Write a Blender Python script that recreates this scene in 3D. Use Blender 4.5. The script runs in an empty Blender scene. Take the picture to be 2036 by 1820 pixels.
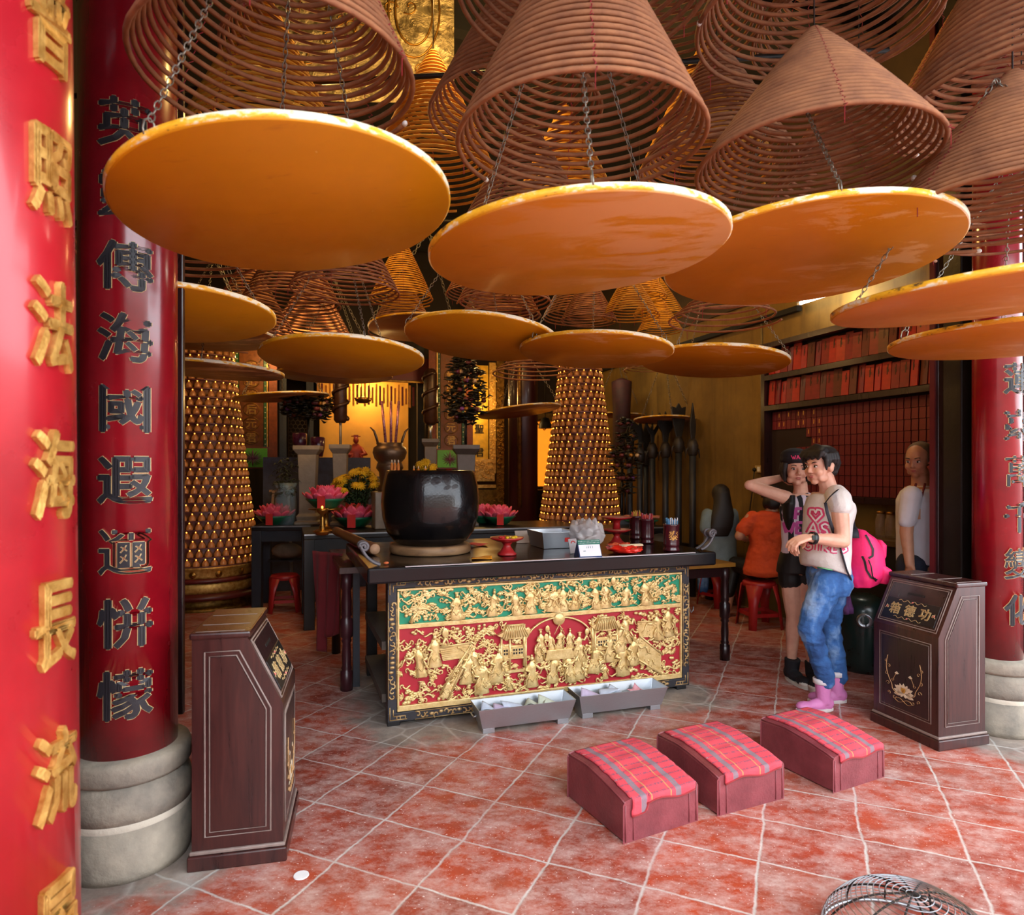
import bpy, math, random
from mathutils import Vector, Matrix, Euler, noise
PI = math.pi
SC = bpy.context.scene
COL = SC.collection
random.seed(7)
V = Vector
# ---------- camera geometry of the place (eye 1.5 m above the floor, looking along +Y)
F, CX, CY, EYE = 1300.0, 1018.0, 935.0, 1.5
def at(px, py, Y):
    return V(((px-CX)/F*Y, Y, EYE-(py-CY)/F*Y))
def fl(px, py, z=0.0):
    Y = (EYE-z)*F/(py-CY)
    return V(((px-CX)/F*Y, Y, z))
# building axes
U = V((.9445, .3287, 0)); N = V((-.3287, .9445, 0)); UA = math.atan2(.3287, .9445)

# ---------- mesh building
class MB:
    def __init__(s): s.v=[]; s.f=[]; s.m=[]; s.sm=[]
    def add(s, vs, fs, mat=0, smooth=True, M=None):
        o=len(s.v)
        s.v += [tuple(M@V(p)) for p in vs] if M is not None else [tuple(p) for p in vs]
        for f in fs:
            s.f.append([o+i for i in f]); s.m.append(mat); s.sm.append(smooth)
        return s
    def box(s, c, d, mat=0, M=None, rz=0, taper=1.0):
        x,y,z=d[0]/2,d[1]/2,d[2]/2
        vs=[V((sx*x*(taper if sz>0 else 1),sy*y*(taper if sz>0 else 1),sz*z)) for sz in (-1,1) for sx,sy in ((-1,-1),(1,-1),(1,1),(-1,1))]
        R=Matrix.Translation(V(c))@Matrix.Rotation(rz,4,'Z')
        if M is not None: R=M@R
        return s.add(vs,[(3,2,1,0),(4,5,6,7),(0,1,5,4),(1,2,6,5),(2,3,7,6),(3,0,4,7)],mat,False,R)
    def bar(s, p, q, w, h, mat=0, up=(0,0,1)):
        p,q=V(p),V(q); d=q-p; L=d.length; d.normalize(); up=V(up)
        if abs(d.dot(up))>.98: up=V((0,1,0))
        a=d.cross(up).normalized(); b=a.cross(d)
        M=Matrix((a,d,b)).transposed().to_4x4(); M.translation=(p+q)/2
        return s.box((0,0,0),(w,L,h),mat,M)
    def tube(s, pts, r, n=8, mat=0, closed=False, cap=True, flat=1.0):
        pts=[V(p) for p in pts]; k=len(pts)
        rs=r if isinstance(r,(list,tuple)) else [r]*k
        vs=[]; prev=None
        for i,p in enumerate(pts):
            if closed: t=pts[(i+1)%k]-pts[i-1]
            else: t=pts[min(i+1,k-1)]-pts[max(i-1,0)]
            if t.length<1e-9: t=V((0,0,1))
            t.normalize()
            if prev is None:
                a=t.cross(V((0,0,1)))
                if a.length<.05: a=t.cross(V((0,1,0)))
            else: a=prev-t*prev.dot(t)
            a.normalize(); prev=a; b=t.cross(a)
            for j in range(n):
                w=2*PI*j/n
                vs.append(p+a*(rs[i]*math.cos(w))+b*(rs[i]*flat*math.sin(w)))
        fs=[]
        for i in range(k if closed else k-1):
            i2=(i+1)%k
            for j in range(n):
                j2=(j+1)%n
                fs.append((i*n+j,i*n+j2,i2*n+j2,i2*n+j))
        if not closed and cap:
            fs.append(tuple(range(n-1,-1,-1))); fs.append(tuple((k-1)*n+j for j in range(n)))
        return s.add(vs,fs,mat,True)
    def lathe(s, prof, n=24, mat=0, M=None, smooth=True, a0=0, a1=2*PI, sx=1.0, sy=1.0, cap=True):
        full=abs(a1-a0-2*PI)<1e-6; m=n if full else n+1
        vs=[]
        for (r,z) in prof:
            for j in range(m):
                w=a0+(a1-a0)*j/n
                vs.append((r*math.cos(w)*sx,r*math.sin(w)*sy,z))
        fs=[]
        for i in range(len(prof)-1):
            for j in range(n):
                j2=(j+1)%m
                fs.append((i*m+j,i*m+j2,(i+1)*m+j2,(i+1)*m+j))
        if full and cap:
            if prof[0][0]>1e-5: fs.append(tuple(range(m-1,-1,-1)))
            if prof[-1][0]>1e-5: fs.append(tuple((len(prof)-1)*m+j for j in range(m)))
        return s.add(vs,fs,mat,smooth,M)
    def ball(s, c, r, mat=0, n=10, k=6, M=None):
        if not isinstance(r,(tuple,list)): r=(r,r,r)
        prof=[(max(math.sin(PI*i/k),1e-4),-math.cos(PI*i/k)) for i in range(k+1)]
        T=Matrix.Translation(V(c))
        if M is not None: T=T@M
        T=T@Matrix.Diagonal((r[0],r[1],r[2],1))
        return s.lathe(prof,n,mat,T,cap=False)
    def prism(s, poly, z0, z1, mat=0, M=None, smooth=False):
        n=len(poly)
        vs=[(p[0],p[1],z0) for p in poly]+[(p[0],p[1],z1) for p in poly]
        fs=[tuple(range(n-1,-1,-1)),tuple(range(n,2*n))]+[(i,(i+1)%n,n+(i+1)%n,n+i) for i in range(n)]
        return s.add(vs,fs,mat,smooth,M)
    def quad(s,a,b,c,d,mat=0): return s.add([a,b,c,d],[(0,1,2,3)],mat,False)
    def grid(s, fn, nu, nv, mat=0, M=None):
        vs=[fn(i/nu,j/nv) for j in range(nv+1) for i in range(nu+1)]
        fs=[(j*(nu+1)+i,j*(nu+1)+i+1,(j+1)*(nu+1)+i+1,(j+1)*(nu+1)+i) for j in range(nv) for i in range(nu)]
        return s.add(vs,fs,mat,True,M)
    def mesh(s, name, mats):
        me=bpy.data.meshes.new(name); me.from_pydata(s.v,[],s.f)
        for m in (mats if isinstance(mats,(list,tuple)) else [mats]): me.materials.append(m)
        me.polygons.foreach_set('material_index',s.m); me.polygons.foreach_set('use_smooth',s.sm)
        me.update(); return me
    def build(s, name, mats, parent=None, loc=None, rot=None, bevel=0, solid=0, sub=0, angle=True, **kw):
        return obj(name, s.mesh(name,mats), parent, loc, rot, bevel, solid, sub, **kw)
def obj(name, me, parent=None, loc=None, rot=None, bevel=0, solid=0, sub=0, **kw):
    o=bpy.data.objects.new(name,me); COL.objects.link(o)
    if parent is not None: o.parent=parent
    if loc is not None: o.location=loc
    if rot is not None: o.rotation_euler=rot
    if solid:
        m=o.modifiers.new('solid','SOLIDIFY'); m.thickness=solid; m.offset=0
    if bevel:
        m=o.modifiers.new('bevel','BEVEL'); m.width=bevel; m.segments=2; m.limit_method='ANGLE'; m.angle_limit=.7
    if sub:
        m=o.modifiers.new('sub','SUBSURF'); m.levels=sub; m.render_levels=sub
    for k,v in kw.items(): o[k]=v
    return o
def thing(name, label, cat, loc=(0,0,0), rz=0, group=None, rot=None):
    o=bpy.data.objects.new(name,None); COL.objects.link(o); o.empty_display_size=.05
    o.location=loc; o.rotation_euler=rot if rot is not None else (0,0,rz)
    o['label']=label; o['category']=cat
    if group: o['group']=group
    return o
def tag(o, label, cat, group=None):
    o['label']=label; o['category']=cat
    if group: o['group']=group
    return o
def struct(o): o['kind']='structure'; return o
def dup(root, loc=None, label=None, rot=None, group=None, scale=None):
    def rec(o, par):
        c=o.copy(); COL.objects.link(c); c.parent=par
        for ch in kids.get(o,[]): rec(ch,c)
        return c
    kids={}
    def walk(o):
        kids[o]=list(o.children)
        for c in kids[o]: walk(c)
    walk(root)
    r=rec(root,None)
    if loc is not None: r.location=loc
    if rot is not None: r.rotation_euler=rot
    if scale is not None: r.scale=(scale,)*3
    if label: r['label']=label
    if group: r['group']=group
    return r
_tx={}
def glyph(ch, size, depth, bold=.02, res=2):
    """outline of one character as (verts, faces), centred, lying in XY, extruded along Z"""
    key=(ch,size,depth,bold)
    if key in _tx: return _tx[key]
    c=bpy.data.curves.new('txt','FONT'); c.body=ch; c.size=size; c.extrude=depth/2; c.resolution_u=res
    c.align_x='CENTER'; c.align_y='CENTER'
    o=bpy.data.objects.new('txt',c); COL.objects.link(o)
    dg=bpy.context.evaluated_depsgraph_get(); dg.update()
    m=o.evaluated_get(dg).to_mesh()
    vs=[v.co.copy() for v in m.vertices]; fs=[tuple(p.vertices) for p in m.polygons]
    o.evaluated_get(dg).to_mesh_clear(); bpy.data.objects.remove(o); bpy.data.curves.remove(c)
    if vs:
        ax=(min(v.x for v in vs)+max(v.x for v in vs))/2; ay=(min(v.y for v in vs)+max(v.y for v in vs))/2
        for v in vs: v.x-=ax; v.y-=ay
    V2=[];F2=[]
    offs=[(0,0)] if not bold else [(0,0),(bold*size,0),(-bold*size,0),(0,bold*size*.8),(0,-bold*size*.8)]
    for k,(dx,dy) in enumerate(offs):
        o0=len(V2); V2+=[V((v.x+dx,v.y+dy,v.z)) for v in vs]; F2+=[tuple(o0+i for i in f) for f in fs]
    _tx[key]=(V2,F2); return _tx[key]
def vox(parts, name, mats, parent=None, voxel=.008, smooth=4, fac=.5, disp=None, **kw):
    """weld closed shapes into one continuous surface"""
    me=parts.mesh(name,mats); o=bpy.data.objects.new(name,me); COL.objects.link(o)
    m=o.modifiers.new('r','REMESH'); m.mode='VOXEL'; m.voxel_size=voxel; m.use_smooth_shade=True
    if smooth:
        m=o.modifiers.new('s','SMOOTH'); m.factor=fac; m.iterations=smooth
    dg=bpy.context.evaluated_depsgraph_get(); dg.update()
    me2=bpy.data.meshes.new_from_object(o.evaluated_get(dg))
    bpy.data.objects.remove(o); bpy.data.meshes.remove(me)
    me2.materials.clear()
    for m in (mats if isinstance(mats,(list,tuple)) else [mats]): me2.materials.append(m)
    for p in me2.polygons: p.use_smooth=True; p.material_index=0
    if disp: disp(me2)
    return obj(name,me2,parent,**kw)

# ---------- materials
def srgb(r,g,b):
    f=lambda c:(c/255/12.92 if c/255<=.04045 else ((c/255+.055)/1.055)**2.4)
    return (f(r),f(g),f(b),1)
class NT:
    def __init__(s,name):
        s.mat=bpy.data.materials.new(name); s.mat.use_nodes=True; s.nt=s.mat.node_tree; s.n=s.nt.nodes; s.L=s.nt.links
        s.b=s.n['Principled BSDF']; s.tc=None
    def new(s,t,**kw):
        nd=s.n.new(t)
        for k,v in kw.items(): setattr(nd,k,v)
        return nd
    def link(s,a,b): s.L.new(a,b)
    def coord(s,scale=(1,1,1),rot=(0,0,0),loc=(0,0,0),kind='Object'):
        if s.tc is None: s.tc=s.new('ShaderNodeTexCoord')
        mp=s.new('ShaderNodeMapping'); mp.inputs['Scale'].default_value=scale; mp.inputs['Rotation'].default_value=rot; mp.inputs['Location'].default_value=loc
        s.link(s.tc.outputs[kind],mp.inputs[0]); return mp.outputs[0]
    def noise(s,scale,detail=4,vec=None,rough=.6,dist=0):
        nd=s.new('ShaderNodeTexNoise'); nd.inputs['Scale'].default_value=scale; nd.inputs['Detail'].default_value=detail
        nd.inputs['Roughness'].default_value=rough; nd.inputs['Distortion'].default_value=dist
        s.link(vec if vec is not None else s.coord(),nd.inputs['Vector']); return nd.outputs[0]
    def ramp(s,x,stops,interp='LINEAR'):
        r=s.new('ShaderNodeValToRGB'); e=r.color_ramp.elements; r.color_ramp.interpolation=interp
        while len(e)<len(stops): e.new(.5)
        for i,(p,c) in enumerate(stops):
            e[i].position=p; e[i].color=c if isinstance(c,tuple) else (c,c,c,1)
        s.link(x,r.inputs[0]); return r.outputs[0]
    def mix(s,f,a,b,bt='MIX'):
        m=s.new('ShaderNodeMix',data_type='RGBA',blend_type=bt)
        for k,x in ((0,f),(6,a),(7,b)):
            if hasattr(x,'is_linked'): s.link(x,m.inputs[k])
            elif k==0: m.inputs[0].default_value=x
            else: m.inputs[k].default_value=x
        return m.outputs[2]
    def math(s,op,a,b=None,c=None):
        m=s.new('ShaderNodeMath',operation=op)
        for k,x in enumerate((a,b,c)):
            if x is None: continue
            if hasattr(x,'is_linked'): s.link(x,m.inputs[k])
            else: m.inputs[k].default_value=x
        return m.outputs[0]
    def xyz(s,vec):
        x=s.new('ShaderNodeSeparateXYZ'); s.link(vec,x.inputs[0]); return x.outputs
    def set(s,name,x):
        if hasattr(x,'is_linked'): s.link(x,s.b.inputs[name])
        else: s.b.inputs[name].default_value=x
    def bump(s,h,strength=.3,dist=.01):
        b=s.new('ShaderNodeBump'); b.inputs['Strength'].default_value=strength; b.inputs['Distance'].default_value=dist
        s.link(h,b.inputs['Height']); s.link(b.outputs[0],s.b.inputs['Normal'])
def mat(name,c,rough=.5,metal=0,var=.15,scale=8,bump=0,bscale=None,coat=0,c2=None,emit=0,ecol=None,spec=None,alpha=1,trans=0,aniso=None):
    t=NT(name); vec=t.coord((1,1,1) if aniso is None else aniso)
    c2=c2 or tuple(max(0,x*(1-2.2*var)) for x in c[:3])+(1,)
    nz=t.noise(scale,5,vec)
    t.set('Base Color',t.mix(t.ramp(nz,[(.3,0.0),(.7,1.0)]),c2,c))
    t.set('Roughness',t.math('MULTIPLY_ADD',nz,.25,max(.02,rough-.125))); t.set('Metallic',metal)
    if bump: t.bump(t.noise(bscale or scale*4,4,vec),bump)
    if coat: t.set('Coat Weight',coat); t.set('Coat Roughness',.12)
    if emit: t.set('Emission Color',ecol or c); t.set('Emission Strength',emit)
    if spec is not None: t.set('Specular IOR Level',spec)
    if alpha<1: t.set('Alpha',alpha)
    if trans: t.set('Transmission Weight',trans)
    return t.mat
# ================= materials =================
def Bp(u,n,z=0): return U*u+N*n+V((0,0,z))
def floor_mat():
    t=NT('tile_floor')
    raw=t.coord()
    wob=t.noise(2.2,3,raw)
    mp=t.coord((1,1,1),(0,0,math.radians(23.7)))
    sc=t.new('ShaderNodeVectorMath',operation='MULTIPLY_ADD'); t.link(mp,sc.inputs[0])
    sc.inputs[1].default_value=(1/.372,1/.328,1); sc.inputs[2].default_value=(1.9987/.372+20,-2.345/.328+20,0)
    x,y,_=t.xyz(sc.outputs[0])
    n1=t.noise(9,4,raw); n2=t.noise(7,4,t.coord((1,1,1),(0,0,1.1),(3,5,1)))
    x=t.math('MULTIPLY_ADD',n1,.07,t.math('MULTIPLY_ADD',wob,.10,x)); y=t.math('MULTIPLY_ADD',n2,.07,t.math('MULTIPLY_ADD',wob,-.10,y))
    x=t.math('ADD',x,-.085); y=t.math('ADD',y,.015)
    def edge(c): return t.math('ABSOLUTE',t.math('SUBTRACT',t.math('FRACT',c),.5))
    e=t.math('MAXIMUM',edge(x),edge(y))
    fine=t.noise(60,4,raw)
    e=t.math('MULTIPLY_ADD',fine,.02,e)
    grout=t.ramp(e,[(.489,0.0),(.506,1.0)])
    cb=t.new('ShaderNodeCombineXYZ'); t.link(t.math('FLOOR',x),cb.inputs[0]); t.link(t.math('FLOOR',y),cb.inputs[1])
    wn=t.new('ShaderNodeTexWhiteNoise',noise_dimensions='2D'); t.link(cb.outputs[0],wn.inputs[0])
    base=t.ramp(wn.outputs[0],[(0,srgb(128,54,42)),(.35,srgb(150,56,38)),(.7,srgb(172,66,38)),(1,srgb(152,76,58))])
    blot=t.ramp(t.noise(3.5,6,raw,.65),[(.35,0.0),(.75,1.0)])
    base=t.mix(t.math('MULTIPLY',blot,.55),base,srgb(188,72,34))
    dirt=t.ramp(t.noise(5.5,7,t.coord((1,1,1),(0,0,.3),(7,2,0)),.7),[(.42,0.0),(.72,1.0)])
    base=t.mix(t.math('MULTIPLY',dirt,.45),base,srgb(118,84,76))
    dust=t.ramp(t.noise(6.5,10,t.coord((1,1.5,1),(0,0,.5),(2,8,0)),.78,0),[(.43,0.0),(.68,1.0)])
    base=t.mix(t.math('MULTIPLY',dust,.72),base,srgb(206,184,176))
    speck=t.ramp(t.noise(95,3,raw,.5),[(.66,0.0),(.70,1.0)])
    base=t.mix(t.math('MULTIPLY',speck,.7),base,srgb(225,215,208))
    scr=t.ramp(t.noise(22,4,t.coord((1,2.5,1),(0,0,.9),(1,1,0)),.6,.3),[(.68,0.0),(.74,1.0)])
    base=t.mix(t.math('MULTIPLY',scr,.4),base,srgb(218,204,198))
    gcol=t.mix(t.noise(14,3,raw),srgb(150,140,132),srgb(226,222,216))
    col=t.mix(t.math('MULTIPLY',grout,t.ramp(t.noise(3,3,raw),[(.3,.55),(.6,1.0)])),base,gcol)
    # worn cement round the altar and the pillar feet
    def sdf(c,ang,hx,hy):
        v=t.new('ShaderNodeVectorMath',operation='SUBTRACT'); t.link(t.tc.outputs['Object'],v.inputs[0]); v.inputs[1].default_value=c
        r=t.new('ShaderNodeVectorRotate',rotation_type='Z_AXIS'); t.link(v.outputs[0],r.inputs[0]); r.inputs['Angle'].default_value=-ang
        a,b,_=t.xyz(r.outputs[0])
        a=t.math('SUBTRACT',t.math('ABSOLUTE',a),hx); b=t.math('SUBTRACT',t.math('ABSOLUTE',b),hy)
        return t.math('MAXIMUM',a,b)
    A0=V((-.725,3.8,0))+U*1.02+N*.45
    d=sdf(A0,UA,1.02,.6)
    for (px,py,r) in ((-1.5,2.56,.23),(2.83,3.815,.3)):
        d=t.math('MINIMUM',d,sdf((px,py,0),.6,r*.9,r*.9))
    d=t.math('MULTIPLY_ADD',t.noise(4.5,5,raw,.65),-.62,d)
    cem=t.ramp(t.math('ADD',d,.5),[(.26,1.0),(.42,0.0)])
    ccol=t.ramp(t.noise(6,6,raw,.7),[(.3,srgb(98,96,90)),(.5,srgb(132,127,118)),(.7,srgb(168,158,144))])
    ccol=t.mix(t.math('MULTIPLY',grout,.45),ccol,srgb(205,202,196))
    vo=t.new('ShaderNodeTexVoronoi',feature='DISTANCE_TO_EDGE'); vo.inputs['Scale'].default_value=2.6; t.link(raw,vo.inputs['Vector'])
    crack=t.ramp(vo.outputs['Distance'],[(.0,1.0),(.03,0.0)])
    ccol=t.mix(t.math('MULTIPLY',crack,.5),ccol,srgb(200,196,188))
    col=t.mix(t.math('MULTIPLY',cem,.85),col,ccol)
    t.set('Base Color',col)
    t.set('Roughness',t.ramp(t.noise(5,5,raw),[(.3,.34),(.7,.62)]))
    t.bump(t.math('ADD',t.math('MULTIPLY',grout,-.6),t.noise(30,4,raw)),.25,.006)
    return t.mat
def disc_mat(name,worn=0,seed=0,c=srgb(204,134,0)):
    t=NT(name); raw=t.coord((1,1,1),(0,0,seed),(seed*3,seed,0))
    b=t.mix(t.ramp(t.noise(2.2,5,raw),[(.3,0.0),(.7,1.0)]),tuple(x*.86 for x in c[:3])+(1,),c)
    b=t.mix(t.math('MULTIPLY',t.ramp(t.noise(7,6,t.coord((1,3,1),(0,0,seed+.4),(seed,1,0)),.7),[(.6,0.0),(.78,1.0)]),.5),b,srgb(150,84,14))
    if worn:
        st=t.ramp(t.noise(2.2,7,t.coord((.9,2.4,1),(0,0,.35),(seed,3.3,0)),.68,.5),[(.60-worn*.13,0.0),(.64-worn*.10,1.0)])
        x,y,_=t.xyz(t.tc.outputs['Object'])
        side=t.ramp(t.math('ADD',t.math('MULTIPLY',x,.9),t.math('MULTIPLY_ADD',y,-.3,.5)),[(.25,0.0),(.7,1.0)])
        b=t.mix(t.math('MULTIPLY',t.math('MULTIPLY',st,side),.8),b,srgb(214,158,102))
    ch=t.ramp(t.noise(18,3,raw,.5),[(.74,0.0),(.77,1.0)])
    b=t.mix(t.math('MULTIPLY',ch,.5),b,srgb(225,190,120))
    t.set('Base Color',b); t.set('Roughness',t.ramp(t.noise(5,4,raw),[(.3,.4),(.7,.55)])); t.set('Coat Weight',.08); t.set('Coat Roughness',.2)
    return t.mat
def rim_mat():
    t=NT('disc_rim_paint'); raw=t.coord((1,1,2.5))
    n=t.noise(6,7,raw,.7)
    b=t.ramp(n,[(.36,srgb(60,48,34)),(.41,srgb(220,156,24)),(.50,srgb(236,176,40)),(.56,srgb(236,226,200))],'LINEAR')
    t.set('Base Color',b); t.set('Roughness',.5); t.bump(n,.5,.004); return t.mat
def grain_mat(name,c1,c2,rough=.3,coat=.25,stretch=(14,14,1.2)):
    t=NT(name); v=t.coord(stretch)
    n=t.noise(2.5,6,v,.62,.8)
    t.set('Base Color',t.ramp(n,[(.28,c1),(.72,c2)])); t.set('Roughness',t.math('MULTIPLY_ADD',n,.2,rough-.1))
    t.set('Coat Weight',coat); t.set('Coat Roughness',.18); t.bump(n,.06,.004); return t.mat
def fabric_mat(name,c,stripes=None,scale=250,c2=None):
    t=NT(name); v=t.coord()
    n=t.noise(14,5,v)
    t.set('Base Color',t.mix(n,c2 or tuple(x*.72 for x in c[:3])+(1,),c)); t.set('Roughness',.88); t.set('Sheen Weight',.1)
    t.bump(t.noise(scale,2,v),.2,.002); return t.mat
G={}
G['floor']=floor_mat()
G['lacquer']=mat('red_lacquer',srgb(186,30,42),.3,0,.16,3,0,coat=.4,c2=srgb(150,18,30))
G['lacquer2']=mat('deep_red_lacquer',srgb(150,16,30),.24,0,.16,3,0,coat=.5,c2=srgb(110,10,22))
G['black_paint']=mat('black_paint',srgb(36,34,40),.5,0,.1)
G['gold_leaf']=mat('gold_leaf',srgb(230,186,104),.36,.6,.12,30,.25,c2=srgb(172,120,48))
G['gold_cream']=mat('cream_gold_edge',srgb(226,196,140),.5,.2,.1)
G['gold_dark']=mat('dull_gold',srgb(150,108,44),.42,.8,.15,20,.3,c2=srgb(84,54,18))
G['gilt']=mat('gilt_relief',srgb(238,210,150),.34,.45,.1,24,.25,c2=srgb(208,172,106))
G['stone']=mat('pillar_stone',srgb(168,156,138),.8,0,.12,5,.5,30,c2=srgb(104,98,90))
G['stone_light']=mat('pale_stone',srgb(206,196,178),.8,0,.08,7,.4,30)
G['wood']=grain_mat('dark_red_wood',srgb(36,15,15),srgb(68,31,27))
G['wood_dark']=grain_mat('dark_purple_wood',srgb(26,12,15),srgb(48,25,27))
G['wood_black']=mat('black_wood',srgb(24,21,23),.38,0,.2,6,.1,coat=.1)
G['bluewood']=mat('blue_black_wood',srgb(40,44,54),.5,0,.2,9,.2)
G['wood_mid']=grain_mat('brown_turned_wood',srgb(84,50,30),srgb(132,86,56),.45,.1,(3,14,14))
G['pale_line']=mat('pale_highlight_edge',srgb(140,122,114),.4,0,.12,30)  # grey highlights on the mouldings, put into a paler colour
G['yellow_wall']=None
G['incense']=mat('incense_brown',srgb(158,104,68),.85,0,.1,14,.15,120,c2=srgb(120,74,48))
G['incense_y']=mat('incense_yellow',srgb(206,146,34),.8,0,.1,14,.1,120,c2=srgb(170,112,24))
G['thread']=mat('red_thread',srgb(150,28,38),.8)
G['thread_k']=mat('dark_thread',srgb(48,26,24),.8)
G['steel']=mat('brushed_steel',srgb(178,182,188),.34,.9,.08,60,0,aniso=(1,30,30))
G['chain']=mat('galvanised_chain',srgb(150,142,130),.42,.85,.2,30)
G['iron']=mat('dark_iron',srgb(50,46,44),.5,.7,.2,20)
G['white_tip']=mat('white_tip',srgb(235,232,228),.6)
G['disc']=disc_mat('yellow_disc_paint',0,1.0)
G['disc_w']=disc_mat('worn_yellow_disc_paint',1.2,2.0,srgb(208,134,0))
G['disc_o']=disc_mat('orange_disc_paint',.35,4.0,srgb(200,124,0))
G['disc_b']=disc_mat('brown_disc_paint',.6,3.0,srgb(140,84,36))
G['rim']=rim_mat()
G['leather']=mat('maroon_leather',srgb(140,66,72),.4,0,.16,7,.25,70,c2=srgb(104,44,50))
G['redcloth']=fabric_mat('red_cloth',srgb(150,34,40))
G['plastic_red']=mat('red_plastic',srgb(170,32,34),.38,0,.08,5)
G['orange_pl']=mat('orange_glow',srgb(255,170,60),.5,emit=3.0,ecol=srgb(255,150,40))
G['paper_red']=mat('red_paper',srgb(206,40,34),.7,0,.1,8)
G['white']=mat('white_paper',srgb(232,232,234),.6,0,.05,8)
G['black']=mat('plain_black',srgb(14,13,15),.55,0,.1)
G['pink']=mat('lotus_pink',srgb(236,62,110),.42,0,.15,14,c2=srgb(238,110,130))
G['lotus_red']=mat('lotus_orange_red',srgb(238,60,44),.42,0,.15,14)
G['green']=mat('lotus_green',srgb(20,104,70),.4,0,.15,10)
G['leaf']=mat('plant_green',srgb(50,78,34),.6,0,.25,12)
G['petal_y']=mat('yellow_petal',srgb(240,190,20),.6,0,.12,10)
G['bronze']=mat('bronze',srgb(120,96,76),.4,.75,.15,9,.2)
G['brass']=mat('brass',srgb(170,122,56),.3,.9,.12,9)
G['pewter']=mat('pewter_stone',srgb(150,136,120),.5,.2,.14,9,.2)
def wall_mat():
    t=NT('ochre_plaster'); raw=t.coord()
    b=t.ramp(t.noise(1.6,6,raw,.65),[(.3,srgb(104,78,32)),(.7,srgb(138,106,44))])
    st=t.ramp(t.noise(3,5,t.coord((5,5,.35)),.65),[(.5,0.0),(.75,1.0)])
    b=t.mix(t.math('MULTIPLY',st,.45),b,srgb(66,46,22))
    t.set('Base Color',b); t.set('Roughness',.8); t.bump(t.noise(20,5,raw),.15,.005); return t.mat
G['yellow_wall']=wall_mat()
G['dark_wall']=mat('smoke_dark_wall',srgb(46,34,28),.85,0,.2,4,.2)
G['dark_roof']=mat('smoke_dark_timber',srgb(22,18,18),.8,0,.2,4,.2)

# ================= the setting =================
m=MB(); m.quad((-9,-8,0),(9,-8,0),(9,14,0),(-9,14,0)); struct(m.build('floor',G['floor']))
def wall(name,u0,u1,n0,n1,z0,z1,mt):
    m=MB(); c=Bp((u0+u1)/2,(n0+n1)/2,(z0+z1)/2); m.box(c,(abs(u1-u0),abs(n1-n0),z1-z0),rz=UA)
    return struct(m.build(name,mt))
wall('wall_right',4.79,4.99,2.75,10.9,0,5.2,G['yellow_wall'])
wall('wall_left',-1.75,-1.55,2.75,10.9,0,5.2,G['dark_wall'])
wall('wall_back',-1.75,4.99,10.7,10.9,0,5.2,G['dark_wall'])
wall('wall_front_left',-6.5,-.85,2.6,2.76,0,5.2,G['dark_wall'])
wall('wall_front_right',4.1,9.0,2.6,2.76,0,5.2,G['dark_wall'])
wall('wall_sky_block',-7,10,-4.9,-4.7,0,2.5,mat('sky_block_plaster',srgb(196,188,176),.85,0,.1,3))  # unseen wall behind the camera, added to block low sky light
wall('wall_light_block',-1.95,-1.8,-1.2,2.6,0,4.6,G['dark_wall'])  # unseen wall, added to cut light from the left
wall('ceiling',-6.0,9.0,1.2,10.9,5.2,5.35,G['dark_roof'])
m=MB(); m.box((0,0,0),(13.0,1.9,.08)); struct(m.build('trim_5',G['dark_roof'],None,Bp(1.6,.65,4.38),Euler((math.radians(53),0,UA),'XYZ')))  # unseen eave slab, set low to darken the coil tops and pillar
m=MB()
for k in range(9):
    n=2.0+k*1.05; m.box(Bp(1.6,n,5.12),(6.6,.12,.16),rz=UA)
struct(m.build('trim_1',G['dark_roof']))
wall('trim_2',-1.5,4.75,2.62,2.86,4.35,4.8,G['dark_roof'])

# ================= camera, sky and lamps =================
cam=bpy.data.cameras.new('camera'); co=bpy.data.objects.new('camera',cam); COL.objects.link(co)
co.location=(0,0,EYE); co.rotation_euler=(PI/2,0,0); cam.sensor_width=36; cam.lens=36*F/2036
cam.shift_y=(CY-910)/2036; cam.clip_start=.02
cam.dof.use_dof=True; cam.dof.focus_distance=3.8; cam.dof.aperture_fstop=3.2
SC.camera=co
w=bpy.data.worlds.new('sky'); SC.world=w; w.use_nodes=True
bg=w.node_tree.nodes['Background']; bg.inputs[0].default_value=(.86,.93,1.0,1); bg.inputs[1].default_value=5.8
def lamp(name,loc,power,col,r=.08,kind='POINT'):
    l=bpy.data.lights.new(name,kind); l.energy=power; l.color=col; l.shadow_soft_size=r
    o=bpy.data.objects.new(name,l); COL.objects.link(o); o.location=loc; return o
WARM=(1,.58,.2)
lamp('board_fill',Bp(-.25,8.75,2.95),15,(1,.62,.22),.06)  # added point light without a fixture, brightens the dim couplet board
lamp('shrine_lamp',Bp(1.2,10.0,2.75),22,(1,.66,.22),.1)
lamp('gold_board_lamp',Bp(2.72,9.15,2.5),24,(1,.62,.2),.06)
lamp('rafter_lamp',V((-.30,3.85,4.35)),80,(1,.62,.18),.1)
lamp('rafter_lamp',V((-1.3,4.4,3.7)),45,(1,.6,.18),.1)
lamp('rafter_lamp',V((1.35,5.4,3.9)),60,(1,.55,.14),.1)
lamp('hall_lamp',Bp(2.3,6.9,3.2),22,WARM,.1)
lamp('hall_lamp',Bp(.3,6.6,2.75),18,WARM,.1)
lamp('side_lamp',Bp(3.9,7.6,3.0),10,(1,.8,.45),.1)
vs=SC.view_settings; vs.view_transform='Standard'; vs.look='None'; vs.gamma=1; vs.use_curve_mapping=False; vs.exposure=.36
try:
    SC.cycles.use_denoising=True; SC.cycles.max_bounces=6; SC.cycles.diffuse_bounces=4; SC.cycles.glossy_bounces=3; SC.cycles.transmission_bounces=4; SC.cycles.transparent_max_bounces=6; SC.cycles.sample_clamp_indirect=6.0
except Exception: pass
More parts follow.
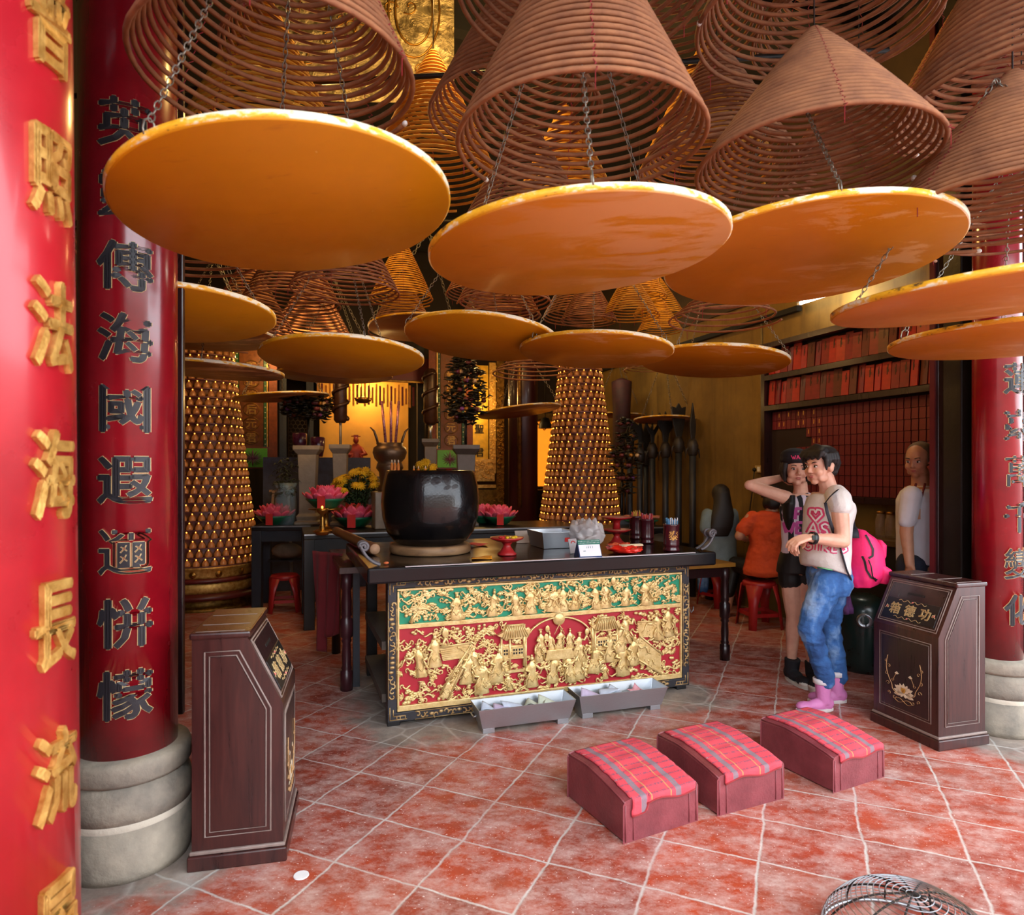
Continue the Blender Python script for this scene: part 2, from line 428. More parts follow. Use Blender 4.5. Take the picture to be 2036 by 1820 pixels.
# ================= people =================
from mathutils.bvhtree import BVHTree
SK=[mat('skin_fair',srgb(226,176,150),.5,0,.06,9,c2=srgb(206,150,126)),mat('skin_tan',srgb(196,142,112),.5,0,.08,9,c2=srgb(170,116,90))]
for s_ in SK:
    b_=s_.node_tree.nodes['Principled BSDF']; b_.inputs['Subsurface Weight'].default_value=.08; b_.inputs['Subsurface Radius'].default_value=(.02,.008,.005)
HAIR=grain_mat('dark_hair',srgb(13,11,12),srgb(34,26,26),.58,0,(70,70,8))
EYW=mat('eye_white',srgb(225,220,216),.3); EYD=mat('eye_dark',srgb(26,18,16),.15); LIP=mat('lip_rose',srgb(190,98,98),.45); BROW=mat('brow_dark',srgb(44,32,30),.7)
def limb(m,pts,rs,n=12,flat=1.0):
    pts=[V(p) for p in pts]; P=[];R=[]
    for i in range(len(pts)-1):
        for k in range(5):
            u=k/5; P.append(pts[i].lerp(pts[i+1],u)); R.append(rs[i]*(1-u)+rs[i+1]*u)
    P.append(pts[-1]); R.append(rs[-1]); m.tube(P,R,n,flat=flat)
    for p,r in zip(pts,rs): m.ball(p,r*.995,0,n,8)
def loft(m,rings,n=24,mat=0,pw=1.0):
    """rings: (centre, rx, ry, slope dz per x, yaw)"""
    vs=[];fs=[]
    for (c,rx,ry,sl,yw) in rings:
        for j in range(n):
            a=2*PI*j/n; ca,sa=math.cos(a),math.sin(a)
            x=rx*math.copysign(abs(ca)**pw,ca); y=ry*math.copysign(abs(sa)**pw,sa)
            X=x*math.cos(yw)-y*math.sin(yw); Yy=x*math.sin(yw)+y*math.cos(yw)
            vs.append((c[0]+X,c[1]+Yy,c[2]+sl*x))
    for i in range(len(rings)-1):
        for j in range(n): fs.append((i*n+j,i*n+(j+1)%n,(i+1)*n+(j+1)%n,(i+1)*n+j))
    fs.append(tuple(range(n-1,-1,-1))); fs.append(tuple((len(rings)-1)*n+j for j in range(n)))
    m.add(vs,fs,mat,True)
def frame_of(c,f,up=(0,0,1)):
    f=V(f).normalized(); s=f.cross(V(up)).normalized(); u=s.cross(f)
    M=Matrix((s,f,u)).transposed().to_4x4(); M.translation=V(c); return M
def head_shapes(m,T,s=1.0,ears=(1,1)):
    S=T@Matrix.Scale(s,4)
    def b(c,r): m.add(*_ball(c,r),0,True,S)
    def _ball(c,r):
        q=MB(); q.ball(c,r,0,16,12); return q.v,q.f
    b((0,-.014,.030),(.074,.094,.086)); b((0,.018,.012),(.068,.070,.080)); b((0,.030,-.040),(.056,.058,.062)); b((0,.060,-.088),(.024,.022,.020))
    for x in (-1,1):
        b((x*.034,.058,-.028),(.030,.030,.030)); b((x*.026,.080,.030),(.022,.010,.007)); b((x*.040,.030,-.068),(.022,.04,.026))
        if ears[0 if x<0 else 1]: b((x*.074,-.008,-.006),(.010,.021,.031)); b((x*.078,-.014,.006),(.008,.016,.018))
        b((x*.011,.094,-.026),(.008,.009,.007))
    q=MB(); q.tube([(0,.080,.026),(0,.094,-.004),(0,.104,-.022)],[.007,.009,.0115],10); q.ball((0,.102,-.022),(.0115,.0115,.010),0,10,8); m.add(q.v,q.f,0,True,S)
    b((0,.083,-.052),(.020,.010,.0055)); b((0,.080,-.062),(.017,.010,.006))
def face_details(T,par,s=1.0,brow=0):
    S=T@Matrix.Scale(s,4)
    for x in (-1,1):
        m=MB(); q=MB(); q.ball((x*.031,.0795,.008),(.0135,.0085,.0068),0,12,8); m.add(q.v,q.f,0,True,S); ey=m.build('eye',EYW,par)
        m=MB(); q=MB(); q.ball((x*.030,.0865,.008),(.0062,.0032,.0062),0,10,6); m.add(q.v,q.f,0,True,S)
        q=MB(); q.tube([(x*(.031+.0155*math.cos(a)),.0835-.004*abs(math.cos(a)),.009+.0075*math.sin(a)) for a in [PI*k/8 for k in range(9)]],.0018,5); m.add(q.v,q.f,0,True,S); m.build('iris',EYD,ey)
        m=MB(); q=MB(); q.tube([(x*(.014+.034*k/5),.0905-.010*(k/5)**2-.0,.030+.006*math.sin(k/5*2.4)) for k in range(6)],[.0022,.003,.003,.0028,.002,.001],6); m.add(q.v,q.f,0,True,S); m.build('eyebrow',BROW,par)
    m=MB(); q=MB(); q.ball((0,.0885,-.0515),(.0185,.0055,.0038),0,10,6); q.ball((0,.0865,-.0595),(.0155,.0055,.0042),0,10,6); m.add(q.v,q.f,0,True,S); m.build('lips',LIP,par)
def hand_shapes(m,w,d,nrm,s=1.0,curl=.5,side=1,spread=.12):
    """palm from wrist w along d; nrm = back of hand; side = where the thumb leaves"""
    d=V(d).normalized(); nrm=(V(nrm)-d*V(nrm).dot(d)).normalized(); x=d.cross(nrm)*side
    w=V(w)
    def P(a,b,c): return w+d*a*s+x*b*s+nrm*c*s
    for b in (-.026,-.009,.009,.026): m.tube([P(0,b*.7,0),P(.045,b*.95,.003),P(.085,b,0)],[.013*s,.0125*s,.0105*s],8); m.ball(P(.085,b,0),.0105*s,0,8,6)
    m.ball(P(.02,.018,-.008),(.016*s,)*3,0,8,6)
    for k,(b,L) in enumerate(((.027,.072),(.009,.080),(-.009,.075),(-.026,.058))):
        a=0; p=P(.085,b,0); cu=curl*(1+.12*k); pts=[p]; rs=[.0098*s]
        dd=(d+x*spread*(b/.027)).normalized()
        for j,f in enumerate((.45,.32,.23)):
            a+=cu*(.75,.9,.6)[j]; dirv=dd*math.cos(a)-nrm*math.sin(a); pts.append(pts[-1]+dirv*L*f*s); rs.append((.0092,.0085,.0072)[j]*s)
        m.tube(pts,rs,8); 
        for q,r in zip(pts,rs): m.ball(q,r,0,8,6)
    pts=[P(.018,.026,-.006),P(.042,.046,-.016),P(.066,.050,-.024),P(.084,.046,-.030)]; rs=[.0135*s,.0115*s,.0098*s,.008*s]
    m.tube(pts,rs,8)
    for q,r in zip(pts,rs): m.ball(q,r,0,8,6)
class Pers:
    def __init__(s,label,loc,rz=0):
        s.t=thing('person',label,'person',loc); s.o=V(loc)
    def at(s,px,py,Y): return at(px,py,Y)-s.o
def decal(target,par,name,mt,polys,d,off=.003,sub=.02):
    """press flat verts onto a surface along d"""
    me=target.data; tree=BVHTree.FromPolygons([v.co for v in me.vertices],[tuple(p.vertices) for p in me.polygons])
    d=V(d).normalized(); vs,fs=polys; out=[];ok=[]
    for v in vs:
        h=tree.ray_cast(V(v)-d*.6,d)
        if h[0] is None: out.append(V(v)); ok.append(False)
        else: out.append(h[0]-d*off+h[1]*.0); ok.append(True)
    m=MB(); m.add(out,[f for f in fs if all(ok[i] for i in f)],0,True); return m.build(name,mt,par)
def ribbon(pts,w,M,n=6):
    """a flat stroke through 2D pts, width w, as dense quads in the plane M"""
    P=[]
    for i in range(len(pts)-1):
        for k in range(n): P.append(V((*pts[i],0)).lerp(V((*pts[i+1],0)),k/n))
    P.append(V((*pts[-1],0))); vs=[];fs=[]
    for i,p in enumerate(P):
        t=(P[min(i+1,len(P)-1)]-P[max(i-1,0)]).normalized(); nn=V((-t.y,t.x,0))*w/2
        vs+=[M@(p+nn),M@p,M@(p-nn)]
    for i in range(len(P)-1): fs+=[(3*i,3*i+1,3*i+4,3*i+3),(3*i+1,3*i+2,3*i+5,3*i+4)]
    return vs,fs
def merge(*L):
    V_=[];F_=[]
    for vs,fs in L:
        o=len(V_); V_+=vs; F_+=[tuple(i+o for i in f) for f in fs]
    return V_,F_
LET={'G':[(.8,.85),(.5,1),(.15,.8),(.05,.45),(.2,.1),(.55,0),(.85,.2),(.85,.45),(.55,.45)],'I':[(.5,0),(.5,1)],'R':[(.15,0),(.15,1),(.6,1),(.8,.75),(.6,.5),(.2,.5),(.85,0)],'L':[(.2,1),(.2,0),(.8,.03)],'S':[(.85,.85),(.5,1),(.2,.82),(.3,.58),(.7,.42),(.82,.18),(.5,0),(.12,.12)],
'A':[(.05,0),(.5,1),(.95,0),(.8,.35),(.2,.35)],'E':[(.85,1),(.2,1),(.2,.5),(.7,.5),(.2,.5),(.2,0),(.85,0)],'F':[(.85,1),(.2,1),(.2,.5),(.7,.5),(.2,.5),(.2,0)],'H':[(.5,.1),(.1,.6),(.15,.9),(.4,.92),(.5,.7),(.6,.95),(.85,.9),(.92,.6),(.5,.1)],'W':[(.0,1),(.3,0),(.5,.7),(.7,0),(1,1)],'O':[(.5,1),(.15,.8),(.08,.4),(.3,.05),(.65,.02),(.9,.35),(.85,.75),(.5,1)]}
def letters(txt,x,y,w,h,sw,M,slant=0):
    out=[]
    for k,ch in enumerate(txt):
        if ch in LET: out.append(ribbon([(x+k*w*1.08+(a+slant*b)*w,y+b*h) for a,b in LET[ch]],sw,M))
    return merge(*out)

# ---- woman in the white blouse, side on ----
Y0=4.12
b0=at(1638,CY,Y0); P1=Pers('woman with short black hair in white blouse, blue jeans and pink boots, side on',(b0.x,b0.y,0)); p=P1.at; par=P1.t
hc=p(1631,928,4.11); hT=frame_of(hc,(-.90,-.42,-.10))
m=MB(); head_shapes(m,hT,1.0,(1,1))
limb(m,[p(1640,948,4.12),p(1646,966,4.12),p(1650,988,4.12)],[.052,.052,.062])
loft(m,[(p(1648,980,4.12),.055,.13,0,.3),(p(1648,1000,4.12),.09,.17,0,.3),(p(1647,1050,4.12),.10,.14,0,.3),(p(1645,1100,4.12),.09,.13,0,.3),(p(1648,1140,4.12),.10,.15,0,.3)])
sl=p(1667,994,3.99); el=p(1676,1077,3.93); wl=p(1612,1070,3.86)
limb(m,[sl,sl.lerp(el,.5),el,el.lerp(wl,.35),wl],[.054,.049,.041,.042,.026])
hand_shapes(m,p(1608,1068,3.855),(-.93,-.1,-.28),(-.25,-.45,.85),.98,.62,side=1)
sr=p(1640,998,4.25); er=p(1634,1072,4.30); wr=p(1592,1078,4.10)
limb(m,[sr,er,wr],[.05,.040,.027]); hand_shapes(m,wr,(-.75,-.6,-.2),(-.3,.2,.9),.95,.7,side=-1)
hipl,knl,anl=p(1642,1158,4.06),p(1609,1248,4.03),p(1641,1344,4.06); hipr,knr,anr=p(1655,1158,4.20),p(1650,1242,4.22),p(1668,1340,4.22)
limb(m,[hipl,knl,anl,p(1640,1392,4.07)],[.072,.055,.036,.032]); limb(m,[hipr,knr,anr,p(1666,1378,4.22)],[.072,.055,.036,.032])
body=vox(m,'body',SK[0],par,.0052,3,.4)
face_details(hT,par)
# hair
m=MB(); S=hT
def hb(c,r): 
    q=MB(); q.ball(c,r,0,16,12); m.add(q.v,q.f,0,True,S)
hb((0,-.035,.055),(.086,.098,.078)); hb((0,-.062,.015),(.078,.062,.075)); hb((0,-.066,-.035),(.062,.040,.040))
for k in range(15):
    u=k/14; x=-.07+.14*u
    q=MB(); z0_=.118-.05*abs(u-.5); q.tube([(x*.6,.01,z0_+.012),(x*.95,.062,.090),(x*1.05+.012,.086-.30*(x*x)*4,.060-.012*math.sin(k*1.7))],[.026,.022,.007],8); m.add(q.v,q.f,0,True,S)
for sx in (-1,1):
    for k in range(5):
        q=MB(); q.tube([(sx*.066,.03-.022*k,.08),(sx*.082,.040-.024*k,.04),(sx*.080,.044-.026*k,.010-.014*math.sin(k*2.1)-(.03 if k==0 else 0))],[.022,.018,.006],8); m.add(q.v,q.f,0,True,S)
for k in range(9):
    a=-1.1+k*.28; q=MB(); q.tube([(.05*math.sin(a),-.075,.06),(.066*math.sin(a),-.108+.02*abs(a),.01),(.056*math.sin(a),-.096+.02*abs(a),-.055-.01*math.sin(k*2))],[.03,.022,.008],8); m.add(q.v,q.f,0,True,S)
vox(m,'hair',HAIR,par,.0055,2,.4)
# blouse
m=MB(); yw=.28
loft(m,[(p(1649,989,4.12),.050,.140,-.55,yw),(p(1650,996,4.12),.088,.185,-.42,yw),(p(1648,1012,4.12),.118,.185,-.1,yw),(p(1646,1040,4.12),.128,.165,0,yw),(p(1644,1070,4.12),.134,.160,0,yw),(p(1642,1095,4.12),.136,.165,-.05,yw),(p(1639,1114,4.12),.130,.172,-.12,yw),(p(1641,1134,4.12),.124,.172,-.30,yw)])
limb(m,[p(1662,985,4.03),p(1667,993,3.995),p(1671,1006,3.97)],[.068,.072,.070]); limb(m,[p(1644,992,4.22),p(1640,1010,4.27)],[.066,.070])
def wrinkle(me,amp=.005,sc=9,seed=0,az=2.4):
    co=[v.co.copy() for v in me.vertices]; no=[v.normal.copy() for v in me.vertices]; out=[]
    for c,nn in zip(co,no):
        d=noise.fractal(V((c.x*sc+seed,c.y*sc,c.z*sc/az)),1,2,3); out+=list(c+nn*(d*amp))
    me.vertices.foreach_set('co',out); me.update()
blouse_mat=mat('white_blouse',srgb(222,216,212),.85,0,.05,6,.3,90,c2=srgb(198,190,186))
bl=vox(m,'blouse',blouse_mat,par,.007,4,.5,disp=lambda me: wrinkle(me,.007,8,2))
PK=mat('print_pink',srgb(222,70,120),.7,0,.1,30); PW=mat('print_white',srgb(248,240,242),.7)
dd=V((.42,.90,0)).normalized(); sx_=V((dd.y,-dd.x,0))
def plane(px,py,Y):
    o=p(px,py,Y); M=Matrix((sx_,V((0,0,1)),-dd)).transposed().to_4x4(); M.translation=o; return M
for (txt,px,py,w,h,sl_) in (('H',1606,1042,.085,.085,0),('AS',1604,1066,.06,.07,.1),('GIRLS',1597,1098,.046,.056,.12)):
    M=plane(px,py,3.95)
    decal(bl,bl,'print_glow',PK,letters(txt,0,0,w,h,.034 if txt!='GIRLS' else .026,M,sl_),dd,.003)
    decal(bl,bl,'print_letters',PW,letters(txt,0,0,w,h,.010,M,sl_),dd,.0045)
m=MB(); limb(m,[p(1637,993,4.02)+V((0,0,0)),p(1645,988,4.0),p(1652,987,4.0)],[.006,.006,.006]); 
# jeans
m=MB()
loft(m,[(p(1648,1118,4.125),.098,.145,0,.25),(p(1648,1140,4.125),.108,.160,0,.25),(p(1650,1165,4.125),.108,.165,0,.25),(p(1648,1180,4.125),.09,.15,0,.25)])
limb(m,[p(1644,1162,4.05),hipl.lerp(knl,.5),knl,knl.lerp(anl,.5),anl,p(1642,1352,4.06)],[.094,.086,.070,.064,.056,.058]); limb(m,[p(1656,1162,4.20),hipr.lerp(knr,.5),knr,knr.lerp(anr,.5),anr,p(1668,1347,4.22)],[.092,.082,.066,.060,.052,.054])
def denim():
    t=NT('faded_denim'); raw=t.coord(); n=t.noise(5,5,t.coord((1,1,.55)),.6)
    b=t.ramp(n,[(.32,srgb(26,58,108)),(.5,srgb(52,98,158)),(.68,srgb(142,172,208))]); t.set('Base Color',b); t.set('Roughness',.85); t.bump(t.noise(26,5,t.coord((1,1,2.2))),.55,.012); return t.mat
DEN=denim()
jn=vox(m,'jeans',DEN,par,.007,4,.5,disp=lambda me: wrinkle(me,.010,10,5,.55))
m=MB(); m.tube([p(1626,1128,3.98)+V((0,0,0)),p(1640,1131,3.95),p(1655,1134,3.955)],.004,5)
m.build('belt_loop',mat('belt_green',srgb(90,170,110),.6),jn)
def boot(name,T,mt,sole,cuff=None,h=.16,s=1.0,toe=None):
    m=MB(); q=MB()
    q.ball((0,.05,.05),(.046,.085,.045),0,14,10); q.ball((0,.155,.044),(.048,.07,.036),0,14,10); q.ball((0,-.03,.06),(.042,.048,.055),0,14,10)
    q.tube([(0,-.004,.06),(0,.004,.11),(0,.012,h)],[.05,.053,.058],14)
    m.add(q.v,q.f,0,True,T@Matrix.Scale(s,4)); o=vox(m,name,mt,par,.006,3,.5)
    m=MB(); n=24; pl=[]
    for k in range(n):
        a=2*PI*k/n; y=.075+.152*math.sin(a); x=(.050+.006*math.sin(a))*math.cos(a)*(1 if abs(math.sin(a))<.8 else 1); pl.append((x,y))
    m.prism(pl,.0,.026,0,T@Matrix.Scale(s,4)); m.build('sole',sole,o,bevel=.004)
    if cuff:
        m=MB(); m.lathe([(.057,h-.035),(.064,h-.03),(.066,h+.0),(.058,h+.006)],20,0,T@Matrix.Scale(s,4)@Matrix.Translation((0,.012,0)),cap=False); m.build('cuff',cuff,o,solid=.004)
    if toe:
        m=MB(); q=MB(); q.ball((0,.175,.036),(.047,.052,.030),0,14,10); m.add(q.v,q.f,0,True,T@Matrix.Scale(s,4)); m.build('toe_cap',toe,o)
    return o
BP=mat('boot_pink',srgb(214,128,186),.55,0,.08,9,.2); BS=mat('boot_sole',srgb(226,216,214),.6); BC=mat('boot_cuff',srgb(232,226,232),.7)
def footT(pp,yaw): return Matrix.Translation(pp)@Matrix.Rotation(yaw,4,'Z')
f1=fl(1638,1414)-P1.o; f2=fl(1664,1397)-P1.o
boot('boot',footT(f1,PI/2+.12),BP,BS,BC,.245,.82); boot('boot',footT(f2,PI/2-.05),BP,BS,BC,.245,.82)
m=MB(); T=frame_of(el.lerp(wl,.93),wl-el); m.lathe([(.033,-.012),(.036,-.010),(.036,.010),(.033,.012)],20,0,T@Matrix.Rotation(-PI/2,4,'X'),cap=False); wt=m.build('wristwatch',G['black'],par,solid=.003)
m=MB(); m.box(el.lerp(wl,.93)+V((-.008,-.034,.006)),(.026,.010,.028)); m.build('watch_face',mat('watch_glass',srgb(70,84,84),.2,.5),wt,bevel=.003)
# hot pink backpack with black straps
bpos=at(1706,CY,4.16); t=thing('backpack','hot pink backpack with black straps hanging low on the woman in the white blouse','backpack',(bpos.x,bpos.y,.80))
q=lambda px,py,Y: at(px,py,Y)-V((bpos.x,bpos.y,.80))
HP=mat('hot_pink_nylon',srgb(255,44,120),.6,0,.08,8,.2,60,c2=srgb(226,30,100))
m=MB(); loft(m,[(q(1697,1052,4.15),.03,.09,0,.2),(q(1704,1064,4.15),.062,.13,-.2,.2),(q(1712,1090,4.15),.088,.145,-.1,.2),(q(1713,1120,4.15),.100,.15,0,.2),(q(1710,1145,4.15),.108,.15,.1,.2),(q(1706,1160,4.15),.08,.13,.25,.2)],28,0,.75)
pk=vox(m,'pack_body',HP,t,.007,4,.5,disp=lambda me: wrinkle(me,.008,9,8))
m=MB(); loft(m,[(q(1738,1072,4.12),.012,.07,0,.1),(q(1741,1082,4.12),.030,.09,0,.1),(q(1740,1105,4.12),.030,.09,0,.1),(q(1737,1113,4.12),.02,.08,0,.1)],20,0,.7); vox(m,'upper_flap',HP,t,.006,3)
m=MB(); loft(m,[(q(1738,1120,4.10),.02,.08,0,.1),(q(1746,1130,4.10),.045,.10,0,.1),(q(1747,1148,4.10),.042,.10,0,.1),(q(1744,1158,4.10),.026,.09,0,.1)],20,0,.7); fp=vox(m,'front_pocket',HP,t,.006,3)
m=MB(); m.tube([q(1727,1114,3.985),q(1732,1126,3.98),q(1735,1146,3.98),q(1742,1157,3.985)],.004,6); m.ball(q(1743,1153,3.985),.006,0,6,4); m.build('pocket_trim',G['black'],fp)
def strap(pts,w,nm): 
    m=MB(); m.tube(pts,w,8,flat=.22); m.build(nm,mat('strap_navy',srgb(24,24,36),.7),t)
strap([q(1641,1000,3.935),q(1650,988,3.925),q(1664,975,3.97),q(1682,990,4.06),q(1691,1020,4.08),q(1697,1056,4.08)],.016,'shoulder_strap')
strap([q(1641,1000,3.935),q(1645,1020,3.915),q(1652,1042,3.92),q(1662,1070,3.99)],.011,'shoulder_strap')
strap([q(1670,1086,3.955),q(1677,1110,3.945),q(1684,1135,3.955),q(1692,1150,4.0)],.020,'lower_strap')
bt=pk
for pts in ([(1733,1068),(1738,1078),(1746,1096),(1745,1110),(1736,1116)],[(1726,1112),(1730,1122),(1733,1140),(1741,1154),(1752,1157)]):
    Mq=Matrix.Identity(4); vs_=[];fs_=[]
    P=[q(a,b,3.9) for a,b in pts]; P2_=[]
    for i in range(len(P)-1):
        for k in range(6): P2_.append(P[i].lerp(P[i+1],k/6))
    for i,pp in enumerate(P2_):
        tt=(P2_[min(i+1,len(P2_)-1)]-P2_[max(i-1,0)]).normalized(); nn=V((-tt.z,0,tt.x))*.006
        vs_+=[pp+nn,pp-nn]
    for i in range(len(P2_)-1): fs_.append((2*i,2*i+1,2*i+3,2*i+2))
    decal(pk,pk,'black_trim',G['black'],(vs_,fs_),(.25,.97,0),.006)
strap([q(1697,1048,4.09),q(1700,1058,4.05),q(1702,1070,4.03)],.020,'grab_loop')

# ---- woman in the black cap ----
Y0=4.62
b0=at(1584,CY,Y0); P2=Pers('woman in a black cap and striped sleeveless top, one hand raised behind her head',(b0.x,b0.y,0)); p=P2.at; par=P2.t
hc=p(1581,934,4.60); hT=frame_of(hc,(-.16,-.98,-.06))
m=MB(); head_shapes(m,hT,1.0)
limb(m,[p(1590,955,4.62),p(1592,972,4.63),p(1592,992,4.64)],[.048,.047,.058])
loft(m,[(p(1591,982,4.64),.10,.065,0,-.2),(p(1590,1000,4.64),.13,.085,0,-.2),(p(1588,1050,4.64),.105,.08,0,-.2),(p(1586,1100,4.64),.10,.085,0,-.2),(p(1584,1140,4.64),.12,.09,0,-.2)])
sr=p(1563,990,4.60); er=p(1490,965,4.62); wr=p(1556,950,4.74)
limb(m,[sr,sr.lerp(er,.55),er,er.lerp(wr,.4),wr],[.050,.043,.036,.036,.025]); hand_shapes(m,wr,(.95,.05,.05),(.0,.9,.3),.95,.5,side=-1)
sl=p(1618,992,4.68); el=p(1640,1062,4.76); wl=p(1670,1140,4.66)
limb(m,[sl,el,wl],[.048,.038,.026]); hand_shapes(m,wl,(.35,-.2,-.9),(.9,-.2,.3),.95,.9,side=1)
h1,k1,a1=p(1574,1140,4.64),p(1578,1228,4.62),p(1574,1305,4.66); h2,k2,a2=p(1600,1140,4.62),p(1609,1230,4.58),p(1615,1322,4.58)
limb(m,[h1,h1.lerp(k1,.5),k1,k1.lerp(a1,.4),a1,p(1574,1335,4.67)],[.078,.070,.050,.050,.034,.036]); limb(m,[h2,h2.lerp(k2,.5),k2,k2.lerp(a2,.4),a2,p(1615,1345,4.58)],[.078,.068,.050,.050,.034,.036])
vox(m,'body',SK[0],par,.0055,3,.4)
face_details(hT,par)
m=MB(); S=hT
hb((0,-.030,.02),(.082,.080,.092)); hb((0,-.06,-.05),(.070,.04,.06))
for sx in (-1,1):
    for k in range(4):
        qq=MB(); qq.tube([(sx*.07,.03-.026*k,.05),(sx*.080,.034-.03*k,-.01),(sx*.074,.030-.028*k,-.085+.01*k)],[.022,.019,.010],8); m.add(qq.v,qq.f,0,True,S)
for k in range(0):
    qq=MB(); qq.tube([(-.05+.03*k,.05,.085),(-.055+.034*k,.080,.062),(-.062+.036*k,.086,.034)],[.02,.014,.005],8); m.add(qq.v,qq.f,0,True,S)
vox(m,'hair',HAIR,par,.006,2,.4)
m=MB(); hb((0,-.020,.070),(.100,.108,.056)); hb((0,-.02,.100),(.095,.100,.052))
CAPM=mat('cap_black',srgb(22,19,28),.8,0,.1,20); cp_=vox(m,'cap',CAPM,par,.006,3,.5)
m=MB(); Tb=S@Matrix.Rotation(math.radians(8),4,'X'); m.grid(lambda u,v:((-.075+.15*u)*(1-.25*v),-.06-.10*math.cos((u-.5)*2.2)*(.55+.45*v)-.02,.045-.02*(2*u-1)**2),12,4,0,Tb); m.build('cap_brim',CAPM,cp_,solid=.006)
CL=mat('cap_letter_pink',srgb(240,60,120),.6)
dcap=(hT.to_3x3()@V((0,-1,-.05))).normalized(); sxx=dcap.cross(V((0,0,1))).normalized(); upx=sxx.cross(dcap)
M=Matrix((sxx,upx,-dcap)).transposed().to_4x4(); M.translation=hT@V((-.040,.2,.082))
if (M@V((1,0,0))-M.translation).dot(hT.to_3x3()@V((1,0,0)))<0: M=Matrix((-sxx,upx,-dcap)).transposed().to_4x4(); M.translation=hT@V((-.040,.2,.082))
decal(cp_,cp_,'cap_lettering',CL,letters('IAW',0,0,.026,.028,.0055,M,.1),dcap,.002)
def stripes():
    t=NT('black_white_stripes'); x,y,z=t.xyz(t.coord()); n=t.noise(6,3,t.tc.outputs['Object'])
    xx=t.math('ADD',t.math('MULTIPLY',x,1.0),t.math('MULTIPLY',n,.03)); f=t.math('FRACT',t.math('MULTIPLY',xx,18)); k=t.math('GREATER_THAN',f,.5)
    t.set('Base Color',t.mix(k,srgb(26,24,30),srgb(206,192,204))); t.set('Roughness',.85); t.bump(t.noise(14,4,t.tc.outputs['Object']),.3,.01); return t.mat
m=MB(); loft(m,[(p(1593,980,4.64),.055,.055,0,-.2),(p(1591,990,4.64),.105,.085,0,-.2),(p(1589,1010,4.64),.130,.105,0,-.2),(p(1588,1045,4.64),.118,.102,0,-.2),(p(1587,1080,4.64),.112,.100,0,-.2),(p(1585,1104,4.64),.116,.104,0,-.2)])
tp_=vox(m,'striped_top',stripes(),par,.007,3,.5,disp=lambda me: wrinkle(me,.006,9,4))
m=MB(); loft(m,[(p(1570,984,4.62),.035,.07,0,-.2),(p(1567,1000,4.62),.045,.10,0,-.2),(p(1566,1030,4.63),.035,.09,0,-.2),(p(1567,1055,4.64),.02,.06,0,-.2)]); vox(m,'black_vest_side',G['black'],par,.007,3)
d2=V((.1,.99,0)).normalized(); s2=V((d2.y,-d2.x,0))
for (txt,px,py,w,h) in (('AFO',1566,1034,.055,.075),('WES',1568,1062,.055,.075)):
    M=Matrix((s2,V((0,0,1)),-d2)).transposed().to_4x4(); M.translation=p(px,py,4.5); decal(tp_,tp_,'print_letters',mat('print_magenta_'+txt,srgb(206,84,160),.7),letters(txt,0,0,w,h,.020,M,.1),d2,.003)
m=MB(); loft(m,[(p(1585,1098,4.64),.112,.100,0,-.2),(p(1584,1120,4.64),.130,.110,0,-.2),(p(1584,1138,4.64),.138,.112,0,-.2)]); limb(m,[p(1572,1136,4.64),p(1573,1154,4.64)],[.086,.088]); limb(m,[p(1601,1136,4.62),p(1603,1154,4.62)],[.086,.088]); vox(m,'black_shorts',G['black'],par,.007,3,.5)
SHB=mat('canvas_black',srgb(24,24,30),.8,0,.1,30); SHW=mat('rubber_white',srgb(222,216,204),.5)
boot('canvas_shoe',footT(fl(1574,1354)-P2.o,PI+.15),SHB,SHW,None,.17,.95,SHW); boot('canvas_shoe',footT(fl(1616,1361)-P2.o,PI-.35),SHB,SHW,None,.17,.95,SHW)
up_=at(1675,1146,4.60); t=thing('folded_umbrella','folded purple frilled umbrella hanging behind the jeans of the woman in pink boots','umbrella',up_)
m=MB(); m.tube([(0,0,.0),(0,0,.08)],.009,8); m.build('handle',G['black'],t)
m=MB(); n=30; vs=[];fs=[]; pr=[(.014,0),(.030,-.05),(.042,-.12),(.050,-.18),(.062,-.22),(.060,-.255),(.035,-.26)]
for (r_,z) in pr:
    for j in range(n): a=2*PI*j/n; rr_=r_*(1+.16*math.sin(a*7)*min(1,-z*6)); vs.append((rr_*math.cos(a),rr_*math.sin(a),z))
for i in range(len(pr)-1):
    for j in range(n): fs.append((i*n+j,(i+1)*n+j,(i+1)*n+(j+1)%n,i*n+(j+1)%n))
m.add(vs,fs); m.build('umbrella_canopy',mat('umbrella_purple',srgb(120,66,128),.7,0,.2,20,c2=srgb(70,40,76)),t,solid=.004)

# ---- person in the orange shirt on the plastic stool, back to us ----
b0=fl(1526,1252); P3=Pers('seated person with black bobbed hair and an orange shirt, back to the viewer',(b0.x,b0.y+.12,.03)); par=P3.t; o=V((0,0,0))
m=MB(); hT=frame_of((.10,.02,1.20),(.25,.95,-.25)); head_shapes(m,hT,.98)
limb(m,[(.09,0,1.13),(.08,-.01,1.05)],[.05,.06])
loft(m,[((.06,0,1.04),.15,.08,0,0),((.06,0,.95),.18,.11,0,0),((.04,0,.75),.15,.11,0,0),((.02,0,.55),.17,.13,0,0),((.02,.02,.46),.18,.15,0,0)])
limb(m,[(-.12,0,1.01),(-.235,-.03,.84),(-.11,.22,.80)],[.05,.044,.028]); hand_shapes(m,(-.11,.22,.80),(.5,.8,0),(0,0,1),.95,.6)
limb(m,[(.24,0,1.01),(.30,0,.84),(.16,.24,.80)],[.05,.042,.028]); hand_shapes(m,(.16,.24,.80),(-.4,.8,0),(0,0,1),.95,.6,side=-1)
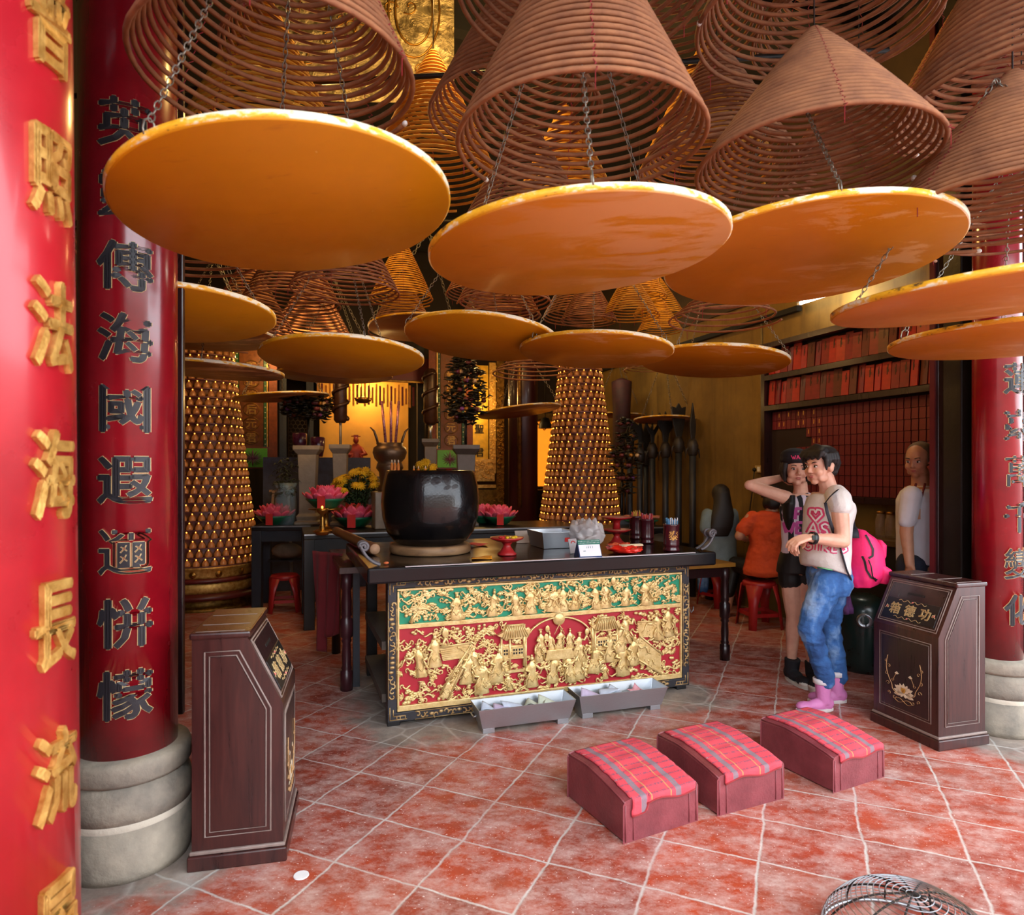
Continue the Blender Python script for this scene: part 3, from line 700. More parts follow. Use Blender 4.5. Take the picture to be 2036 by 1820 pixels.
for sx in (-1,1): limb(m,[(sx*.09+.02,.06,.50),(sx*.13+.02,.44,.50),(sx*.14-.06,.40,.07)],[.085,.058,.036]); m.ball((sx*.14-.06,.46,.04),(.04,.10,.035),0,10,6)
vox(m,'body',SK[1],par,.008,3,.4)
m=MB(); S=hT; hb((0,-.02,.03),(.090,.108,.098)); hb((0,-.05,-.05),(.086,.066,.075)); hb((-.06,0,-.05),(.03,.05,.06)); hb((.06,0,-.05),(.03,.05,.06)); vox(m,'hair',HAIR,par,.008,3,.5)
OR=mat('orange_cotton',srgb(222,84,30),.85,0,.1,7,.3,60,c2=srgb(190,60,26))
m=MB(); loft(m,[((.07,-.005,1.075),.07,.07,0,0),((.06,0,1.045),.165,.095,0,0),((.06,0,.95),.195,.125,0,0),((.045,0,.78),.165,.125,0,0),((.03,0,.62),.180,.14,0,0),((.02,.0,.50),.205,.165,0,0),((.02,.01,.46),.20,.16,0,0)])
limb(m,[(-.10,0,1.01),(-.185,-.018,.91)],[.068,.070]); limb(m,[(.22,0,1.01),(.28,0,.91)],[.068,.070])
vox(m,'orange_shirt',OR,par,.009,4,.5,disp=lambda me: wrinkle(me,.012,6,3,.6))
m=MB()
for sx in (-1,1): limb(m,[(sx*.09+.02,.06,.51),(sx*.13+.02,.44,.51),(sx*.14-.05,.41,.22)],[.10,.075,.062])
vox(m,'black_leggings',G['black'],par,.009,3)
# ---- long-haired person beyond ----
b0=fl(1462,1235); P4=Pers('seated person with long dark hair and a pale denim sleeve, next to the orange shirt',(b0.x-.04,b0.y+.42,.05)); par=P4.t
m=MB(); hT=frame_of((.04,.02,1.17),(.5,.85,-.2)); head_shapes(m,hT,.98)
limb(m,[(.03,0,1.10),(.03,-.01,1.02)],[.05,.06]); loft(m,[((.03,0,1.01),.14,.08,0,.3),((.03,0,.92),.17,.10,0,.3),((.02,0,.60),.16,.12,0,.3),((.02,.02,.46),.18,.15,0,.3)])
limb(m,[(-.12,0,.98),(-.13,-.05,.78),(.02,.2,.76)],[.048,.042,.028]); hand_shapes(m,(.02,.2,.76),(.6,.7,0),(0,0,1),.95,.6)
limb(m,[(.17,.06,.98),(.2,.1,.78),(.12,.3,.76)],[.048,.042,.028]); hand_shapes(m,(.12,.3,.76),(-.3,.8,0),(0,0,1),.95,.6,side=-1)
for sx in (-1,1): limb(m,[(sx*.09+.02,.06,.50),(sx*.11+.1,.44,.50),(sx*.12+.08,.40,.07)],[.085,.058,.036]); m.ball((sx*.12+.08,.46,.04),(.04,.10,.035),0,10,6)
vox(m,'body',SK[1],par,.009,3,.4)
m=MB(); S=hT; hb((0,-.02,.03),(.095,.11,.10)); loft(m,[((.03,-.02,1.22),.085,.085,0,0),((.03,-.06,1.10),.095,.07,0,0),((.02,-.10,.98),.12,.05,0,0),((.0,-.12,.86),.115,.04,0,0),((-.02,-.12,.76),.09,.028,0,0)]); vox(m,'hair',HAIR,par,.009,3,.5)
DS=mat('pale_denim',srgb(120,138,146),.85,0,.15,8); m=MB(); loft(m,[((.03,0,1.03),.14,.085,0,.3),((.03,0,.92),.185,.12,0,.3),((.02,0,.62),.18,.14,0,.3),((.02,0,.48),.19,.15,0,.3)]); limb(m,[(-.11,0,.98),(-.135,-.035,.84)],[.066,.07]); limb(m,[(.17,.06,.98),(.19,.09,.85)],[.066,.07]); vox(m,'denim_shirt',DS,par,.009,4,.5)
m=MB()
for sx in (-1,1): limb(m,[(sx*.09+.02,.06,.51),(sx*.11+.1,.44,.51),(sx*.12+.08,.41,.12)],[.10,.075,.062])
vox(m,'jeans',DEN,par,.009,3)
# ---- man in the vest behind the jamb ----
Y0=4.62
b0=at(1842,CY,Y0); P5=Pers('older man in a white shirt, half hidden behind the narrow door jamb',(b0.x,b0.y,0)); p=P5.at; par=P5.t
m=MB(); hT=frame_of(p(1838,916,4.62),(-.78,-.58,-.22)); head_shapes(m,hT,1.02)
limb(m,[p(1842,940,4.63),p(1845,968,4.64)],[.056,.066]); loft(m,[(p(1846,968,4.64),.13,.10,0,.5),(p(1846,990,4.64),.19,.12,0,.5),(p(1846,1060,4.64),.17,.13,0,.5),(p(1846,1130,4.64),.16,.13,0,.5)])
sl=p(1822,985,4.50); el=p(1815,1060,4.50); wl=p(1822,1122,4.46)
limb(m,[sl,el,wl],[.048,.042,.030]); hand_shapes(m,wl,(.1,-.1,-.98),(-.9,-.3,0),1.05,.4)
sr=p(1880,985,4.76); limb(m,[sr,p(1890,1060,4.8),p(1882,1120,4.74)],[.055,.045,.032]); hand_shapes(m,p(1882,1120,4.74),(0,-.1,-1),(.9,.3,0),1.05,.4,side=-1)
for sx,dy in ((-.09,-.05),(.09,.05)): limb(m,[V((sx,dy,.86)),V((sx,dy,.48)),V((sx,dy+.02,.07))],[.085,.06,.042])
vox(m,'body',SK[1],par,.007,3,.4); face_details(hT,par,1.02)
m=MB(); S=hT; hb((0,-.040,.054),(.080,.096,.074)); hb((0,-.066,-.0),(.074,.045,.06)); hb((-.066,.0,.02),(.016,.03,.04)); hb((.066,.0,.02),(.016,.03,.04)); vox(m,'hair',mat('grey_hair',srgb(112,90,72),.8,0,.2,40),par,.007,2)
m=MB(); loft(m,[(p(1846,966,4.64),.085,.08,0,.5),(p(1846,976,4.64),.165,.12,0,.5),(p(1846,995,4.64),.205,.14,0,.5),(p(1846,1060,4.64),.195,.15,0,.5),(p(1846,1118,4.64),.185,.15,0,.5)]); limb(m,[p(1824,985,4.51),p(1817,1035,4.50)],[.064,.060]); limb(m,[p(1878,986,4.75),p(1886,1035,4.78)],[.075,.075])
sh=vox(m,'white_shirt',mat('white_shirt',srgb(206,202,210),.85,0,.06,7),par,.008,4,.5,disp=lambda me: wrinkle(me,.008,8,6))
m=MB(); m.tube([p(1834,962,4.52),p(1828,985,4.47),p(1834,1012,4.46),p(1846,985,4.50),p(1852,962,4.55)],.008,6); ly=m.build('lanyard',mat('lanyard_maroon',srgb(110,24,40),.7),par)
m=MB(); m.box(p(1834,1022,4.46),(.06,.006,.07)); m.build('badge',mat('badge_tan',srgb(176,130,100),.6),ly)
m=MB(); loft(m,[(p(1846,1112,4.64),.16,.13,0,.5),(V((0,.02,.84)),.17,.135,0,.5)])
for sx,dy in ((-.09,-.05),(.09,.05)): limb(m,[V((sx,dy,.84)),V((sx,dy,.48)),V((sx,dy+.02,.06))],[.10,.08,.065])
vox(m,'dark_trousers',mat('trousers_navy',srgb(34,40,58),.85,0,.1,8),par,.009,3)
boot('shoe',footT(V((-.09,.0,0)),PI/2+.7),SHB,SHB,None,.10,1.0); boot('shoe',footT(V((.09,.1,0)),PI/2+.7),SHB,SHB,None,.10,1.0)
P5.t.location-=U*.06
# ================= pillars =================
def wrap(vf, cyl_r, zc, phi, sx=1.0):
    """bend a flat glyph round a vertical shaft; x along the surface, y up, z outward"""
    vs,fs=vf; out=[]
    for v in vs:
        a=phi+v.x*sx/cyl_r; r=cyl_r+v.z
        out.append((r*math.cos(a),r*math.sin(a),zc+v.y))
    return out,fs
def pillar(name,label,x,y,r,rtop,zb,zt,Rb,chars,z0,dz,size,phi,mt,cm,em,group,base=True,lean=0):
    t=thing(name,label,'pillar',(x,y,0),0,group)
    m=MB(); m.lathe([(r,zb),(r*.5+rtop*.5,(zb+zt)/2),(rtop,zt)],64); m.build('shaft',mt,t)
    if base:
        m=MB(); m.lathe([(Rb*.97,0),(Rb,.03),(Rb*1.0,.19)],48,0); m.build('base_drum',G['stone'],t)
        m=MB(); m.lathe([(Rb*1.0,.19),(Rb*1.01,.2),(Rb*1.0,.215)],48,0,cap=False); m.build('base_band',G['stone_light'],t)
        m=MB(); m.lathe([(Rb*.995,.21),(Rb*1.01,.26),(Rb*.97,.31),(Rb*.9,.345)],48,0); m.build('base_torso',G['stone'],t)
        m=MB(); m.lathe([(Rb*.93,.345),(Rb*.985,.36),(Rb*.985,zb-.02),(Rb*.95,zb)],48,0); m.build('base_disc',G['stone'],t)
    for k,ch in enumerate(chars):
        zc=z0-k*dz; f=(zc-zb)/(zt-zb); rr=r*(1-f)+rtop*f
        m=MB(); bd=.010 if ch in '邇變萬' else .03
        if em is not None:
            v2,f2=wrap(glyph(ch,size,.003,bd+.012),rr+.001,zc,phi); m.add(v2,f2,1,False)
        v2,f2=wrap(glyph(ch,size,.02 if em is None else .004,bd),rr+(.004 if em is None else .0022),zc,phi,1 if em is not None else .62); m.add(v2,f2,0,False)
        m.build('character',[cm]+([em] if em is not None else []),t)
    return t
phiN=math.atan2(-N.y,-N.x)
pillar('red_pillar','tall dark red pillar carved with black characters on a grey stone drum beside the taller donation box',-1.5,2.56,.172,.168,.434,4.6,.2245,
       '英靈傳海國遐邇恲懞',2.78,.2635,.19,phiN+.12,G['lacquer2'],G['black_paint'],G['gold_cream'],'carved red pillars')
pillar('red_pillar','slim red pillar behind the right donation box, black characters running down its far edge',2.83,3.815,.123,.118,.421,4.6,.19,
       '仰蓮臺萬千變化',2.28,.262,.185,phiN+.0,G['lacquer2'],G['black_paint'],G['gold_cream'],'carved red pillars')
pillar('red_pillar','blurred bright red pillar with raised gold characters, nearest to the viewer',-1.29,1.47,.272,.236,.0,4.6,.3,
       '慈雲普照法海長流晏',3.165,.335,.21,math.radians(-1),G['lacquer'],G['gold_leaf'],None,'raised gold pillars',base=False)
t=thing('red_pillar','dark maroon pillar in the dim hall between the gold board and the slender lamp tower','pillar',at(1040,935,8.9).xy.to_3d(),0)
m=MB(); m.lathe([(.2,0),(.2,5.1)],32); m.build('shaft',mat('maroon_dark',srgb(58,14,20),.4,0,.2,4,coat=.2),t)  # plain dark maroon with random variation
m=MB(); m.tube([(-.05,-.205,1.0),(-.05,-.205,4.5)],.03,6); m.build('couplet_strip',G['gold_dark'],t)
# square timber post and the thin door jamb before it
t=thing('timber_post','dark square timber post standing beside the slim red pillar','post',at(1904,935,4.35).xy.to_3d(),UA)
m=MB(); m.box((0,0,2.3),(.2,.2,4.6)); m.build('post_shaft',mat('post_dark',srgb(44,36,34),.42,.1,.25,4,.2),t,bevel=.008)
m=MB(); m.box((0,0,.22),(.26,.26,.44)); m.build('post_foot',G['stone'],t,bevel=.02)
t=thing('door_jamb','narrow purple-brown door jamb hiding half of the man in the vest','door jamb',at(1863,935,4.2).xy.to_3d(),UA+.25)
m=MB(); m.box((0,0,2.2),(.065,.05,4.4)); m.build('jamb_board',G['wood_dark'],t,bevel=.004)
m=MB(); m.box((-.045,0.005,2.2),(.02,.03,4.4)); m.build('jamb_stop',mat('jamb_red',srgb(92,24,26),.4),t)
t=thing('hanging_couplet_board','tall dark board hanging behind the pillar with the grey stone drum','board',(-1.49,2.79,.456),.17)
m=MB(); m.box((0,0,1.9),(.17,.03,3.8)); m.build('board_panel',G['wood_dark'],t,bevel=.005)

# ================= donation boxes =================
def inset_frame(poly, inset):
    n=len(poly); c=V((sum(p[0] for p in poly)/n,sum(p[1] for p in poly)/n,0)); out=[]
    for i in range(n):
        a,b,d=V(poly[i-1]).to_3d(),V(poly[i]).to_3d(),V(poly[(i+1)%n]).to_3d()
        e1=(b-a).normalized(); e2=(d-b).normalized(); n1=V((-e1.y,e1.x,0)); n2=V((-e2.y,e2.x,0))
        bis=(n1+n2); bis=bis/ max(.2,bis.dot(n1)); out.append(b+bis*inset)
    return out
def frame_mb(poly, M, insets, r, mats=None):
    m=MB()
    for k,(ins,z,rad) in enumerate(insets):
        q=inset_frame(poly,ins); m.tube([M@V((p.x,p.y,z)) for p in q],rad,6,0,closed=True)
    return m
def donation_box(label,loc,rz,mirror):
    """local: front faces +X, width along Y (0..w), depth along -X"""
    t=thing('donation_box',label,'donation box',loc,rz,'wooden donation boxes')
    w,d=.43,.325; s=-1 if mirror else 1
    P=[(0,.06),(0,.60),(-.13,.865),(-d,.865),(-d,.06)]
    m=MB()
    vs=[(x,y*s,z) for y in (0,w) for (x,z) in P]; n=5
    fs=[tuple(range(n)),tuple(range(2*n-1,n-1,-1))]+[(i,i+n,(i+1)%n+n,(i+1)%n) for i in range(n)]
    if mirror: fs=[f[::-1] for f in fs]
    m.add(vs,fs,0,False); m.build('cabinet_body',G['wood'],t)
    m=MB(); m.box((-d/2,s*w/2,.028),(d+.03,w+.03,.056)); m.build('plinth',G['wood'],t,bevel=.006)
    m=MB(); m.box((-d/2,s*w/2,.064),(d+.016,w+.016,.014)); m.build('plinth_moulding',G['pale_line'],t,bevel=.004)
    m=MB(); m.box((-.125-(d-.125)/2,s*w/2,.876),(d-.12+.012,w+.02,.026))
    m.build('lid',G['wood'],t,bevel=.008)
    for yy in (.03,.3,.7):
        m=MB(); m.box((-.13-(d-.13)/2,s*w*yy,.8895),(d-.15,.003,.002)); m.build('lid_seam',G['pale_line'],t)
    # side panels with their double mouldings
    side=[(-d,.075),(0,.075),(0,.6),(-.13,.86),(-d,.86)]
    for yy,nm in ((-.001,0),(w+.001,1)):
        Mx=Matrix(((1,0,0,0),(0,0,1,s*yy),(0,1,0,0),(0,0,0,1)))
        b=frame_mb(side,Mx,[(.045,0,.0035),(.062,0,.0028)],0); pn=b.build('side_moulding',G['pale_line'],t)
        q=inset_frame(side,.066); m=MB(); m.prism([(p.x,p.y) for p in q],-.003,.003,0,Mx); m.build('side_panel',G['wood'],t)
    # front lower panel
    Mf=Matrix(((0,0,1,.001),(s,0,0,0),(0,1,0,0),(0,0,0,1)))
    fr=[(0,.08),(w,.08),(w,.60),(0,.60)]
    frame_mb(fr,Mf,[(.045,0,.0035),(.058,0,.0025)],0).build('front_moulding',G['pale_line'],t)
    q=inset_frame(fr,.06); m=MB(); m.prism([(p.x,p.y) for p in q],-.003,.003,0,Mf); pan=m.build('front_panel',G['wood_dark'],t)
    # painted lotus and scrolls
    m=MB(); cx,cy=w*.5,.235
    MP=Mf@Matrix.Translation((cx,cy,.004))
    if mirror: MP=MP@Matrix.Diagonal((-1,1,1,1)) 
    def petal(a,L,wd,z,mt):
        pts=[]
        for k in range(9):
            u=k/8; pts.append((u*L, wd*math.sin(PI*u)**.8*(1-.25*u)))
        poly=[(x,y) for x,y in pts]+[(x,-y) for x,y in pts[-2:0:-1]]
        R=MP@Matrix.Rotation(a,4,'Z'); m.prism(poly,z,z+.0012,mt,R)
    for i,a in enumerate((-.25,.12,.5,2.64,3.02,3.39)): petal(a,.068,.014,0,0)
    for i,a in enumerate((.75,1.1,1.57,2.04,2.39)): petal(a,.056,.014,.001,0)
    for a in (1.2,1.57,1.94): petal(a,.034,.008,.0025,1)
    petal(-.9,.03,.008,.0015,0); petal(-2.2,.03,.008,.0015,0)
    def curl(pts,r=.0028,mt=2): m.tube([MP@V((x,y,.002)) for x,y in pts],r,5,mt,flat=.5)
    for sg in (-1,1):
        pts=[]
        for k in range(26):
            u=k/25; pts.append((sg*(.03+.075*math.sin(u*1.9)+.012*math.sin(u*9)),-.015+.20*u*u+.01*math.sin(u*7)))
        curl(pts)
        for (bx,by,rr,a0,dr) in ((.105,.03,.014,0,1),(.112,.085,.013,1.5,-1),(.098,.13,.012,.5,1),(.118,.155,.01,2,-1),(.075,.06,.012,2,1),(.062,-.035,.014,3,1),(.1,-.02,.012,4,-1)):
            curl([(sg*(bx+rr*(1-k/16)*math.cos(a0+dr*k*.42)),by+rr*(1-k/16)*math.sin(a0+dr*k*.42)) for k in range(15)],.002)
        curl([(sg*.07,.06),(sg*.058,.085),(sg*.05,.1)],.002)
        petalM=MP; 
        R=MP@Matrix.Translation((sg*.045,.105,.001)); m.prism([(.0,.008),(.014,-.004),(0,-.010),(-.014,-.004)],0,.0012,0,R)
    curl([(-.06+.12*k/20,-.045-.012*math.sin(k/20*2*PI)) for k in range(21)],.0024); curl([(-.06+.12*k/20,-.045+.012*math.sin(k/20*2*PI)) for k in range(21)],.0024)
    m.build('painted_lotus',[mat('lotus_ivory',srgb(226,206,176),.5,0,.12,40),mat('lotus_yellow',srgb(206,150,60),.5),mat('scroll_tan',srgb(186,142,96),.5)],pan)
    # sloping head with slot and name panel
    a=math.atan2(.13,.265); L=math.hypot(.13,.265)
    Ms=Matrix.Translation((0,0,.60))@Matrix.Rotation(-a,4,'Y')@Matrix(((0,0,1,.001),(s,0,0,0),(0,1,0,0),(0,0,0,1)))
    sl=[(0,0),(w,0),(w,L),(0,L)]
    frame_mb(sl,Ms,[(.022,0,.004),(.034,.001,.003)],0).build('slope_moulding',G['pale_line'],t)
    m=MB(); m.box((w/2,L/2,.002),(w-.075,L-.075,.004),0,Ms); sp=m.build('slope_panel',G['wood_dark'],t)
    m=MB(); m.box((w/2,L*.70,.0042),(.11,.012,.004),0,Ms); m.build('coin_slot',G['black'],sp)
    m=MB(); m.box((w/2,L*.36,.005),(w-.085,L*.42,.007),0,Ms); sg=m.build('name_plate',G['wood_black'],sp,bevel=.002)
    m=MB(); chars='箱德功' if True else ''
    if mirror: Mt=Ms@Matrix.Translation((w/2,L*.36,.0095))@Matrix.Diagonal((-1,1,1,1))
    else: Mt=Ms@Matrix.Translation((w/2,L*.36,.0095))
    for k,ch in enumerate(chars):
        gv,gf=glyph(ch,.072,.002,.022); Mk=Mt@Matrix.Translation(((k-1)*.098,0,0)); m.add(gv,gf,0,False,Mk)
    for sy in (-1,1):
        m.tube([Mt@V((-.09+.18*k/24,sy*.05+.006*math.sin(k*1.05),0)) for k in range(25)],.0015,4,0)
        m.ball(Mt@V((0,sy*.05,0)),.005,1,6,4)
    for sx in (-1,1):
        m.tube([Mt@V((sx*(.152+.012*math.cos(k*.4)*(1-k/26)),-.012+.024*(k/16)+.004*math.sin(k*.8),0)) for k in range(17)],.0015,4,0)
        m.ball(Mt@V((sx*.155,0,0)),.005,1,6,4)
    m.build('plate_lettering',[G['gold_cream'],mat('small_rose',srgb(220,120,110),.5)],sg)
    return t
b1=fl(563,1710); donation_box('dark wooden donation box seen from its side, beside the pillar with the grey stone drum',b1,math.radians(12.5),False)
b2=fl(1866,1493); d=(fl(1961,1482)-b2); d2=(fl(1726,1438)-b2)
# this one shows its lettered front: front normal points away from its side edge
donation_box('dark wooden donation box showing its gold lettered slope and painted lotus',b2,math.atan2(-d.y,-d.x)+.05,True)

# ================= kneeling stools =================
def stool_mats():
    t=NT('striped_cover'); raw=t.coord(); x,y,z=t.xyz(t.tc.outputs['Object'])
    n=t.noise(30,4,raw); xx=t.math('MULTIPLY_ADD',n,.006,x)
    def band(c,w): return t.math('LESS_THAN',t.math('ABSOLUTE',t.math('SUBTRACT',xx,c)),w)
    base=t.mix(t.noise(9,5,raw),srgb(188,44,60),srgb(224,84,96))
    rows=t.math('LESS_THAN',t.math('ABSOLUTE',t.math('SUBTRACT',t.math('FRACT',t.math('MULTIPLY',y,26)),.5)),.12)
    dash=t.math('GREATER_THAN',t.noise(120,2,raw),.47)
    base=t.mix(t.math('MULTIPLY',t.math('MULTIPLY',rows,dash),.75),base,srgb(110,70,90))
    for c in (-.095,.085): base=t.mix(t.math('MULTIPLY',band(c,.014),.9),base,srgb(122,112,120))
    for c in (-.055,.045): base=t.mix(t.math('MULTIPLY',band(c,.003),.9),base,srgb(186,138,84))
    st=t.ramp(t.noise(26,5,raw,.6),[(.66,0.0),(.72,1.0)])
    base=t.mix(t.math('MULTIPLY',st,.6),base,srgb(230,205,200))
    t.set('Base Color',base); t.set('Roughness',.9); t.bump(t.noise(150,3,raw),.4,.004); return t.mat
G['cover']=stool_mats()
def stool(label,near,right,left,hf,hb,tear):
    """near corner, corner to its right, corner behind-left on the floor"""
    ex=(right-near); ey=(left-near); w=ex.length; L=ey.length; ex.normalize()
    rz=math.atan2(ex.y,ex.x); c=near+ex*(w/2)+V((-math.sin(rz),math.cos(rz),0))*(L/2)
    t=thing('kneeling_stool',label,'kneeling stool',c,rz,'kneeling stools on the tiled floor')
    def top(y): # y from -L/2 front to L/2 back
        u=(y+L/2)/L; return hf+(hb-hf)*min(1,u*1.5)+.012*math.sin(PI*u)
    m=MB(); n=14
    prof=[]
    for k in range(n+1):
        y=-L/2+L*k/n; prof.append((y,top(y)))
    vs=[];
    for y,z in prof:
        vs+=[(-w/2,y,.004),(-w/2,y,z-.016),(-w/2+.008,y,z-.004),(-w/2+.03,y,z),(w/2-.03,y,z),(w/2-.008,y,z-.004),(w/2,y,z-.016),(w/2,y,.004)]
    fs=[]
    for k in range(n):
        for j in range(8): fs.append((k*8+j,(k+1)*8+j,(k+1)*8+(j+1)%8,k*8+(j+1)%8))
    fs=[f[::-1] for f in fs]; fs.append(tuple(range(8))); fs.append(tuple(n*8+j for j in range(7,-1,-1)))
    m.add(vs,fs,0,False); body=m.build('leather_box',G['leather'],t,bevel=.006)
    m=MB()
    for sx in (-1,1):
        m.tube([(sx*(w/2-.004),y,z-.006) for y,z in prof],.004,6)
        m.tube([(sx*(w/2-.006),-L/2-.001,.006),(sx*(w/2-.006),-L/2-.001,hf-.016)],.003,5)
        m.tube([(sx*(w/2-.045),-L/2-.001,.006),(sx*(w/2-.045),-L/2-.0015,hf-.03)],.002,5)
    m.build('piping',G['leather'],body)
    m=MB(); rn=random.Random(tear)
    wob=[rn.uniform(-.006,.006) for _ in range(60)]
    def cov(u,v):
        x=(-w/2+.035)+(w-.05)*u; x+=wob[int(v*20)]*.5
        drop=.03+.008*math.sin(u*9+tear)+(.028 if u<.25 and tear==1 else 0)
        s=v*(L+drop)  # from the back to the front, then hanging over the front edge
        y=L/2-.005-s; zz=0
        if y<-L/2-.004: zz=(-L/2-.004-y); y=-L/2-.006
        z=top(max(y,-L/2))+.004-zz+.0025*math.sin(v*31+u*3)*math.sin(u*PI)
        if zz>0: z-=0.0
        return (x,y,z)
    m.grid(cov,26,48); m.build('woven_cover',G['cover'],t,solid=.007)
    m=MB(); m.tube([V(cov(u/20,1.0))+V((0,-.002,0)) for u in range(21)],.005,6); m.build('cover_hem',G['redcloth'],t)
    return t
stool('low maroon kneeling stool with a drooping striped red cover, nearest to the steel trays',fl(1241,1679),fl(1386,1633),fl(1108,1592),.168,.20,1)
s2n=fl(1428,1624); stool('low maroon kneeling stool in the middle of the row of three striped stools',s2n,fl(1557,1588.6),s2n+V((-.235,.36,0)),.17,.20,2)
s3n=fl(1658,1578); stool('low maroon kneeling stool nearest to the pink boots and the lettered donation box',s3n,fl(1757,1546),s3n+V((-.240,.358,0)),.165,.20,3)
# ================= altar table =================
rn=random.Random(11)
AL=V((-.725,3.8,0)); LT=2.04; DT=1.15; ZT=.952
MA=Matrix.Translation(AL)@Matrix.Rotation(UA,4,'Z')
def A(x,y,z=0): return MA@V((x,y,z))
t=thing('altar_table','long black altar table with a gilded carved front and scrolled ends under the big bowl','altar table',AL,UA)
altar=t
m=MB(); m.box((LT/2,DT/2-.04,ZT-.045),(LT+.26,DT+.2,.09)); top=m.build('tabletop',mat('altar_top',srgb(20,18,21),.2,0,.1,5,0,spec=.3),t,bevel=.012)
m=MB(); m.box((LT/2+.02,-.136,ZT+.002),(LT-.12,.022,.006)); m.build('metal_edge_strip',G['steel'],top)
for sx in (0,1):
    m=MB(); pts=[]
    for k in range(12): 
        u=k/11; pts.append((.02-.11*u-.015*math.sin(u*3),0,.012+.115*u**1.5))
    cx,cz,r=pts[-1][0]+.0,pts[-1][2]+.0,.03
    for k in range(1,30):
        a=-.35+k*.38; rr=r*(1-k/34); pts.append((cx+.02-rr*math.cos(a)-.0,0,cz-.012+rr*math.sin(a)))
    for dy in (-.13,):
        q=[((x if not sx else -x),y,z) for x,y,z in pts]
        m.tube([(x,y-.028,z) for x,y,z in q],.010,6); m.tube([(x,y+.028,z) for x,y,z in q],.010,6)
        # web between the two ridges
        vs=[];fs=[]
        for k,(x,y,z) in enumerate(q): vs+=[(x,y-.028,z),(x,y+.028,z)]
        for k in range(len(q)-1): fs.append((2*k,2*k+1,2*k+3,2*k+2))
        m.add(vs,fs)
    m.build('scroll_end',mat('worn_scroll',srgb(104,100,104),.4,.1,.2,14),top,loc=(-.07 if not sx else LT+.07,-.05,ZT),)
for x in (-.0,LT-.0):
    for y in (.05,DT-.1):
        m=MB(); m.box((x+(.04 if x<1 else -.04),y,.43),(.075,.075,.86)); m.build('leg',G['wood_black'],t,bevel=.005)
m=MB(); m.box((LT/2,.09,.06),(LT-.1,.05,.12)); m.build('base_rail',G['wood_black'],t)
for z in (.15,.46):
    m=MB(); m.box((.05,.5,z),(.14,.85,.05)); m.build('side_shelf',mat('shelf_dust',srgb(96,84,74),.7,0,.2,9),t)
m=MB(); m.box((.16,.5,.46),(.02,.9,.78)); m.build('side_board',G['wood_black'],t)
# carved front
PZ0,PZ1=.035,.862
m=MB()
fw=.052
m.box((LT/2,.0,PZ1-fw/2),(LT,.035,fw)); m.box((LT/2,.0,PZ0+fw/2),(LT,.035,fw))
for x in (fw/2,LT-fw/2): m.box((x,.0,(PZ0+PZ1)/2),(fw,.035,PZ1-PZ0-2*fw))
frame=m.build('carved_frame',mat('frame_blue_black',srgb(44,42,48),.5,0,.2,20),t,bevel=.003)
m=MB()
def curlz(cx,cz,r,a0,dr,n=14,rad=.0042,y=-.02,turn=.45):
    rad*=1.35; r*=1.15
    m.tube([(cx+r*(1-k/(n+3))*math.cos(a0+dr*k*turn),y,cz+r*(1-k/(n+3))*math.sin(a0+dr*k*turn)) for k in range(n)],rad,5,0,flat=.8)
def border(x0,z0,x1,z1):
    L=math.hypot(x1-x0,z1-z0); n=int(L/.028)
    for k in range(n):
        u=(k+.5)/n; cx=x0+(x1-x0)*u; cz=z0+(z1-z0)*u
        dx,dz=(z1-z0)/L,-(x1-x0)/L; o=rn.uniform(-.008,.008)
        if rn.random()<.75: curlz(cx+dx*o,cz+dz*o,rn.uniform(.013,.018),rn.uniform(0,6),rn.choice((-1,1)),11)
        else:
            a=rn.uniform(0,6); m.ball((cx+dx*o,-.018,cz+dz*o),(.017,.007,.010),0,6,4)
    # fillets on both sides
    for sgn in (-1,1):
        dx,dz=(z1-z0)/L,-(x1-x0)/L; q=sgn*.023
        m.tube([(x0+dx*q,-.018,z0+dz*q),(x1+dx*q,-.018,z1+dz*q)],.0028,4)
h=fw/2
border(.16,PZ1-h,LT-.16,PZ1-h); border(.16,PZ0+h,LT-.16,PZ0+h); border(h,.17,h,PZ1-.13); border(LT-h,.17,LT-h,PZ1-.13)
def keyfret(cx,cz,fx,fz):
    for (a,b,c,d) in ((0,0,.1,0),(0,0,0,.075),(.02,.02,.09,.02),(.02,.02,.02,.06),(.09,.02,.09,.0),(.04,-.0,.04,.02),(.06,.018,.06,.0)):
        m.tube([(cx+fx*a,-.018,cz+fz*b),(cx+fx*c,-.018,cz+fz*d)],.0035,4)
for fx,cx in ((1,.012),(-1,LT-.012)):
    for fz,cz in ((1,PZ0+.012),(-1,PZ1-.012)): keyfret(cx,cz,fx,fz)
m.build('frame_scrollwork',mat('dusty_gilt',srgb(206,174,122),.42,.4,.2,24,.2,c2=srgb(150,112,66)),frame)
m=MB(); x0,x1,z0,z1=fw+.004,LT-fw-.004,PZ0+fw+.004,PZ1-fw-.004
g=.016
m.box((LT/2,-.006,z0+g),(x1-x0,.02,2*g)); m.box((LT/2,-.006,z1-.006),(x1-x0,.02,.012))
for x in (x0+.006,x1-.006): m.box((x,-.006,(z0+z1)/2),(.012,.02,z1-z0-.03))
ZM=.585
m.box((LT/2,-.006,ZM),(x1-x0-.012,.024,.026)); m.build('gilt_inner_frame',G['gilt'],t,bevel=.002)
m=MB(); m.box((LT/2,.006,(ZM+z1)/2),(x1-x0,.01,z1-ZM)); up=m.build('green_ground',mat('relief_green',srgb(18,138,104),.5,0,.08,6),t)
m=MB(); m.box((LT/2,.006,(ZM+z0)/2),(x1-x0,.01,ZM-z0)); lo=m.build('red_ground',mat('relief_red',srgb(172,24,42),.5,0,.08,6),t)
GI=[G['gilt']]
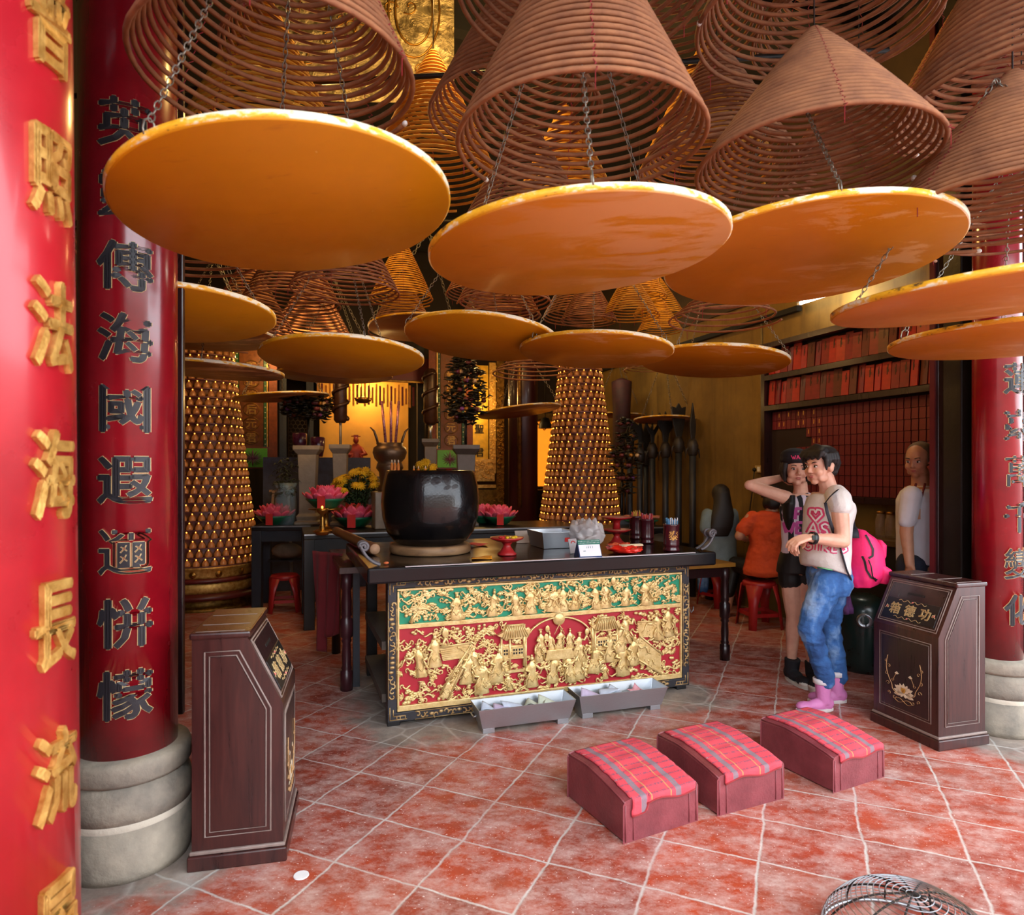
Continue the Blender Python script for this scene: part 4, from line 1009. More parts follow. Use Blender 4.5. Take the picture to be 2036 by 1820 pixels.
def robe(M,h,lean=0,arms=(1,1),prop=None,hat=0,seed=0,w=1.0):
    """small robed figure of height h standing at the origin, facing -Y"""
    r=random.Random(seed); mb=MB(); s=h/.2
    def q(x,y,z): return (x*s+lean*z*s,y*s-.006,z*s)
    pr=[(.036,0),(.040,.006),(.030,.05),(.022,.085),(.027,.12),(.026,.138),(.012,.152),(.009,.16)]
    T=M@Matrix(((1,0,lean,0),(0,1,0,-.006),(0,0,1,0),(0,0,0,1)))@Matrix.Diagonal((s*w,s*.55,s,1))
    n=14
    vs=[]
    for (rr,z) in pr:
        for j in range(n):
            a=2*PI*j/n; k=1+.16*math.sin(a*5+seed)*(1-z/.16); vs.append((rr*k*math.cos(a),rr*k*math.sin(a),z))
    fs=[(i*n+j,i*n+(j+1)%n,(i+1)*n+(j+1)%n,(i+1)*n+j) for i in range(len(pr)-1) for j in range(n)]
    mb.add(vs,fs,0,True,T)
    mb.ball(M@V(q(0,-.003,.176)),(.0135*s,.012*s,.017*s),0,8,6)
    if hat==0: mb.ball(M@V(q(0,0,.195)),(.009*s,.008*s,.008*s),0,6,4)
    elif hat==1: mb.box(M@V(q(0,0,.196)),(.022*s,.014*s,.013*s)); mb.tube([M@V(q(-.022,0,.196)),M@V(q(.022,0,.196))],.0025*s,4)
    else: mb.lathe([(.014*s,0),(.006*s,.012*s),(.001,.026*s)],6,0,Matrix.Translation(M@V(q(0,0,.188))))
    for sd,kind in zip((-1,1),arms):
        sh=V(q(sd*.024,-.002,.138))
        if kind==1: el=V(q(sd*.045,-.012,.108)); ha=V(q(sd*.018,-.026,.105))
        elif kind==2: el=V(q(sd*.052,-.006,.132)); ha=V(q(sd*.062,-.012,.172))
        elif kind==3: el=V(q(sd*.05,-.006,.112)); ha=V(q(sd*.082,-.012,.12))
        else: el=V(q(sd*.036,-.006,.10)); ha=V(q(sd*.034,-.014,.066))
        mb.tube([M@sh,M@el,M@ha],[.0095*s,.011*s,.009*s],6)
        if kind in (2,3,1):
            mb.tube([M@ha,M@(ha+V((sd*.012*s,0,-.02*s))),M@(ha+V((sd*.02*s,0,-.045*s))),M@(ha+V((sd*.042*s,0,-.055*s)))],[.006*s,.006*s,.004*s,.002*s],5)
    mb.tube([M@V(q(-.03+.06*k/10,-.024+.0*k,.05+.012*math.sin(k*.9+seed))) for k in range(11)],.003*s,4)
    # trailing sash
    sg=r.choice((-1,1)); mb.tube([M@V(q(sg*.02,-.018,.085)),M@V(q(sg*.042,-.014,.05)),M@V(q(sg*.04,-.01,.02)),M@V(q(sg*.07,-.008,.004)),M@V(q(sg*.085,-.008,.012))],[.006*s,.007*s,.006*s,.005*s,.002*s],5)
    if prop=='pole': mb.tube([M@V(q(.075,-.014,.03)),M@V(q(.055,-.014,.22))],.003*s,5)
    if prop=='pole2': mb.tube([M@V(q(-.10,-.014,.20)),M@V(q(.02,-.014,.11))],.003*s,5); mb.ball(M@V(q(-.1,-.014,.2)),.009*s,0,6,4)
    if prop=='fan': mb.ball(M@V(q(.062,-.014,.2)),(.022*s,.004*s,.03*s),0,8,5)
    return mb
def fig(par,x,z,h,**k):
    M=Matrix.Translation((x,-.004,z)); return robe(M,h,**k).build('carved_figure',GI,par)
W=x1-x0
def X(px): # place along the panel by proportion
    return x0+W*px
lo_z=z0+.032
# upper row
fig(up,X(.185),ZM+.016,.165,arms=(1,1),hat=1,seed=1,w=1.5); fig(up,X(.30),ZM+.022,.165,arms=(2,3),hat=0,seed=2,prop='pole2',lean=.1)
for i,(p,h,a,pr,ht) in enumerate(((.385,.16,(3,1),None,1),(.43,.17,(1,2),'pole',0),(.50,.15,(3,1),None,2),(.525,.165,(1,1),None,1),(.545,.17,(1,3),None,0),(.585,.155,(2,1),'pole2',0),(.67,.17,(1,2),'pole',2),(.70,.175,(1,1),'fan',0),(.775,.15,(3,4),None,1),(.86,.185,(1,1),None,1))):
    fig(up,X(p),ZM+.014+.004*(i%3),h,arms=a,prop=pr,hat=ht,seed=20+i,lean=.12*((i%3)-1),w=1.15+.15*(i%2))
# lower scene
for i,(p,zz,h,a,pr,ht) in enumerate(((.075,.17,.20,(3,1),None,2),(.115,.22,.20,(1,2),'fan',1),(.215,.10,.19,(1,1),None,0),(.25,.14,.185,(3,1),'pole2',1),(.265,.03,.21,(1,3),None,1),(.31,.09,.22,(1,1),None,2),(.285,.06,.17,(4,3),None,0),
    (.435,.035,.20,(1,3),None,0),(.505,.045,.19,(3,1),None,0),(.575,.04,.20,(1,2),None,0),(.60,.05,.19,(3,4),None,2),(.655,.08,.20,(2,3),None,0),(.475,.24,.15,(1,1),'fan',1),(.46,.19,.15,(4,1),'fan',0),(.53,.255,.13,(1,1),None,1),(.505,.25,.12,(1,4),None,2),(.57,.25,.13,(4,1),None,0),(.595,.20,.15,(1,2),'fan',1),(.615,.16,.15,(1,1),None,0),
    (.715,.14,.20,(1,1),None,1),(.755,.20,.20,(3,1),None,0),(.785,.25,.19,(1,2),None,2),(.765,.04,.235,(1,1),None,1),(.80,.10,.20,(1,3),None,0),(.91,.25,.20,(3,1),None,1),(.945,.27,.21,(1,1),None,0),(.15,.03,.12,(3,3),None,0),(.36,.03,.11,(1,3),None,2),(.70,.03,.10,(3,1),None,0),(.87,.06,.11,(1,1),None,2))):
    fig(lo,X(p),lo_z+zz-.012,h,arms=a,prop=pr,hat=ht,seed=50+i,lean=.14*((i%3)-1),w=1.0+.12*(i%3))
# pavilions
for (p,fx) in ((.375,1),(.70,-1)):
    m=MB(); cx=X(p); b=lo_z+.165; rr=.10
    prof=[(-rr*1.15,.03),(-rr*.8,.012),(0,.0),(rr*.8,.012),(rr*1.1,.04),(rr*.75,.05),(rr*.5,.085),(-.5*rr,.085),(-.75*rr,.05)]
    m.add([(cx+fx*x,-.012+yy,b+.17+z) for yy in (-.02,.01) for x,z in prof],[tuple(range(9)),tuple(range(17,8,-1))]+[(i,(i+1)%9,9+(i+1)%9,9+i) for i in range(9)],0,False)
    for k in range(11):
        u=k/10; m.tube([(cx+fx*(-rr*.5+rr*u),-.036,b+.255),(cx+fx*(-rr*.86+rr*1.72*u),-.036,b+.182)],.004,5)
    m.tube([(cx-rr*.55,-.03,b+.257),(cx+rr*.55,-.03,b+.257)],.007,6)
    for x in (-.085,-.03,.075): m.tube([(cx+fx*x,-.014,b-.03),(cx+fx*x,-.014,b+.18)],.0075,8)
    for (x,wd) in ((-.058,.042),(.022,.085)):
        m.box((cx+fx*x,-.006,b+.09),(wd,.012,.075))
        m.box((cx+fx*x,-.014,b+.09),(wd*.8,.006,.06)); 
    m.box((cx,-.012,b-.03),(.21,.02,.016)); m.box((cx,-.012,b+.05),(.2,.016,.01))
    pv=m.build('carved_pavilion',GI,lo)
    m=MB()
    for (x,) in ((.004,),(.04,),(-.058,)):
        for dz in (-.01,.01):
            for dx in (-.008,.008): m.box((cx+fx*x+dx,-.0185,b+.09+dz),(.009,.004,.012))
    m.build('lattice_opening',G['black'],pv)
m=MB(); cx=X(.53)
m.tube([(cx+.235*math.cos(a),-.012,lo_z+.275+.17*math.sin(a)) for a in [PI*k/24 for k in range(25)]],.011,6,flat=.6)
for s in (-1,1): m.tube([(cx+s*.235,-.012,lo_z+.16),(cx+s*.235,-.012,lo_z+.42)],.010,8)
m.lathe([(.001,.018),(.03,.016),(.040,.006),(.044,0)],20,0,Matrix.Translation((cx,-.012,lo_z+.435))@Matrix.Rotation(PI/2,4,'X'))
for s in (-1,1): m.tube([(cx,-.02,lo_z+.40),(cx+s*.035,-.02,lo_z+.34)],.003,4)
m.build('carved_arch',GI,lo)
m=MB(); T=[(-.10,.18),(.10,.18),(.085,.245),(-.085,.245)]
m.prism([(cx+x,z+lo_z) for x,z in T],.008,.03,0,Matrix(((1,0,0,0),(0,0,-1,0),(0,1,0,0),(0,0,0,1)))); m.build('carved_altar_table',GI,lo,bevel=.003)
# terraces and stair ramps
MX=Matrix(((1,0,0,0),(0,0,-1,0),(0,1,0,0),(0,0,0,1)))
def ramp(poly,rails,dots=False):
    m=MB(); m.prism(poly,.004,.018,0,MX)
    for a,b in rails: m.tube([(a[0],-.02,a[1]),(b[0],-.02,b[1])],.006,6)
    if dots:
        xs=[p[0] for p in poly]; zs=[p[1] for p in poly]
        for k in range(26):
            u,v=rn.random(),rn.random()
            a=V((*poly[0],0)).lerp(V((*poly[1],0)),u); b=V((*poly[3],0)).lerp(V((*poly[2],0)),u); c=a.lerp(b,v); m.ball((c.x,-.02,c.y),(.005,.003,.005),0,6,4)
    else:
        for k in range(7):
            u=(k+.5)/7; a=V((*poly[0],0)).lerp(V((*poly[3],0)),u); b=V((*poly[1],0)).lerp(V((*poly[2],0)),u); m.tube([(a.x,-.019,a.y),(b.x,-.019,b.y)],.0022,4)
    m.build('carved_terrace',GI,lo)
ramp([(X(.14),lo_z+.24),(X(.225),lo_z+.25),(X(.225),lo_z+.33),(X(.13),lo_z+.32)],[((X(.13),lo_z+.325),(X(.23),lo_z+.335))])
ramp([(X(.13),lo_z+.03),(X(.155),lo_z+.01),(X(.235),lo_z+.33),(X(.225),lo_z+.22)],[((X(.13),lo_z+.05),(X(.232),lo_z+.33)),((X(.155),lo_z+.01),(X(.236),lo_z+.30))])
ramp([(X(.82),lo_z+.13),(X(.915),lo_z+.01),(X(.915),lo_z+.14),(X(.83),lo_z+.27)],[((X(.82),lo_z+.13),(X(.915),lo_z+.01)),((X(.83),lo_z+.28),(X(.92),lo_z+.14))],True)
ramp([(X(.83),lo_z+.27),(X(.90),lo_z+.26),(X(.90),lo_z+.36),(X(.82),lo_z+.37)],[((X(.82),lo_z+.375),(X(.90),lo_z+.365))],True)
# cloud scrolls and foliage, a lacework over both grounds
def clouds(par,za,zb,n,seed,xa=.012,xb=.988,hole=None):
    global m
    r=random.Random(seed); m=MB(); k=0
    while k<n:
        p=r.uniform(xa,xb); z=r.uniform(za,zb)
        if hole and hole(p,z): k+=1; continue
        x=X(p); kind=r.random()
        if kind<.5:
            L=r.uniform(.03,.075); sg=r.choice((-1,1))
            m.tube([(x+sg*L*(q/8-.5),-.006,z+.008*math.sin(q*.8+p*40)) for q in range(9)],[.0075*math.sin(.5+2.2*q/8) +.001 for q in range(9)],6,flat=.8)
            curlz(x+sg*L*.5,z+.008,.013,-1.2 if sg>0 else -2,sg,10,.0045,-.008,.5)
            if r.random()<.6: curlz(x-sg*L*.35,z-.008,.011,1.5,-sg,9,.004,-.008,.5)
        elif kind<.8:
            for q in range(r.randint(3,5)): m.ball((x+r.uniform(-.02,.02),-.006,z+r.uniform(-.013,.013)),(r.uniform(.009,.017),.009,r.uniform(.008,.012)),0,7,5)
        else:
            a=r.uniform(0,6.3)
            for q in range(5):
                b=a+(q-2)*.5; m.tube([(x,-.006,z),(x+.02*math.cos(b),-.012,z+.02*math.sin(b)),(x+.036*math.cos(b),-.006,z+.034*math.sin(b))],[.004,.0075,.001],5,flat=.7)
        k+=1
    m.build('carved_cloud_pattern',GI,par)
clouds(up,ZM+.03,z1-.02,300,3)
m=MB()
for k in range(9):
    a=.5+k*.28; m.tube([(X(.065)+.01*q*math.cos(a)*1.1,-.012,ZM+.09+.011*q*math.sin(a)-.0009*q*q) for q in range(9)],[.006]*7+[.004,.002],5)
m.tube([(X(.065),-.012,ZM+.09),(X(.05),-.012,ZM+.05),(X(.04),-.012,ZM+.018)],[.007,.009,.014],6); m.build('carved_palm',GI,up)
hole=lambda p,z:(.42<p<.64 and z>lo_z+.2) or (.44<p<.68 and z<lo_z+.05 and p>.6)
clouds(lo,lo_z-.005,ZM-.035,540,5,hole=hole)

# ---------- things standing on the altar ----------
def onA(x,y): return A(x,y,ZT+.002)
def alt_xy(px,py,z=ZT):
    p=fl(px,py,z); q=MA.inverted()@p; return q.x,q.y
t=thing('singing_bowl','huge black hammered bronze bowl resting on a wooden ring','bowl',onA(.36,.49)+V((0,0,.055)),UA)
def bowl_mat():
    b=NT('hammered_black_bronze'); raw=b.coord(); 
    vo=b.new('ShaderNodeTexVoronoi'); vo.inputs['Scale'].default_value=1
    x,y,z=b.xyz(b.tc.outputs['Object']); cb=b.new('ShaderNodeCombineXYZ')
    at2=b.math('ARCTAN2',y,x); b.link(b.math('MULTIPLY',at2,26),cb.inputs[0]); b.link(b.math('MULTIPLY',z,74),cb.inputs[1]); b.link(cb.outputs[0],vo.inputs['Vector'])
    b.set('Base Color',b.ramp(b.noise(6,5,raw),[(.3,srgb(20,20,24)),(.7,srgb(46,42,40))])); b.set('Metallic',.65); b.set('Roughness',.24); b.set('Coat Weight',.3)
    b.bump(vo.outputs['Distance'],.14,.004); return b.mat
m=MB(); m.lathe([(.001,0),(.20,.0),(.245,.025),(.290,.085),(.318,.18),(.326,.28),(.318,.38),(.300,.46),(.292,.485),(.286,.49),(.278,.485),(.285,.46),(.302,.38),(.31,.28),(.30,.18),(.27,.09),(.2,.03),(.001,.02)],72); m.build('bowl_body',bowl_mat(),t)
t=thing('bowl_ring','round turned wooden ring under the huge black bowl','bowl stand',onA(.36,.49),0)
m=MB(); m.lathe([(.20,.004),(.262,.0),(.27,.012),(.268,.045),(.258,.056),(.2,.056),(.19,.03),(.2,.004)],48,cap=False); m.build('wooden_ring',grain_mat('ring_wood',srgb(104,74,48),srgb(160,122,84),.55,0,(3,3,12)),t,bevel=.003)
x,y=alt_xy(745,1105); x2,y2=alt_xy(668,1066)
t=thing('turned_rod','thick reddish-brown turned rod lying across the altar end beside the scroll','rod',A(x,y,ZT+.042))
pq=(A(x2,y2,ZT+.042)-A(x,y,ZT+.042)); m=MB()
prf=[.036,.037,.030,.036,.034,.036,.034,.036,.030,.037,.034]
m.tube([pq*(k/10) for k in range(11)],prf,14); m.build('rod_shaft',G['wood_mid'],t)
m=MB(); m.tube([pq*-.001,pq*-.006],.033,14); m.build('end_grain',mat('end_grain',srgb(196,150,116),.6,0,.15,20),t)
# red offering stand
def stand_r(label,loc,s,fruit):
    t=thing('offering_stand',label,'offering stand',loc,0,'red offering stands')
    m=MB(); m.lathe([(.001,0),(.058,0),(.06,.008),(.045,.022),(.024,.05),(.022,.062),(.036,.078),(.05,.082)],24); m.build('pedestal_foot',G['plastic_red'],t)
    m=MB(); m.lathe([(.001,.08),(.06,.082),(.098,.098),(.105,.108),(.096,.106),(.06,.094),(.001,.092)],28); m.build('dish',G['plastic_red'],t)
    t.scale=(s,s,s); return t
x,y=alt_xy(1008,1104); stand_r('small red offering stand with sweets, standing between the bowl ring and the steel tray',onA(x,y),1.05,1)
st=onA(x,y)
for k in range(9):
    a=k*2.4; r=.02*math.sqrt(k)*1.02; o=thing('wrapped_sweet','shiny wrapped sweet heaped in the small red offering stand dish','sweet',st+V((r*math.cos(a),r*math.sin(a),.112)),a,'sweets in the red dish')
    m=MB(); m.ball((0,0,0),(.016,.012,.010),0,8,5); m.build('sweet_wrapper',[G['gold_leaf'],G['paper_red'],G['petal_y']][k%3],o)
x,y=alt_xy(1226,1082); t2=stand_r('two-tier red offering stand behind the clear plastic bag',onA(x,y),1.0,0)
m=MB(); m.lathe([(.03,.108),(.024,.15),(.03,.172),(.10,.19),(.118,.2),(.1,.198),(.03,.19)],28); m.build('upper_dish',G['plastic_red'],t2)
# steel tray with red label
xa,ya=alt_xy(1080,1093); 
t=thing('metal_tray','silver metal tray with a small red sticker on the altar','tray',onA(xa-.02,ya+.02),UA+.0)
m=MB(); w,h,d=.24,.115,.26
def tray(m,w,d,h,fl_,th=.004,mat=0):
    vs=[];
    for (ix,off,z) in ((0,0,h),(1,fl_,0),):
        pass
    o=[(-w/2-fl_,-d/2-fl_,h),(w/2+fl_,-d/2-fl_,h),(w/2+fl_,d/2+fl_,h),(-w/2-fl_,d/2+fl_,h)]
    b=[(-w/2,-d/2,0),(w/2,-d/2,0),(w/2,d/2,0),(-w/2,d/2,0)]
    i=[(x-math.copysign(th,x),y-math.copysign(th,y),h) for x,y,_ in o]; ib=[(x-math.copysign(th,x),y-math.copysign(th,y),th) for x,y,_ in b]
    vs=o+b+i+ib
    fs=[(4,5,6,7)[::-1]]+[(k,4+k,4+(k+1)%4,(k+1)%4) for k in range(4)]+[(8+k,8+(k+1)%4,12+(k+1)%4,12+k) for k in range(4)]+[(12,13,14,15)]+[(k,(k+1)%4,8+(k+1)%4,8+k) for k in range(4)]
    m.add(vs,fs,mat,False)
tray(m,w,d,h,.02); m.build('tray_body',G['steel'],t,bevel=.003)
m=MB(); m.box((.05,-d/2-.012,.066),(.036,.002,.042)); m.build('red_sticker',G['paper_red'],t,rot=(0,0,0))
t.location=onA(xa,ya)+U*.13+N*.14
# plastic bags
def crumple(name,label,c,r,mt,seed,group=None,flat=1):
    t=thing(name,label,'plastic bag',c,seed,group)
    def fn(u,v):
        a=2*PI*u; ph=PI*v*.96; x=math.sin(ph)*math.cos(a); y=math.sin(ph)*math.sin(a); z=math.cos(ph)
        q=V((x,y,z)); nn=noise.fractal(q*2.2+V((seed,seed*2,1)),1,2,4)*.30+noise.noise(q*4+V((seed,0,0)))*.10
        k=1+nn*.7
        zz=(z+1)*r[2]*k*.9
        return (x*r[0]*k,y*r[1]*k,max(.001,zz))
    m=MB(); m.grid(fn,56,34); m.build('bag_film',mt,t); return t
def film(name,c,al):
    t=NT(name); t.set('Base Color',c); t.set('Roughness',.22); t.set('Alpha',al); t.set('Specular IOR Level',.7); t.bump(t.noise(28,4,t.coord()),.35,.01); return t.mat
x,y=alt_xy(1180,1096); tb=crumple('plastic_bag','crumpled clear white plastic bag piled beside the desk calendar',onA(x+.02,y+.15),(.15,.11,.11),film('clear_film',srgb(225,222,222),.55),2)
x,y=alt_xy(1255,1104); crumple('plastic_bag','flattened glossy red plastic bag on the altar beside the stick holders',onA(x,y+.10),(.165,.10,.034),film('red_film',srgb(235,44,30),.93),5)
t=thing('chopstick_bundle','pale wooden sticks lying on the flattened red plastic bag','sticks',onA(x,y+.03)+V((0,0,.055)),UA)
for k in range(4):
    m=MB(); m.tube([(-.06,.012*k-.02,.004*(k%2)),(.085,.010*k-.035,.004+.004*(k%2))],.0045,6); m.build('stick',mat('pale_stick',srgb(236,212,170),.6),t)
# desk calendar
x,y=alt_xy(1176,1110); t=thing('desk_calendar','small tent-shaped desk calendar with a green spiral top and white pages','desk calendar',onA(x,y+.05),UA-.06)
m=MB(); m.add([(-.075,-.05,0),(.075,-.05,0),(.075,-.002,.098),(-.075,-.002,.098),(-.075,.05,0),(.075,.05,0)],[(0,1,2,3),(5,4,3,2),(0,3,4),(1,5,2)],0,False); m.build('calendar_stand',mat('calendar_blue',srgb(40,70,120),.5),t,solid=.002)
Mc=Matrix.Translation((0,-.052,.0))@Matrix.Rotation(math.radians(64),4,'X')
m=MB(); m.box((0,.055,.002),(.142,.09,.002),0,Mc); pg=m.build('calendar_page',G['white'],t)
m=MB()
for r_,(n_,yy,sz) in enumerate(((4,.062,.011),)):
    for k in range(n_): m.tube([Mc@V((-.02+.013*k,yy,.004)),Mc@V((-.016+.013*k,yy+.012,.004))],.0012,4)
m.tube([Mc@V((-.045,.044,.004)),Mc@V((-.03,.044,.004))],.002,4); m.build('page_marks',mat('page_ink',srgb(90,130,160),.6),pg)
m=MB(); m.box((0,.101,.004),(.15,.03,.006),0,Mc); bn=m.build('calendar_header',mat('calendar_green',srgb(16,116,96),.5),t)
m=MB()
for k in range(15):
    for yy in (.095,.107): m.ball(Mc@V((-.067+.0095*k,yy,.008)),.0028,0,5,4)
m.build('spiral_dots',G['white'],bn)
x,y=alt_xy(1120,1106); t=thing('leaflet','small folded greyish leaflet with a red arc leaning on the clear bag','leaflet',onA(x+.12,y+.09),UA+.35)
m=MB(); m.box((0,0,.048),(.075,.003,.095)); lf=m.build('leaflet_sheet',mat('leaflet_grey',srgb(176,166,166),.6),t,rot=(-.25,0,0))
m=MB(); m.tube([(.018*math.cos(a),-.003,.066+.014*math.sin(a)) for a in [PI*k/10 for k in range(11)]],.003,5); m.build('red_arc',G['paper_red'],lf)
# stick holders
def holder(label,px,py,cols,gl,seed):
    x,y=alt_xy(px,py); t=thing('stick_holder',label,'stick holder',onA(x,y+.05),UA,'dark red fortune stick holders')
    m=MB(); m.lathe([(.001,0),(.054,0),(.055,.012),(.05,.02),(.05,.034),(.055,.04),(.052,.05),(.052,.165),(.056,.172),(.056,.182),(.047,.182),(.047,.02),(.001,.02)],32); cy=m.build('cylinder_body',mat('holder_lacquer',srgb(70,22,30),.22,0,.1,6,coat=.4),t)
    if gl:
        m=MB(); v2,f2=wrap(glyph('泰',.068,.002,.02),.0525,.108,-PI/2-.25); m.add(v2,f2,0,False); m.build('gold_character',G['gold_leaf'],cy)
    r=random.Random(seed)
    for k in range(26):
        a=r.uniform(0,6.3); rr=.04*math.sqrt(r.random()); 
        b=V((rr*.8*math.cos(a),rr*.8*math.sin(a),.03)); e=V((rr*1.1*math.cos(a),rr*1.1*math.sin(a),r.uniform(.205,.225)))
        o=thing('fortune_stick','slim coloured bamboo stick standing in the '+gl_name[seed]+' stick holder','stick',onA(x,y+.05),UA,'fortune sticks in the '+gl_name[seed]+' holder')
        m=MB(); m.bar(b,e,.006,.003); m.build('stick_blade',stickm[cols[k%len(cols)]],o)
    return t
gl_name={1:'hindmost',2:'middle',3:'gold-lettered'}
stickm={'y':mat('stick_yellow',srgb(222,168,60),.5),'r':mat('stick_red',srgb(200,50,60),.5),'p':mat('stick_pink',srgb(220,150,160),.5),'b':mat('stick_blue',srgb(70,130,170),.5),'w':mat('stick_white',srgb(220,215,215),.5)}
holder('dark red stick holder with yellow-tipped sticks, hindmost of the pair',1271,1073,'yyyr',0,1)
holder('dark red stick holder with red and pink sticks, front one of the pair',1293,1082,'rpr',0,2)
holder('dark red stick holder with blue sticks and a gold character, standing alone',1343,1098,'bbw',1,3)
t=thing('orange_flyer','bright orange paper slip lying on the altar before the red stand','paper',onA(*alt_xy(958,1112)),UA)
m=MB(); m.grid(lambda u,v:((u-.5)*.13+(v-.5)*.03,(v-.5)*.10,.003+.004*math.sin(u*5+v*4)+.004),8,6); m.build('paper_sheet',mat('paper_orange',srgb(255,160,20),.6),t,solid=.001)
t=thing('red_paper_slip','crinkled red paper slips lying beside the bowl ring','paper',onA(*alt_xy(945,1086)),UA)
m=MB(); m.grid(lambda u,v:((u-.5)*.17,(v-.5)*.12,.006+.006*math.sin(u*8+v*4)+.006),10,6); m.build('paper_sheet',mat('paper_pinkred',srgb(216,66,70),.6),t,solid=.001)
t=thing('orange_flower_petal','tiny orange petal on the altar top beside the scroll end','petal',onA(*alt_xy(768,1123)),UA)
m=MB(); m.ball((0,0,.008),(.016,.012,.008),0,8,5); m.build('petal_blade',mat('orange_petal',srgb(226,110,60),.6),t)
t=thing('folded_leaflet','white and brown leaflet propped behind the red sweet stand','leaflet',onA(*alt_xy(1040,1082))+V((0,.05,0)),UA)
m=MB(); m.box((0,0,.05),(.10,.003,.10)); m.box((.07,.03,.035),(.08,.003,.07),rz=.6); m.build('leaflet_sheet',mat('leaflet_white',srgb(190,176,166),.6),t,rot=(-.5,0,0))

# ---------- cash trays on the floor before the altar ----------
def cash_tray(label,p0,p1,notes,seed):
    p0,p1=V(p0),V(p1); e=(p1-p0); L=e.length; e.normalize(); rz=math.atan2(e.y,e.x)
    c=(p0+p1)/2+V((-e.y,e.x,0))*.085
    t=thing('cash_tray',label,'offering tray',c,rz,'steel offering trays')
    m=MB(); h=.118
    mm=MB(); tray(mm,L-.07,.13,h,.03,.004); o=mm.build('tray_body',G['steel'],t,loc=(0,0,.03),bevel=.003)
    for sx in (-1,1):
        m=MB(); m.box((sx*(L/2-.075),0,.015),(.07,.12,.03)); m.build('tray_foot',G['steel'],t,bevel=.002)
        m=MB(); m.tube([(sx*(L/2-.012),-.03,.10),(sx*(L/2+.006),-.03,.092),(sx*(L/2+.006),.03,.092),(sx*(L/2-.012),.03,.10)],.005,6); m.build('handle',G['steel'],t)
    r=random.Random(seed)
    for k,(xx,cc) in enumerate(notes):
        nt=thing('banknote',f'{cc[1]} crumpled banknote lying in the {cc[2]} steel tray','banknote',c+e*(xx*L)+V((0,0,.075)),rz+r.uniform(-.8,.8))
        a=r.uniform(.2,1.0)
        m=MB(); m.grid(lambda u,v:((u-.5)*.12,(v-.5)*.062,.03+.02*math.sin(u*5*a+v*2)+.03*(u-.4)*(1 if k%2 else -.6)+.02*v),10,6); m.build('note_paper',cc[0],nt,solid=.0008)
    return t
nm=lambda n,c:mat(n,c,.7,0,.1,30)
nb=nm('note_blue',srgb(196,206,224)); ng=nm('note_green',srgb(206,214,196)); npk=nm('note_pink',srgb(226,160,170)); nv=nm('note_violet',srgb(206,190,220))
p0=fl(961,1464); p1=fl(1135.5,1441)
cash_tray('steel cash tray with a looped end handle, in front of the altar middle',p0-U*.035,p1+U*.035,[(-.32,(nb,'pale blue','nearer')),(-.2,(nv,'violet-white','nearer')),(-.12,(nb,'bluish creased','nearer')),(.12,(ng,'pale green','nearer')),(.26,(ng,'greenish twisted','nearer'))],3)
q0=fl(1152,1437); q1=fl(1318,1416)
cash_tray('steel cash tray tucked against the altar corner, farther of the pair',q0-U*.0+N*.02,q1+U*.05+N*.02,[(-.3,(nv,'pale violet','farther')),(-.1,(nb,'pale blue','farther')),(.0,(nb,'light blue folded','farther')),(.2,(npk,'pink','farther'))],4)
# ================= hanging incense coils and drip discs =================
def coil_mesh(name,R,Hh,turns,r,seg,sides,mt,bulge=1.1):
    m=MB(); n=int(turns*seg); pts=[]
    for k in range(n+1):
        u=k/n; rr=R*(1-u)+.012*u; z=Hh*(1-(1-u)**bulge); a=2*PI*turns*u
        pts.append((rr*math.cos(a),rr*math.sin(a),z))
    m.tube(pts,r,sides); return m.mesh(name,mt)
def thread_mesh(name,R,Hh,turns,az,r,mt,bulge=1.1):
    m=MB(); pts=[]; n=int(turns*4)
    for k in range(n+1):
        u=k/n; rr=R*(1-u)+.012*u+ (.011 if k%2 else -.002)*(R/.42); z=Hh*(1-(1-u)**bulge); a=az+.05*math.sin(k*2.1)*.3
        pts.append((rr*math.cos(a),rr*math.sin(a),z))
    m.tube([(pts[0][0],pts[0][1],-.05)]+pts,r,4); return m.mesh(name,mt)
KIND={}
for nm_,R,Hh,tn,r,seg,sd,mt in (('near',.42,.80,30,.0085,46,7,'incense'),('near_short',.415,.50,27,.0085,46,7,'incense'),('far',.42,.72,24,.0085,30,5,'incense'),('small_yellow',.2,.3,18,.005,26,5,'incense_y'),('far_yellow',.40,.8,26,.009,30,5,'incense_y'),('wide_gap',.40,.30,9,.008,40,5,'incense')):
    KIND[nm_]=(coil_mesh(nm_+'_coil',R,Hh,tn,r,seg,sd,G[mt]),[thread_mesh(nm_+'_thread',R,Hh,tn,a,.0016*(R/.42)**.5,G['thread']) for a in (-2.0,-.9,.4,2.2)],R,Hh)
def coil(label,kind,x,y,z,s=1.0,rz=0,tilt=(0,0),cord=True,group=None):
    cm,ths,R,Hh=KIND[kind]
    t=thing('hanging_incense_coil',label,'incense coil',(x,y,z),0,group,rot=(tilt[0],tilt[1],rz)); t.scale=(s,s,s)
    obj('spiral_coil',cm,t)
    for th in ths: obj('binding_thread',th,t)
    if kind in('near','near_short'):
        m=MB(); m.ball((R,-.004,0),(.0095,.014,.0095),0,8,5); m.build('coil_tip',G['white_tip'],t)
    zt=5.1
    top=Hh
    m=MB(); m.tube([(0,0,top-.01),(0,0,max(top+.05,(zt-z)/s))],.003/s,5); m.build('hanging_cord',G['iron'],t)
    return t
